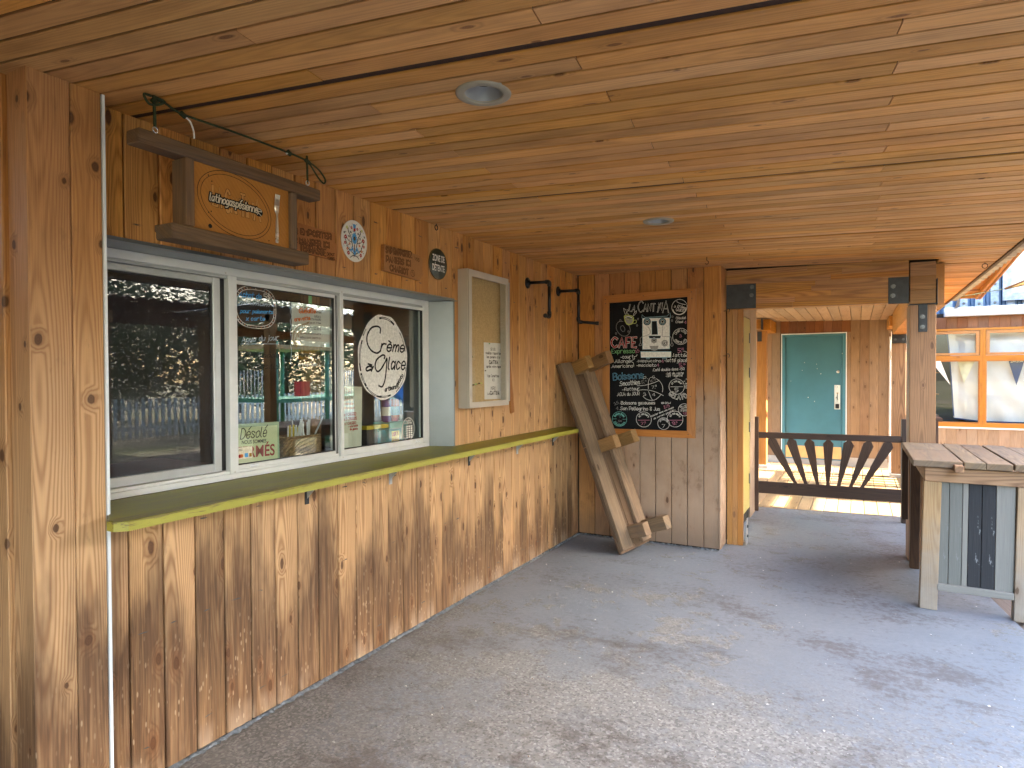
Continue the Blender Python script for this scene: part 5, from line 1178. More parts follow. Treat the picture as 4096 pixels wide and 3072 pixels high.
for q in range(16):
    an = 2*math.pi*q/16; ik.line([(.008*math.cos(an),.014+.010*math.sin(an)),(.020*math.cos(an),.014+.028*math.sin(an))],.007,'B',1)
ik.disc((0,.014),.008,.011,'d',2,14); ik.disc((0,.014),.004,.006,'n',3,10)
for an in (-30,0,30): ik.line([(0,.052),(.016*math.sin(R(an)),.090)],.009,'B',1)
ik.disc((0,.062),.009,.010,'R',2,10); ik.line([(0,-.085),(0,-.02)],.006,'d',0)
for sgn in (-1,1): ik.line([(0,-.075),(.012*sgn,-.052),(.022*sgn,-.050)],.009,'B',1,True)
ik.build(fp,'painted_flowers')

# ------------------------------------------------------------------ hanging wooden sign
SX = .262
hs = thing('hanging_sign', 'rough wooden framed sign hanging on green cord, plywood panel with oval logo and fork', 'sign', (SX,-4.16,2.13))
beam('top_rail', (SX,-4.600,2.4565), (SX,-3.742,2.451), (1,0,0), .050, .075, MW['old'], hs, .004)
beam('bottom_rail', (SX+.006,-4.484,2.1455), (SX+.006,-3.821,2.1435), (1,0,0), .056, .10, MW['old'], hs, .004)
beam('stile', (SX,-4.405,2.176), (SX,-4.405,2.429), (1,0,0), .036, .085, MW['old'], hs, .003)
beam('stile', (SX,-3.903,2.174), (SX,-3.903,2.424), (1,0,0), .036, .085, MW['old'], hs, .003)
beam('side_block', (SX-.08,-4.4625,2.150), (SX-.08,-4.4625,2.176), (1,0,0), .03, .03, MW['old'], hs, .002)
prism('sign_panel', [(-4.385,2.172),(-3.922,2.171),(-3.922,2.428),(-4.385,2.432)], SX-.030, SX-.016, MW['signp'], hs)
PX = SX-.0155
ik = Ink(lambda a,b,l:(PX+.0003*l,a,b))
M_['c_P'] = MW['signp']
th = R(-13)
def rot_el(c, rx, ry, n=60): return [(c[0]+rx*math.cos(a)*math.cos(th)-ry*math.sin(a)*math.sin(th), c[1]+rx*math.cos(a)*math.sin(th)+ry*math.sin(a)*math.cos(th)) for a in [2*math.pi*i/n for i in range(n+1)]]
dyS = -.010
ik.line([(a+dyS,b) for a, b in rot_el((-4.182,2.302),.176,.124)],.0024,'x'); ik.line([(a+dyS,b) for a, b in rot_el((-4.182,2.302),.162,.110)],.0022,'x')
for r_ in SIGNLET:
    if not r_: continue
    S, wt = strokes(r_[0]); L_ = r_[3]-r_[1]
    for P_ in S:
        Q = [(r_[1]+dyS+a*L_/wt, r_[2]+b*r_[5]+.012) for a, b in P_]
        ik.line(Q, .0125, 'x', 0); ik.line(Q, .0090, 'S', 1)
M_['c_S'] = paint('plywood_tone', (.52,.26,.075), .6, 0, .08, 30, .3)
lt = LATINO[0]
S, wt = strokes(lt[0],'i')
for P_ in S:
    Q = [(lt[1]+dyS+a*(lt[3]-lt[1]+.01)/wt, lt[2]+b*.030-.002) for a, b in P_]
    ik.line(Q, .0150, 'x', 2); ik.line(Q, .0042, 'W', 3)
ux, uz = -4.070+dyS, 2.300
ik.disc((ux-.002,uz),.021,.018,'x',2,20); ik.ell((ux-.002,uz+.004),.014,.010,.003,'W',3,0,180); ik.line([(ux-.016,uz+.004),(ux+.012,uz+.004)],.003,'W',3); ik.line([(ux-.002,uz+.004),(ux-.010,uz-.012),(ux-.002,uz-.004),(ux+.010,uz-.013)],.003,'W',3)
ik.disc((-4.312,2.196),.0085,.0085,'x',0,16)
for a, b in ((-4.318,2.392),(-4.303,2.372),(-4.307,2.254),(-4.318,2.248),(-4.03,2.19)): ik.disc((a,b),.003,.003,'x',0,8)
ik.build(hs,'burnt_marks')
# fork fixed on the panel
fk = thing('fork', 'steel fork fixed upright on the hanging sign', 'fork', (PX,-3.985,2.19))
V, F = [], []
prof = [(0,.0075),(.03,.0082),(.09,.0055),(.115,.0035),(.125,.0045),(.135,.010),(.150,.0125),(.160,.0125)]
for z, hw in prof: V += [(PX+.001,-3.988-hw,2.188+z),(PX+.001,-3.988+hw,2.188+z),(PX+.006,-3.988+hw*.7,2.188+z),(PX+.006,-3.988-hw*.7,2.188+z)]
for i in range(len(prof)-1):
    a = i*4
    for k in range(4): F.append((a+k, a+(k+1)%4, a+4+(k+1)%4, a+4+k))
F += [(0,1,2,3),(28,31,30,29)]
for q in range(4):
    o_i = len(V); yy_ = -3.988-.0105+.007*q
    for z, dx in ((.158,.001),(.19,.003),(.208,.007)): V += [(PX+dx,yy_-.0014,2.188+z),(PX+dx,yy_+.0014,2.188+z),(PX+dx+.003,yy_+.0014,2.188+z),(PX+dx+.003,yy_-.0014,2.188+z)]
    for i in range(2):
        a = o_i+i*4
        for k in range(4): F.append((a+k, a+(k+1)%4, a+4+(k+1)%4, a+4+k))
mobj('fork_body', mesh('fork_body', V, F, M_['chrome']), fk)
# cord
rp = thing('green_cord', 'dark green cord tied between two ceiling hooks and holding the hanging sign', 'cord', (SX,-4.2,2.6))
zc1, zc2 = cz(.262,-4.54), cz(.262,-3.83)
tube('cord', smoothline([(SX-.005,-4.545,zc1-.012),(SX,-4.50,zc1-.015),(SX,-4.43,zc1-.030),(SX,-4.2,zc1-.022),(SX,-3.93,zc2-.018),(SX,-3.83,zc2-.022)]), .0042, M_['rope'], rp, 6)
tube('cord', [(SX-.006,-4.540,zc1-.0),(SX-.006,-4.538,2.50)], .0048, M_['rope'], rp, 6)
tube('cord', [(SX+.006,-4.546,zc1-.005),(SX+.004,-4.541,2.50)], .0048, M_['rope'], rp, 6)
tube('cord', smoothline([(SX-.004,-4.55,zc1-.006),(SX+.01,-4.585,zc1-.016),(SX+.012,-4.57,zc1-.042),(SX+.006,-4.54,zc1-.036),(SX+.012,-4.51,zc1-.016),(SX,-4.54,zc1-.006)]), .0045, M_['rope'], rp, 6)
tube('cord', [(SX,-3.826,zc2-.0),(SX,-3.823,2.492)], .0045, M_['rope'], rp, 6)
tube('cord', smoothline([(SX,-3.826,zc2-.022),(SX,-3.76,zc2-.040),(SX,-3.715,zc2-.075),(SX,-3.722,zc2-.098),(SX,-3.755,zc2-.082),(SX,-3.80,zc2-.040),(SX,-3.824,zc2-.026)]), .0040, M_['rope'], rp, 6)
for y_, z_ in ((-4.541,zc1-.024),(-3.825,zc2-.024),(-4.432,zc1-.032),(-3.93,zc2-.019)):
    tube('knot', [(SX,y_-.010,z_+.006),(SX,y_,z_),(SX,y_+.010,z_-.004)], [.004,.0105,.005] if False else .0095, M_['rope'], rp, 8)
tube('frayed_end', smoothline([(SX,-4.428,zc1-.035),(SX,-4.405,zc1-.045),(SX,-4.39,zc1-.075),(SX,-4.387,zc1-.105)]), .0032, M_['paper'], rp, 6)
tube('frayed_end', [(SX,-3.935,zc2-.020),(SX,-3.945,zc2-.026)], .004, M_['paper'], rp, 6)
for y_, z_ in ((-4.539,2.490),(-3.823,2.488)):
    P_ = [(SX-.0,y_+.0095*math.sin(a),z_+.0095*math.cos(a)) for a in [2*math.pi*i/14 for i in range(14)]]
    tube('ring', P_, .0026, M_['chrome'], hs, 6, True)

# ------------------------------------------------------------------ pipe coat arms
def pipe_arm(y, end, label):
    t = thing('pipe_bracket', label, 'bracket', (0,y,2.385), 'black iron pipe brackets on the wall')
    Mf = frame((.0005,y,2.388), (0,1,0), (1,0,0))
    lathe('flange', [(0,0),(.047,0),(.047,.005),(.045,.007),(.022,.009),(.019,.024),(0,.024)], M_['black'], t, 28, Mf)
    xo = .205
    tube('pipe', [(.012,y,2.388),(xo-.02,y,2.384)], .0135, M_['black'], t, 12)
    tube('elbow', smoothline([(xo-.034,y,2.384),(xo-.010,y,2.383),(xo,y,2.374),(xo,y,2.348)], sub=5), .0180, M_['black'], t, 12)
    tube('pipe', [(xo,y,2.36),(xo,y,2.12)], .0135, M_['black'], t, 12)
    e = Vector(end).normalized()
    c = Vector((xo,y,2.095))
    tube('elbow', smoothline([Vector((xo,y,2.135)),Vector((xo,y,2.112)),c+e*.012,c+e*.036], sub=5), .0180, M_['black'], t, 12)
    ln = .165
    tube('pipe', [c+e*.02, c+e*ln], .0135, M_['black'], t, 12)
    tube('cap', [c+e*(ln-.006), c+e*(ln+.022)], .0175, M_['black'], t, 12)
pipe_arm(-1.113, (.25,-.96,-.05), 'black pipe bracket whose end turns towards the viewer')
pipe_arm(-.483, (.93,.33,-.10), 'black pipe bracket whose end turns sideways nearest the corner')

# ------------------------------------------------------------------ chalkboard
BY = -.030
cbd = thing('chalkboard', 'large chalkboard menu in an orange wooden frame, covered in coloured writing', 'chalkboard', (.65,-.01,1.01))
box('slate', (.716,-.0095,1.698), (.80,.017,1.29), M_['chalkboard'], cbd)
fo = [(.269,1.014),(1.164,1.018),(1.170,2.394),(.270,2.376)]
fi = [(.340,1.078),(1.089,1.083),(1.094,2.318),(.340,2.303)]
cbz = thing  # frame pieces with mitred corners
def mitre(a, b, nm='frame_rail'):
    poly = [fo[a],fo[b],fi[b],fi[a]]
    ax_ = (Vector((fo[b][0],0,fo[b][1]))-Vector((fo[a][0],0,fo[a][1]))); L = ax_.length
    M = frame((fo[a][0],-.0295,fo[a][1]), ax_, (0,-1,0)); Mi = M.inverted()
    V = [Mi @ Vector((p[0],-.0295,p[1])) for p in poly]+[Mi @ Vector((p[0],-.0015,p[1])) for p in poly]
    s = .0006; cen = sum((v for v in V), Vector())/8
    F = [(0,1,2,3),(7,6,5,4),(0,4,5,1),(1,5,6,2),(2,6,7,3),(3,7,4,0)]
    me = mesh(nm, V, F, MW['frame'])
    import bmesh
    bm = bmesh.new(); bm.from_mesh(me); bmesh.ops.recalc_face_normals(bm, faces=bm.faces[:]); bmesh.ops.bevel(bm, geom=bm.edges[:], offset=.0015, segments=1, affect='EDGES'); bm.to_mesh(me); bm.free()
    mobj(nm, me, cbd, M)
for a, b in ((0,1),(1,2),(2,3),(3,0)): mitre(a, b)
for x_, z_ in ((.30,2.34),(.68,2.352),(1.13,2.36),(.303,2.30),(1.135,2.30),(.306,1.87),(1.135,1.83),(.305,1.70),(1.13,1.75),(.60,1.046),(1.10,1.052),(1.12,1.40)):
    mobj('screw', mesh('screw', *lathe_geo([(0,.0006),(.0045,.0005),(.005,0)],8), M_['bolt']), cbd, frame((x_,-.0298,z_),(1,0,0),(0,-1,0)))
ik = Ink(lambda a,b,l:(a,-.0185-.0003*l,b))
def wch(h, w_): return max(.0020, min(.0050, .0024*w_*(h/.035)**.5+.0008))
for t,x0,z0,x1,z1,h,c,wd,st_ in CHALK:
    if st_ == 'o': ik.text(t,(x0,z0),(x1,z1),h,c,.0036,'o')
    elif st_ == 'f': ik.text(t,(x0,z0),(x1,z1),h,c,.0105,'f')
    else: ik.text(t,(x0,z0),(x1,z1),h,c,wch(h,wd),st_)
ik.line([(.575,1.882),(.592,1.905)],.006,'r')
for cx,cz_,rx,rz,c,t1,t2 in CIRC:
    ik.ell((cx,cz_),rx,rz,.0034,c,0,20,375)
    if t1: ik.arc_text(t1,(cx,cz_),rx*.60,90,rx*.28,c,.0030,span=130)
    if t2: ik.arc_text(t2,(cx,cz_),rx*.90,270,rx*.28,c,.0030,down=True,span=120)
ik.ell((CIRC[0][0],CIRC[0][1]-.004),.062,.064,.006,'w',0,-165,-5)
ik.arc_text('GELATO',(1.018,1.50),.128,262,.045,'w',.010,down=True,span=88); ik.arc_text('GELATO',(1.018,1.50),.128,262,.045,'x',.0045,down=True,span=88,lv=1)
for P_ in ARCS: ik.line(P_,.0036,'w',0,True)
for i, P_ in enumerate(RLINES): ik.line(P_,.003,'p' if i < 2 else 'w' if i < 4 else 't')
for P_ in STEAM: ik.line(P_,.003,'w',0,True)
ik.poly(list(reversed(CUP[:-1])),'y',0); ik.poly([( .535+(a-.535)*.80, 2.125+(b-2.125)*.72) for a,b in CUP[:-1]],'k',1)
ik.line(CUPTOP,.0045,'y',2); ik.poly([(a,b) for a,b in CUPTOP[:-1]],'x',1); ik.line([(.503,2.158),(.53,2.164),(.565,2.152)],.009,'w',2,True); ik.line(HANDLE,.005,'y',0,True)
ik.line(SAUCER,.0036,'k',0,True); ik.line(SAUCER2,.0032,'k',0,True)
for a, b in ((.45,2.13),(.625,2.135),(.615,2.075),(.405,2.005),(.53,2.02),(.954,2.142),(.950,2.106)): ik.ell((a,b),.007,.009,.003,'k',0,0,360,10)
mm = MACH
ik.poly(mm['body'],'w',0); ik.poly(mm['base'],'w',0); ik.poly(mm['tray'],'x',1); ik.poly(mm['dark1'],'x',1); ik.poly(mm['bar'],'x',1); ik.poly(mm['cupd'],'k',2)
ik.line(mm['body']+[mm['body'][0]],.0045,'L',2); ik.line(mm['base']+[mm['base'][0]],.0045,'L',2); ik.line(mm['top'],.004,'L',2)
for k_ in ('footL','footR','bar','dark1'): ik.line(mm[k_]+[mm[k_][0]],.0035,'L',3)
for i, (cx,cz_,rx,rz) in enumerate(MCIRC):
    ik.disc((cx,cz_),rx*(1.15 if i<2 else 1),rz*(1.15 if i<2 else 1),'x',1)
    ik.ell((cx,cz_),rx*.8,rz*.8,.004,'L' if i<2 else 'w',2); ik.ell((cx,cz_),rx*.42,rz*.42,.0035,'w',2)
ik.text('5',(.872,1.886),(.892,1.886),.026,'w',.0035,lv=3)
for P_ in MARM: ik.line(P_,.0045,'k',2,True)
ik.build(cbd,'chalk_drawing')

# ------------------------------------------------------------------ bench leaning in the corner
bn_ = thing('leaning_bench', 'rough weathered plank bench with stub legs leaning upright in the corner', 'bench', (.68,-.4,0))
foot = Vector((.640,-.555,.012)); vv = Vector((.36,.92,.1306)).normalized()
uu = Vector((-.341,.0,.94)).normalized(); nn = vv.cross(uu).normalized()
if nn.x < 0: nn = -nn
LB = 1.80
def bb(name, v0, v1, n0, n1, u0, u1, mat, along='u', bev=.004):
    if along == 'u':
        c0 = foot+vv*((v0+v1)*.43)+nn*n1
        return beam(name, c0+uu*u0, c0+uu*u1, nn, abs(v1-v0)*.86, n1-n0, mat, bn_, bev)
    if along == 'n':      # stub legs stick out along n
        c0 = foot+vv*((v0+v1)*.43)+uu*u1
        return beam(name, c0+nn*n0, c0+nn*n1, uu, abs(v1-v0)*.86, u1-u0, mat, bn_, bev)
bb('seat_board', .0, .238, -.035, -.001, 0, LB*.55, MW['bench2'])
bb('seat_board', .0, .238, -.035, -.001, LB*.552, LB, MW['bench2'])
bb('seat_board', .2405, .472, -.035, -.001, 0, LB*.97, MW['bench2'])
bb('rail', .002, .160, 0, .040, .03, LB-.005, MW['bench'])
bb('rail', .325, .470, 0, .040, .03, LB-.02, MW['bench'])
for i, u in enumerate((.095,.905,1.665)):
    m_ = MW['leg'] if i else MW['bench']
    bb('leg', .162, .252, .001, .225, u, u+.118, m_, 'n')
    bb('leg', .372, .462, .041, .315 if i != 1 else .29, u-.005, u+.112, m_, 'n')
    bb('leg_block', .2530, .3235, .001, .05, u, u+.10, m_, 'n')
# ------------------------------------------------------------------ bar table round the post
def worn_mat(name, a, b, wear, thr_=.55):
    m, nt, bs = newmat(name); B = NB(nt)
    tc = B.n('ShaderNodeTexCoord'); x, y, z = B.sep(tc.outputs['Object'])
    f = B.noise(B.comb(B.math('MULTIPLY', x, 4.0), B.math('MULTIPLY', y, 150.0), z), 1, 4, .65)
    n = B.noise(B.comb(B.math('MULTIPLY', x, 7.0), B.math('MULTIPLY', y, 22.0), z), 1, 6, .7)
    col = B.mix(f, a, b); col = B.mix(B.math('MULTIPLY', B.step(n, thr_, thr_+.1), .7), col, wear)
    B.put(bs.inputs['Base Color'], col); bs.inputs['Roughness'].default_value = .8; bs.inputs['Specular IOR Level'].default_value = .25
    B.L(B.bump(f, .6, .002), bs.inputs['Normal']); return m
W_blue = worn_mat('blue_grey_board', (.10,.10,.088), (.20,.195,.17), (.20,.20,.19), .6)
W_black = worn_mat('black_worn_board', (.012,.012,.013), (.05,.05,.052), (.30,.30,.30), .60)
W_pale = worn_mat('pale_grey_board', (.15,.142,.125), (.28,.262,.225), (.12,.12,.12), .66)
bt = thing('bar_table', 'high bar table of reclaimed boards against the post, grey blue and black front planks', 'bar table', (3.1,-.3,0))
ZB = 1.020
def topb(x0, x1, y0, y1, z=ZB, m=MW['bartop']):
    beam('top_board', ((x0+x1)/2,y0,z), ((x0+x1)/2,y1,z), (0,0,1), x1-x0, .045, m, bt, .004)
topb(2.803,3.083,-.838,-.150); topb(2.803,3.083,-.147,.405)
topb(3.088,3.205,-.846,.405); topb(3.2065,3.346,-.848,.402)
topb(3.356,3.50,-.852,.395,ZB+.003); topb(3.5015,3.66,-.852,.30,ZB+.002)
beam('top_stub', (3.056,-.905,1.001), (3.056,-.60,1.001), (0,0,1), .052, .046, MW['apron'], bt, .004)
beam('apron', (2.873,-.812,.9225), (3.62,-.812,.9185), (0,-1,0), .094, .036, MW['apron'], bt, .003)
beam('apron', (2.872,-.774,.9225), (2.872,.25,.9225), (-1,0,0), .094, .036, MW['barleg'], bt, .003)
beam('leg', (2.897,-.808,0), (2.920,-.808,.874), (0,-1,0), .102, .09, MW['barleg'], bt, .004)
beam('leg', (3.412,-.806,0), (3.430,-.806,.872), (0,-1,0), .102, .09, MW['barleg'], bt, .004)
beam('leg', (2.886,.205,0), (2.892,.205,.972), (0,-1,0), .068, .09, MW['dark'], bt, .004)
beam('leg', (3.45,.205,0), (3.45,.205,.972), (0,-1,0), .09, .09, MW['dark'], bt, .004)
for x0, x1, m in ((2.950,3.016,W_blue),(3.018,3.089,W_blue),(3.091,3.122,W_pale),(3.1235,3.195,W_black),(3.197,3.270,W_black),(3.272,3.372,W_pale)):
    beam('panel_board', ((x0+x1)/2-.008,-.785,.165), ((x0+x1)/2,-.785,.874), (0,-1,0), x1-x0-.001, .02, m, bt, .002)
multi('gap_shade_sheet', [(2.945,3.375,-.760,-.748,.17,.87)], M_['blk'], bt)  # black sheet added so the gaps between panel boards look shaded
beam('bottom_rail', (2.948,-.812,.1615), (3.362,-.812,.160), (0,-1,0), .045, .030, W_pale, bt, .003)
beam('side_board', (2.826,.36,.37), (2.826,.36,.972), (0,-1,0), .045, .10, MW['dark'], bt, .003)

# ------------------------------------------------------------------ sunburst gate
gt = thing('wooden_gate', 'low dark wooden gate with seven fanned tapering spokes', 'gate', (2.15,1.95,0))
def gY(x): return 1.905+.065*(x-1.39)
gn = Vector((.065,-1,0)).normalized()
def gb(name, x0, x1, z0, z1, dep, dy=0, mat=MW['dark'], vert=False):
    if vert: return beam(name, ((x0+x1)/2,gY((x0+x1)/2)+dy,z0), ((x0+x1)/2,gY((x0+x1)/2)+dy,z1), gn, x1-x0, dep, mat, gt, .004)
    return beam(name, (x0,gY(x0)+dy,(z0+z1)/2), (x1,gY(x1)+dy,(z0+z1)/2), gn, z1-z0, dep, mat, gt, .004)
gb('gate_post', 1.386, 1.462, .012, 1.107, .075, -.01, vert=True)
gb('rail', 1.4635, 2.885, .862, .930, .045)
gb('rail', 1.4635, 2.885, .222, .357, .045)
for (xt, xb, lean) in ((1.582,1.856,1),(1.795,1.962,1),(1.985,2.080,1),(2.186,2.182,0),(2.395,2.287,-1),(2.592,2.405,-1),(2.785,2.512,-1)):
    p0 = Vector((xb,0,.350)); p1 = Vector((xt,0,.868)); d_ = (p1-p0); L = d_.length; d_.normalize(); s_ = Vector((d_.z,0,-d_.x))
    prof = [(0,.018),(.05,.016),(.055,.020),(.10,.0215),(.105,.026),(.16,.027),(.165,.031),(.24,.032),(.245,.035),(L-.045,.052),(L-.006,.018)]
    poly = [(p0+d_*t_+s_*w_) for t_, w_ in prof]+[(p0+d_*t_-s_*w_) for t_, w_ in reversed(prof)]
    V = []
    for off in (.004,.036):
        for v in poly: V.append((v.x, gY(v.x)+off, v.z))
    n_ = len(poly)
    F = [tuple(range(n_)), tuple(reversed(range(n_,2*n_)))]+[((i+1)%n_,i,n_+i,n_+(i+1)%n_) for i in range(n_)]
    M = frame((xb,gY(xb),.35), d_, gn); Mi = M.inverted()
    me = mesh('spoke', [Mi @ Vector(v) for v in V], F, MW['dark'])
    import bmesh
    bm = bmesh.new(); bm.from_mesh(me); bmesh.ops.recalc_face_normals(bm, faces=bm.faces[:]); bm.to_mesh(me); bm.free()
    mobj('spoke', me, gt, M)
for z in (.905,.32): multi('hinge', [(1.358,1.392,1.885,1.90,z-.03,z+.03)], M_['brass'], gt)
gp = beam('gate_post', (2.9105,2.0,0), (2.9105,2.0,1.115), gn, .049, .075, MW['dark'], None, .004)
tag(gp, 'dark square post that the gate closes against, next to the bar table', 'post')

# ------------------------------------------------------------------ passage deck, dark terrace deck
dk = thing('passage_deck', 'reddish wooden deck boards behind the gate, striped by sunlight', 'deck', (2,4,0))
x = -.62
while x < 4.95:
    y0 = thr(x)+.004 if x < 2.98 else 2.45
    plank('deck_board', (x,y0,-.003+random.uniform(-.0015,.0015)), (x,6.47 if x < 2.95 else 6.93,-.003), (0,0,1), .1345, .025, MW['deck'], dk, .004)
    x += .1405
multi('deck_joist', [(-.7,5.0,2.1,6.9,-.12,-.032)], M_['blk'], dk)
td = thing('terrace_deck', 'dark weathered deck boards along the outer edge of the concrete floor', 'deck', (5,-2,-.02))
M90 = None
for i in range(46):
    t0 = .004+i*.143
    a = Vector((fedge(-9)+EX*t0+.07, -9+EY*t0, -.022)); b = Vector((fedge(2.4)+EX*t0+.07, 2.4+EY*t0, -.022))
    plank('deck_board', a, b, (0,0,1), .136, .025, MW['deckdk'], td, .004)
multi('deck_joist', [(3.2,10.0,-9,3.2,-.28,-.055)], M_['blk'], td)
# railing (behind the post as seen from the kiosk) whose pickets stripe the deck
rl = thing('picket_railing', 'wooden picket railing on the open side of the passage', 'railing', (3.32,4.2,0))
beam('top_rail', (3.33,3.25,1.06), (3.33,5.6,1.06), (0,0,1), .09, .04, MW['dark'], rl)
beam('bottom_rail', (3.33,3.25,.16), (3.33,5.6,.16), (0,0,1), .06, .05, MW['dark'], rl)
yv = 3.30
while yv < 5.6:
    beam('picket', (3.33,yv,.161), (3.33,yv,1.019), (1,0,0), .115, .03, MW['dark'], rl, .002); yv += .245

# ------------------------------------------------------------------ passage ceiling and timbers
pc = thing('passage_ceiling', 'board ceiling of the passage running towards the teal door', 'ceiling', (2,4,2.54))
def pz(x): return 2.545-.024*(x-1.2)
x = .62
while x < 2.93:
    plank('ceiling_board', (x,.62,pz(x)), (x,6.49,pz(x)), (0,0,-1), .1355, .018, MW['farpale'], pc, .006); x += .1405
me = mesh('roof_sheathing', [(x_,y_,z_) for z_ in (2.58,2.66) for x_,y_ in ((-1.5,.5),(3.49,.5),(3.49,7.0),(-1.5,7.0))], [(3,2,1,0),(4,5,6,7),(0,1,5,4),(1,2,6,5),(2,3,7,6),(3,0,4,7)], M_['blk']); mobj('roof_sheathing', me, pc)
rb = thing('side_beam', 'orange laminated beam running along the right side of the passage', 'beam', (3.03,3,2.2))
for i in range(3):
    beam('lamella', (2.940,.66,2.262+i*.117), (2.940,5.46,2.262+i*.117), (-1,0,0), .1165, .185, MW['orange'], rb, .001)
rp_ = thing('brown_pillar', 'brown timber pillar with a bolted steel plate at the far right of the passage', 'pillar', (3.03,5.48,0))
beam('pillar_shaft', (3.026,5.42,.06), (3.026,5.42,2.06), (0,-1,0), .186, .17, MW['apron'], rp_)
box('steel_plate', (3.026,5.415,2.13), (.188,.02,.135), M_['steel'], rp_, .002)
for xx in (2.975,3.08): mobj('bolt', _bolt, rp_, frame((xx,5.404,2.12), (0,0,1), (0,-1,0)))
box('footing', (3.03,5.52,.03), (.24,.24,.06), M_['conc'], rp_, .004)
o = beam('corner_trim', (2.918,5.66,.05), (2.918,5.66,2.18), (0,-1,0), .022, .03, M_['white'], None, .002); tag(o, 'pale vertical strip left of the brown pillar, catching the sun', 'trim')
lp = thing('orange_pillar', 'bright orange timber pillar at the far left of the passage', 'pillar', (1.05,5.6,0))
beam('pillar_shaft', (1.030,5.62,.05), (1.030,5.62,2.33), (0,-1,0), .16, .16, MW['orange'], lp)
box('steel_plate', (1.00,5.614,2.24), (.07,.008,.17), M_['steel'], lp, .001); box('footing', (1.03,5.7,.02), (.22,.22,.06), M_['conc'], lp, .004)
lb = thing('short_beam', 'short orange beam from the left pillar to the door wall', 'beam', (1.08,6.1,2.33))
beam('beam_timber', (1.172,5.60,2.432), (1.172,6.49,2.432), (1,0,0), .19, .14, MW['orange'], lb)
lb2 = thing('short_beam', 'orange beam end coming in from the left above the far pillar', 'beam', (.5,5.6,2.36))
beam('beam_timber', (-.3,5.55,2.447), (1.03,5.55,2.447), (0,-1,0), .16, .14, MW['orange'], lb2); box('end_plate', (1.05,5.547,2.44), (.02,.15,.18), M_['steel'], lb2, .001)
rb2 = thing('short_beam', 'short orange beam by the door wall right of the teal door', 'beam', (2.92,6.1,2.36))
beam('beam_timber', (2.900,5.60,2.42), (2.900,6.49,2.42), (-1,0,0), .16, .10, MW['orange'], rb2)

# ------------------------------------------------------------------ door wall (y = 6.5)
dw = thing('door_wall', 'weathered board wall around the teal door at the end of the passage', 'wall', (2,6.55,0))
x0 = 1.241-.1405*10
kx = 0
while x0 < 2.9:
    x1 = x0+.1405; mid = (x0+x1)/2; kx += 1
    if 1.25 < x1 and x0 < 2.31:
        if x0 < 1.255: pass
        plank('wall_board', (mid,6.5,2.322), (mid,6.5,pz(mid) if mid > .6 else 2.56), (0,-1,0), .139, .018, MW['farred'] if mid > 1.24 else MW['far'], dw, .004)
        if x1 > 2.31:
            plank('wall_board', ((x1+2.31)/2,6.5,.15), ((x1+2.31)/2,6.5,2.32), (0,-1,0), x1-2.31-.001, .018, MW['far'], dw, .002)
    else:
        plank('wall_board', (mid,6.5,.12), (mid,6.5,2.56), (0,-1,0), .139, .018, MW['far'], dw, .004)
    x0 = x1
plank('wall_board', (2.945,6.46,.10), (2.945,6.46,2.56), (0,-1,0), .05, .018, MW['far'], dw, .003)
multi('footing', [(-.2,1.25,6.47,6.53,-.03,.118),(2.31,3.0,6.47,6.53,-.03,.148),(1.25,2.31,6.47,6.53,-.03,.085)], M_['conc'], dw)
multi('wall_backing', [(-.2,1.26,6.52,6.6,0,2.6),(2.3,3.0,6.52,6.95,0,2.6),(1.26,2.3,6.58,6.66,0,2.6)], M_['blk'], dw)
td_ = thing('teal_door', 'teal painted metal door with a push plate and black padlock', 'door', (1.78,6.5,.09))
multi('trim_edge', [(1.257,1.272,6.480,6.515,.088,2.319),(2.292,2.307,6.480,6.515,.088,2.319),(1.272,2.292,6.480,6.515,2.303,2.319)], M_['white'], td_)
multi('door_frame', [(1.2725,1.319,6.486,6.55,.088,2.3025),(2.2395,2.2915,6.486,6.55,.088,2.3025),(1.319,2.2395,6.486,6.55,2.266,2.3025)], M_['tealf'], td_)
df = box('door_leaf', (1.779,6.532,1.178), (.916,.04,2.172), M_['teal'], td_, .003)
multi('sill', [(1.2725,2.2915,6.478,6.51,.085,.094)], M_['tealf'], td_)
multi('kick_plate', [(1.333,2.226,6.5085,6.5115,.104,.315)], M_['brass'], td_)
multi('push_plate', [(2.116,2.207,6.5075,6.5115,.978,1.402)], M_['chrome'], td_)
mobj('deadbolt', mesh('deadbolt', *lathe_geo([(0,.014),(.018,.012),(.026,0)],18), M_['chrome'], True), td_, frame((2.172,6.5115,1.634),(1,0,0),(0,-1,0)))
tube('door_pull', smoothline([(2.163,6.507,1.265),(2.163,6.485,1.262),(2.163,6.470,1.20),(2.163,6.478,1.13),(2.163,6.507,1.125)]), .006, M_['black'], td_, 8)
multi('pull_plate', [(2.145,2.182,6.503,6.507,1.252,1.272)], M_['brass'], td_)
pk = thing('padlock', 'black padlock hanging from the door pull', 'padlock', (2.163,6.47,1.0))
box('lock_body', (2.163,6.462,1.035), (.058,.03,.080), M_['black'], pk, .006); tube('shackle', smoothline([(2.145,6.462,1.07),(2.145,6.462,1.115),(2.163,6.462,1.138),(2.181,6.462,1.115),(2.181,6.462,1.07)]), .005, M_['chrome'], pk, 8)
ik = Ink(lambda a,b,l:(a,6.5115,b)); rr = random.Random(9)
for a, b in ((1.64,1.80),(1.83,1.77),(1.84,1.69),(1.60,1.66),(1.90,1.60),(1.42,1.47),(1.70,1.18),(1.80,1.11),(2.24,1.95)):
    ik.disc((a+rr.uniform(-.005,.005),b),.006*rr.uniform(.5,1.3),.008*rr.uniform(.5,1.3),'w',0,7)
ik.build(td_,'paint_chip')

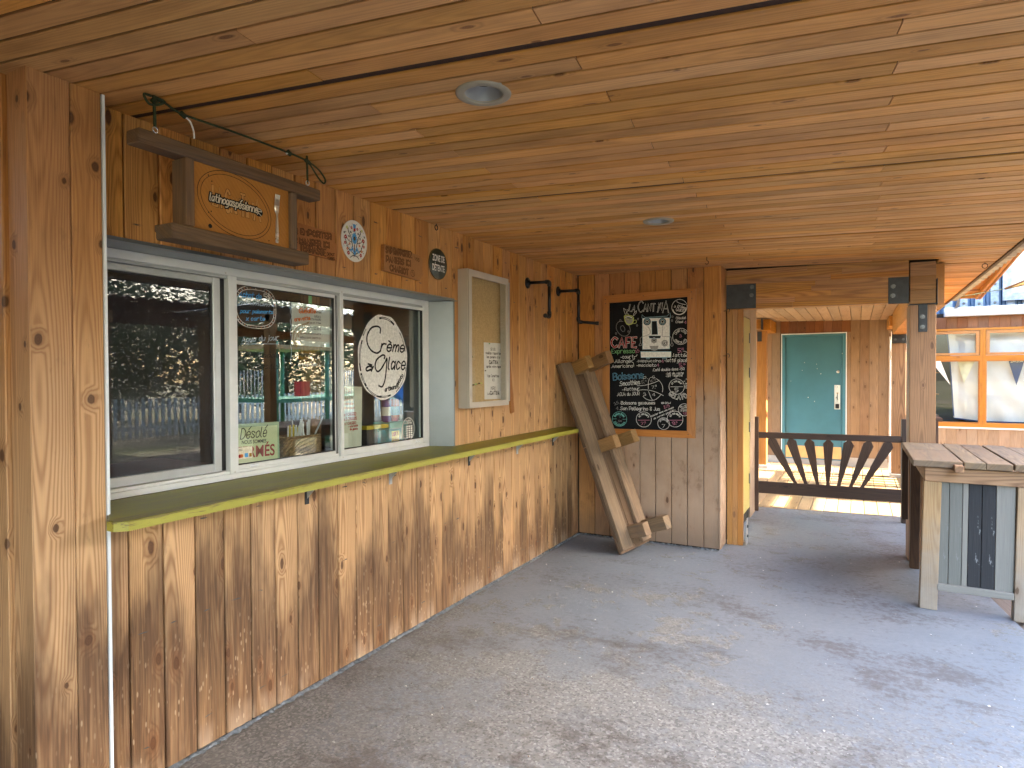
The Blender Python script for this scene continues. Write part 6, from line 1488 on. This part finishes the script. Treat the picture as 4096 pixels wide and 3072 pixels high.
# ------------------------------------------------------------------ window wall (y = 6.95)
ww = thing('window_wall', 'far wall with pale boards below and short red-brown boards above the orange windows', 'wall', (4.5,7,0))
x0 = 3.781-.1439*5
while x0 < 7.2:
    x1 = x0+.1439; mid = (x0+x1)/2
    plank('wall_board', (mid,6.95,.0), (mid,6.95,.678), (0,-1,0), .1424, .018, MW['farpale'], ww, .003)
    plank('wall_board', (mid,6.95,2.345), (mid,6.95,2.533), (0,-1,0), .1424, .018, MW['farred'], ww, .003)
    x0 = x1
multi('wall_backing', [(3.0,7.3,6.97,7.02,-.05,.70),(3.0,7.3,6.97,7.02,2.34,2.60)], M_['blk'], ww)
o = multi('sill_flashing', [(3.05,7.3,6.925,6.969,.679,.704)], M_['white'], ww)
wbm = box('whitewashed_beam', (5.55,6.87,2.612), (3.62,.14,.152), M_['whitebeam'], None, .006); tag(wbm, 'long whitewashed timber beam above the orange windows', 'beam')
def far_window(xa, xb, label, grp='orange framed windows of the far wall'):
    t = thing('framed_window', label, 'window', ((xa+xb)/2,6.95,.71), grp)
    z0, z1, zm0, zm1 = .7045, 2.3445, 1.812, 1.892; f = .036
    def m(nm, bx, mt=MW['orange'], par=None): return multi(nm, bx, mt, par or t)
    y0, y1 = 6.928, 6.985
    m('frame', [(xa,xa+f,y0,y1,z0,z1),(xb-f,xb,y0,y1,z0,z1),(xa+f,xb-f,y0,y1,z0,z0+.062),(xa+f,xb-f,y0,y1,z1-.036,z1),(xa+f,xb-f,y0,y1,zm0,zm1)])
    s = .048
    xs0, xs1 = xa+f+.006, xb-f-.006; zs0, zs1 = zm1+.006, z1-.042
    m('sash', [(xs0,xs0+s,y0+.008,y1,zs0,zs1),(xs1-s,xs1,y0+.008,y1,zs0,zs1),(xs0+s,xs1-s,y0+.008,y1,zs0,zs0+s*.8),(xs0+s,xs1-s,y0+.008,y1,zs1-s,zs1)])
    m('pane', [(xs0+s-.01,xs1-s+.01,6.962,6.966,zs0+.02,zs1-.02)], M_['glass2'])
    g = .018
    m('glazing_bead', [(xa+f,xa+f+g,y0+.012,y1,z0+.062,zm0),(xb-f-g,xb-f,y0+.012,y1,z0+.062,zm0),(xa+f+g,xb-f-g,y0+.012,y1,z0+.062,z0+.062+g),(xa+f+g,xb-f-g,y0+.012,y1,zm0-g,zm0)])
    m('pane', [(xa+f+g-.01,xb-f-g+.01,6.962,6.966,z0+.07,zm0-.01)], M_['glass2'])
far_window(3.060, 4.2765, 'orange framed window with black hemmed curtain edge, partly behind the post')
far_window(4.2785, 5.495, 'orange framed window with the navy pennant, at the right edge')
far_window(5.497, 6.71, 'orange framed window beyond the one with the navy pennant')
fr_ = thing('shop_room', 'dim room behind the orange framed windows', 'room', (5,8,0))
multi('room_shell', [(3.0,7.4,9.0,9.05,0,2.6),(3.0,3.03,7.02,9.0,0,2.6),(7.37,7.4,7.02,9.0,0,2.6),(3.0,7.4,7.02,9.0,-.03,0),(3.0,7.4,7.02,9.0,2.5,2.55)], M_['dkroom'], fr_)
for i in range(4): multi('shelf', [(3.2,3.8,8.2,8.6,.4+i*.4,.42+i*.4)], MW['post2'], fr_)
# curtain
cv = thing('white_curtain', 'white cloth sheet with black hem hung behind the orange windows', 'curtain', (5,7.1,.8))
V, F = [], []; NX, NZ = 90, 24
for i in range(NX+1):
    for j in range(NZ+1):
        u, v = i/NX, j/NZ
        zt_ = 2.40; zb_ = .845-.05*math.sin(min(u*6,1)*1.57)
        xl_ = 3.79+.12*(1-v)**.7
        x_ = xl_+(7.2-xl_)*u; z_ = zb_+(zt_-zb_)*v
        y_ = 7.10+.012*math.sin((x_*3+z_*2.2)*5.5)+.008*math.sin(x_*13-z_*9)
        V.append((x_,y_,z_))
for i in range(NX):
    for j in range(NZ):
        a = i*(NZ+1)+j; F.append((a,a+NZ+1,a+NZ+2,a+1))
mobj('cloth', mesh('cloth', V, F, M_['cloth'], True), cv)
e_ = [Vector(V[j]) for j in range(NZ,-1,-1)]+[Vector(V[i*(NZ+1)]) for i in range(1,40)]
tube('hem', [p_+Vector((-.004,-.006,-.004)) for p_ in e_], .011, M_['navy'], cv, 6)
for p_ in (V[15],V[0]): mobj('grommet', mesh('grommet', *lathe_geo([(.006,.004),(.012,.004),(.013,0)],12), M_['chrome'], True), cv, frame((p_[0],p_[1]-.018,p_[2]+.02),(1,0,0),(0,-1,0)))
def pennant(a, b, tip, z, mat, label, y=7.02, txt=None, bend=0):
    t = thing('pennant', label, 'pennant', (tip[0],y,tip[1]), 'pennants hung inside the far windows')
    n_ = 8; V = []; F = []
    for i in range(n_+1):
        u = i/n_; l_ = a+(tip[0]-a)*u; r_ = b+(tip[0]-b)*u; zz = z+(tip[1]-z)*u; yy_ = y+.01*math.sin(u*3)+bend*u
        V += [(l_,yy_,zz),(r_,yy_,zz),(l_,yy_+.002,zz),(r_,yy_+.002,zz)]
    for i in range(n_):
        q = i*4; F += [(q,q+1,q+5,q+4),(q+2,q+6,q+7,q+3),(q,q+4,q+6,q+2),(q+1,q+3,q+7,q+5)]
    mobj('flag_cloth', mesh('flag_cloth', V, F, mat), t)
    if txt:
        font_mesh('printed_words', txt, (a+.055,z-.030), (b-.02,z-.030), .024, lambda p,q,l:(p,y-.002,q), M_['decal'], t)
        ik = Ink(lambda p,q,l:(p,y-.002,q)); ik.poly([(a+.02,z-.035),(a+.05,z-.015),(a+.056,z-.035)],'w'); ik.build(t,'printed_mark')
    return t
pennant(3.945,4.185,(4.037,1.437),1.800,M_['cream'],'cream pennant in front of the curtain in the left window')
pennant(4.628,4.838,(4.735,1.398),1.805,M_['navy'],'navy pennant with white lettering in the right window',7.02,'AQUA')
pennant(3.56,3.70,(3.836,1.405),1.805,M_['paper'],'white pennant swinging beside the post in the left window',6.92)
pennant(5.1,5.3,(5.2,1.4),1.8,M_['red'],'red pennant beyond the navy one in the right window')

# ------------------------------------------------------------------ blue container above, upper roof, sail
bc = thing('blue_container', 'blue corrugated container wall with bolted grey timber battens above the windows', 'container', (5.5,7.3,2.6))
V, F = [], []; xw_ = 3.2; pts_ = []
while xw_ < 8.4:
    pts_ += [(xw_,7.10),(xw_+.075,7.10),(xw_+.10,7.135),(xw_+.185,7.135)]; xw_ += .21
for a, b in pts_: V += [(a,b,2.55),(a,b,5.6)]
for i in range(len(pts_)-1): q = i*2; F.append((q,q+1,q+3,q+2))
F = [tuple(reversed(f)) for f in F]
mobj('corrugated_wall', mesh('corrugated_wall', V, F, M_['blue']), bc)
multi('container_core', [(3.2,8.4,7.14,9.4,2.56,5.6)], M_['blue'], bc)
xb_ = 3.767
while xb_ < 6.6:
    beam('batten', (xb_+.054,7.062,2.60), (xb_+.054,7.062,5.5), (0,-1,0), .108, .035, M_['batten'], bc, .003)
    for z in (2.76,3.07,3.40,3.9):
        if random.random() < .85: mobj('bolt', _bolt, bc, frame((xb_+.054,7.058,z+random.uniform(-.02,.02)), (0,0,1), (0,-1,0)) @ Matrix.Scale(1.1,4))
    xb_ += .210
ps_ = thing('painted_poster', 'large pale painted poster in a grey timber frame on the blue container', 'poster', (5.3,7.0,2.75))
multi('poster_frame', [(4.545,4.66,6.99,7.02,2.78,4.4),(4.66,6.5,6.99,7.02,2.78,2.90),(4.66,6.5,6.99,7.02,4.28,4.4),(6.4,6.5,6.99,7.02,2.9,4.28)], M_['batten'], ps_)
multi('poster_sheet', [(4.66,6.4,7.0,7.01,2.90,4.28)], M_['poster'], ps_)
ik = Ink(lambda a,b,l:(a,6.9985-.0004*l,b))
ik.poly([(4.70,2.92),(4.745,2.92),(4.74,4.2),(4.70,4.2)],'W'); ik.disc((5.1,3.35),.30,.42,'L',0,36); ik.disc((5.55,3.7),.22,.28,'W',1,30)
ik.poly([(4.70,4.0),(6.3,4.0),(6.3,4.2),(4.70,4.2)],'R',1); ik.build(ps_,'painting')
ur = thing('upper_roof', 'orange boarded roof underside with a bright yellow fascia beyond the corrugated edge', 'roof', (3.8,5,2.8))
def uz(y): return 2.80-.086*(y-6.2)
yv = 2.6
while yv < 6.15:
    plank('soffit_board', (3.30,yv,uz(yv)+.02), (4.095,yv,uz(yv)+.02), (0,-.086,-1), .137, .018, MW['farred'] if random.random() < .3 else MW['orange'], ur, .003); yv += .1405
beam('fascia', (4.100,2.55,uz(2.55)+.0), (4.118,6.24,uz(6.24)), (1,0,0), .10, .04, MW['orange'], ur)
beam('fascia_cap', (4.138,2.55,uz(2.55)+.02), (4.156,6.25,uz(6.25)+.02), (1,0,0), .14, .03, MW['pillar'], ur)
beam('end_trim', (3.30,6.22,uz(6.22)), (4.10,6.22,uz(6.22)), (0,-1,0), .06, .03, MW['orange'], ur)
multi('roof_deck', [(3.3,4.12,2.55,4.3,3.14,3.2),(3.3,4.12,4.3,6.2,2.98,3.05)], M_['blk'], ur)
sl = thing('sail_shade', 'tan shade sail stretched from the roof edge by a green cord', 'sail', (4.25,5,2.76))
A_, B_, C_ = Vector((4.25,5.0,2.76)), Vector((6.4,4.3,4.1)), Vector((6.3,6.6,3.7))
V, F = [], []; n_ = 14
for i in range(n_+1):
    for j in range(i+1):
        u = i/n_; v = j/i if i else 0
        p_ = A_.lerp(B_.lerp(C_, v), u); sag = .18*math.sin(math.pi*u)*1.0+.5*(v-.5)**2*u
        V.append((p_.x,p_.y,p_.z-sag*.6))
def ix(i, j): return i*(i+1)//2+j
for i in range(n_):
    for j in range(i+1):
        F.append((ix(i,j),ix(i+1,j),ix(i+1,j+1)))
        if j < i: F.append((ix(i,j),ix(i+1,j+1),ix(i,j+1)))
mobj('sail_cloth', mesh('sail_cloth', V, F, M_['sail'], True), sl)
tube('edge_tape', [V[ix(i,0)] for i in range(n_+1)], .014, MW['old'], sl, 5); tube('edge_tape', [V[ix(i,i)] for i in range(n_+1)], .014, MW['old'], sl, 5)
tube('cord', [(3.62,4.22,2.60),(4.25,5.0,2.76)], .006, M_['rope'], sl, 5)
tube('sail_mast', [(6.45,4.3,-.2),(6.45,4.3,4.3)], .05, M_['alug'], sl, 10); tube('sail_mast', [(6.35,6.65,-.2),(6.35,6.65,3.9)], .05, M_['alug'], sl, 10)
V = []; F = []
P_ = smoothline([(3.62,4.20,2.60),(3.635,4.22,2.56),(3.625,4.23,2.50),(3.60,4.23,2.455)])
for p_ in P_: V += [(p_.x-.018,p_.y,p_.z),(p_.x+.018,p_.y-.01,p_.z),(p_.x+.018,p_.y-.006,p_.z),(p_.x-.018,p_.y+.004,p_.z)]
for i in range(len(P_)-1):
    q = i*4; F += [(q,q+1,q+5,q+4),(q+2,q+3,q+7,q+6),(q+1,q+2,q+6,q+5),(q+3,q,q+4,q+7)]
o = mobj('hanging_strap', mesh('hanging_strap', V, F, M_['batten'])); tag(o, 'grey strap end dangling from the corrugated roof edge', 'strap')

# ------------------------------------------------------------------ the yard outside, seen in the window reflections, plus added sun blockers
rt_ = random.Random(11)
def leaf_clump(nm, n, r, s):
    V, F = [], []
    for i in range(n):
        d = Vector((rt_.gauss(0,1),rt_.gauss(0,1),rt_.gauss(0,1))).normalized()*r*rt_.random()**.4
        a = Vector((rt_.gauss(0,1),rt_.gauss(0,1),rt_.gauss(0,.6))).normalized(); b = a.orthogonal().normalized(); s_ = s*rt_.uniform(.6,1.4)
        o = len(V); V += [d-a*s_, d+b*s_*.5, d+a*s_, d-b*s_*.5]; F.append((o,o+1,o+2,o+3))
    return V, F
def tree(x, y, h, cr, z0, label, grp, n=2600, mat='leaf'):
    t = thing('shade_tree', label, 'tree', (x,y,-.3), grp)
    P = [Vector((x,y,-.3)),Vector((x+.1,y,h*.25)),Vector((x-.05,y+.1,h*.55)),Vector((x+.1,y,h*.85))]
    V, F = tube_geo(smoothline(P,sub=3), [.20-.017*i for i in range(10)], 8)
    for i in range(7):
        a = rt_.uniform(0,6.28); zb_ = rt_.uniform(.3,.7)*h; L = cr*rt_.uniform(.6,.9)
        g_ = tube_geo([(x,y,zb_),(x+L*.5*math.cos(a),y+L*.5*math.sin(a),zb_+L*.35),(x+L*math.cos(a),y+L*math.sin(a),zb_+L*.7)],[.07,.045,.02],6)
        V, F = join_geo((V,F), g_)
    mobj('trunk', mesh('trunk', V, F, M_['bark'], True), t)
    V, F = [], []
    hz = (h-z0)/2; cz_ = z0+hz
    for i in range(46):
        d = Vector((rt_.gauss(0,1),rt_.gauss(0,1),rt_.gauss(0,1))).normalized(); rr_ = rt_.random()**.45
        c = Vector((x+d.x*cr*rr_, y+d.y*cr*rr_, cz_+d.z*hz*rr_)); v, f = leaf_clump('c', n//46, cr*.38, .11)
        o = len(V); V += [q+c for q in v]; F += [tuple(o+k for k in g) for g in f]
    mobj('crown', mesh('crown', V, F, M_['leaf']), t)
for i, (x, y, h, cr) in enumerate(((13.4,-11,9.2,2.7),(14.2,-7.6,9.8,2.7),(13.2,-4.4,9.4,2.6),(14.4,-1.6,9.8,2.5),(13.6,.6,8.6,1.9))):  # out-of-frame row, added to keep direct sun off the porch
    tree(x, y, h, cr, .5, ('nearest','second','third','fourth','last')[4-i]+' tall leafy tree of the row added against the sun, counted from the playground', 'added trees blocking sun from the porch', 5200)
for i, (x, y, h, cr) in enumerate(((22,7.5,6.2,2.8),(21,11.5,6.0,2.8),(21,15.5,6.0,2.9),(19,20,6,3.0),(25,10,7.5,3.2),(25,16,7.5,3.2))):
    tree(x, y, h, cr, .3, ('first','second','third','fourth','fifth','sixth')[i]+' bushy tree far beyond the playground', 'trees beyond the playground', 7000)
# playground
pg = thing('play_tower', 'green and white play tower with a tan roof and red panel', 'playground', (11.5,7,-.3))
for a, b in ((10.4,5.6),(12.2,5.6),(10.4,7.4),(12.2,7.4),(10.4,9.2),(12.2,9.2)): tube('tower_post', [(a,b,-.3),(a,b,2.5)], .06, M_['greenp'], pg, 10)
multi('platform', [(10.3,12.3,5.5,9.3,.9,1.0)], M_['greenp'], pg)
multi('roof_panel', [(10.2,12.4,5.4,7.5,2.3,2.40)], M_['sail'], pg)
multi('red_panel', [(10.35,10.4,6.2,6.7,1.05,1.45)], M_['redp'], pg)
for i in range(18): tube('baluster', [(10.38,7.5+i*.095,1.0),(10.38,7.5+i*.095,1.75)], .018, M_['wfence'], pg, 5)
for i in range(12): tube('baluster', [(10.5+i*.14,5.6,1.0),(10.5+i*.14,5.6,1.75)], .018, M_['wfence'], pg, 5)
s_ = thing('blue_slide', 'curved blue plastic slide beside the play tower', 'slide', (10,9.6,-.3))
P_ = smoothline([(10.3,8.9,1.05),(9.5,9.2,1.0),(9.0,9.6,.55),(8.7,9.9,.1),(8.3,10.1,-.15)], sub=6)
V, F = [], []
for p_ in P_:
    for k in range(9):
        a = math.pi*k/8; V.append((p_.x+.1*math.cos(a), p_.y-.38*math.cos(a), p_.z-.32*math.sin(a)+.32))
for i in range(len(P_)-1):
    for k in range(8): q = i*9+k; F.append((q,q+9,q+10,q+1))
mobj('slide_chute', mesh('slide_chute', V, F, M_['bluep'], True), s_)
multi('slide_panel', [(10.0,10.1,8.6,9.5,.9,1.9)], M_['bluep'], s_)
fc_ = thing('white_picket_fence', 'white picket fence round the playground', 'fence', (15,6,-.3))
for i in range(110):
    yv = -2+i*.2; multi('picket', [(15.5,15.53,yv,yv+.10,-.2,.95)], M_['wfence'], fc_)
multi('fence_rail', [(15.53,15.57,-2,20,.05,.13),(15.53,15.57,-2,20,.65,.73)], M_['wfence'], fc_)
# neighbouring shelter with a corrugated roof
nb = thing('terrace_shelter', 'open wooden shelter with a dark red corrugated roof across the terrace', 'shelter', (7,.5,-.3))
for a, b in ((7.0,-.6),(7.0,2.4),(8.8,-.6),(8.8,2.4)): beam('shelter_post', (a,b,-.3), (a,b,2.42), (0,-1,0), .14, .14, MW['post2'], nb)
for b in (-.6,2.4): beam('shelter_beam', (6.8,b,2.5), (9.0,b,2.5), (0,-1,0), .16, .1, MW['post2'], nb)
V, F = [], []
for i in range(121):
    yv = -1.0+3.8*i/120
    for x_, z_ in ((6.6,2.78),(9.2,2.60)): V.append((x_,yv,z_+.02*math.sin(i*1.05)))
for i in range(120): q = i*2; F.append((q,q+2,q+3,q+1))
mobj('roof_sheet', mesh('roof_sheet', V, F, M_['red2']), nb)
for i in range(5):
    yv = -9.5+i*1.9
    t = thing('terrace_table', ('farthest','fourth','third','second','nearest')[i]+' wooden terrace table on the dark deck, counted from the shelter', 'table', (6.6,yv,-.02), 'terrace tables on the deck')
    multi('table_top', [(6.1,7.1,yv-.4,yv+.4,.70,.74)], MW['bartop'], t)
    for a in (6.16,7.0):
        for b in (-.34,.30): multi('leg', [(a,a+.06,yv+b,yv+b+.06,-.02,.70)], MW['dark'], t)

nbh = thing('sun_blocking_building', 'tall plain boarded building added behind the trees to block the sun', 'building', (22,-7,-.3))  # solid block added out of frame; stops sun leaking through the tree crowns
multi('wall_block', [(20,26,-19,3.75,-.3,11.5)], MW['post2'], nbh)
multi('roof_slab', [(19.6,26.4,-19.4,3.80,11.5,11.8)], M_['alug'], nbh)
for i in range(7):
    for z in (2.0,5.0,8.0):
        f_ = multi('window', [(19.95,20.0,-17+i*3,-15.6+i*3,z,z+1.3)], M_['white'], nbh); multi('pane', [(19.94,19.955,-16.9+i*3,-15.7+i*3,z+.1,z+1.2)], M_['glass'], f_)

ns_ = thing('pale_canopy', 'pale corrugated canopy on timber posts just outside the porch edge', 'canopy', (5.4,2.6,-.3))
for a, b in ((4.75,.5),(6.2,.5),(6.2,4.8)): beam('canopy_post', (a,b,-.3), (a,b,2.50), (0,-1,0), .12, .12, MW['post2'], ns_)
for b in (.5,4.8): beam('canopy_beam', (4.62,b,2.47), (6.35,b,2.47), (0,-1,0), .14, .08, MW['post2'], ns_)
beam('canopy_beam', (6.2,.5,2.33), (6.2,4.85,2.33), (-1,0,0), .14, .08, MW['post2'], ns_)
V, F = [], []
for i in range(141):
    yv = .2+4.75*i/140
    for x_, z_ in ((4.60,2.62),(6.40,2.58)): V.append((x_,yv,z_+.018*math.sin(i*1.3)))
for i in range(140): q = i*2; F.append((q,q+2,q+3,q+1))
mobj('roof_sheet', mesh('roof_sheet', V, F, M_['whitebeam']), ns_)

# grit, chips and dry leaf bits lying on the slab
rd = random.Random(21); V, F = [], []
for i in range(300):
    a = rd.uniform(.15,3.2); b = rd.uniform(-5.6,1.8); s_ = rd.uniform(.003,.011); an = rd.uniform(0,6.28); h_ = rd.uniform(.001,.004)
    o = len(V); k = rd.randint(4,6)
    V += [(a+s_*rd.uniform(.5,1.2)*math.cos(an+6.283*q/k), b+s_*rd.uniform(.4,1)*math.sin(an+6.283*q/k), .0008) for q in range(k)]+[(a,b,h_+.001)]
    F += [(o+q, o+(q+1)%k, o+k) for q in range(k)]
o = mobj('grit', mesh('grit', V, F, [M_['conc'],MW['old'],M_['paper']], False, [rd.choice((0,0,1,2)) for _ in F])); tag(o, 'pale grit, paint chips and bits scattered over the concrete floor', 'grit', kind='stuff')
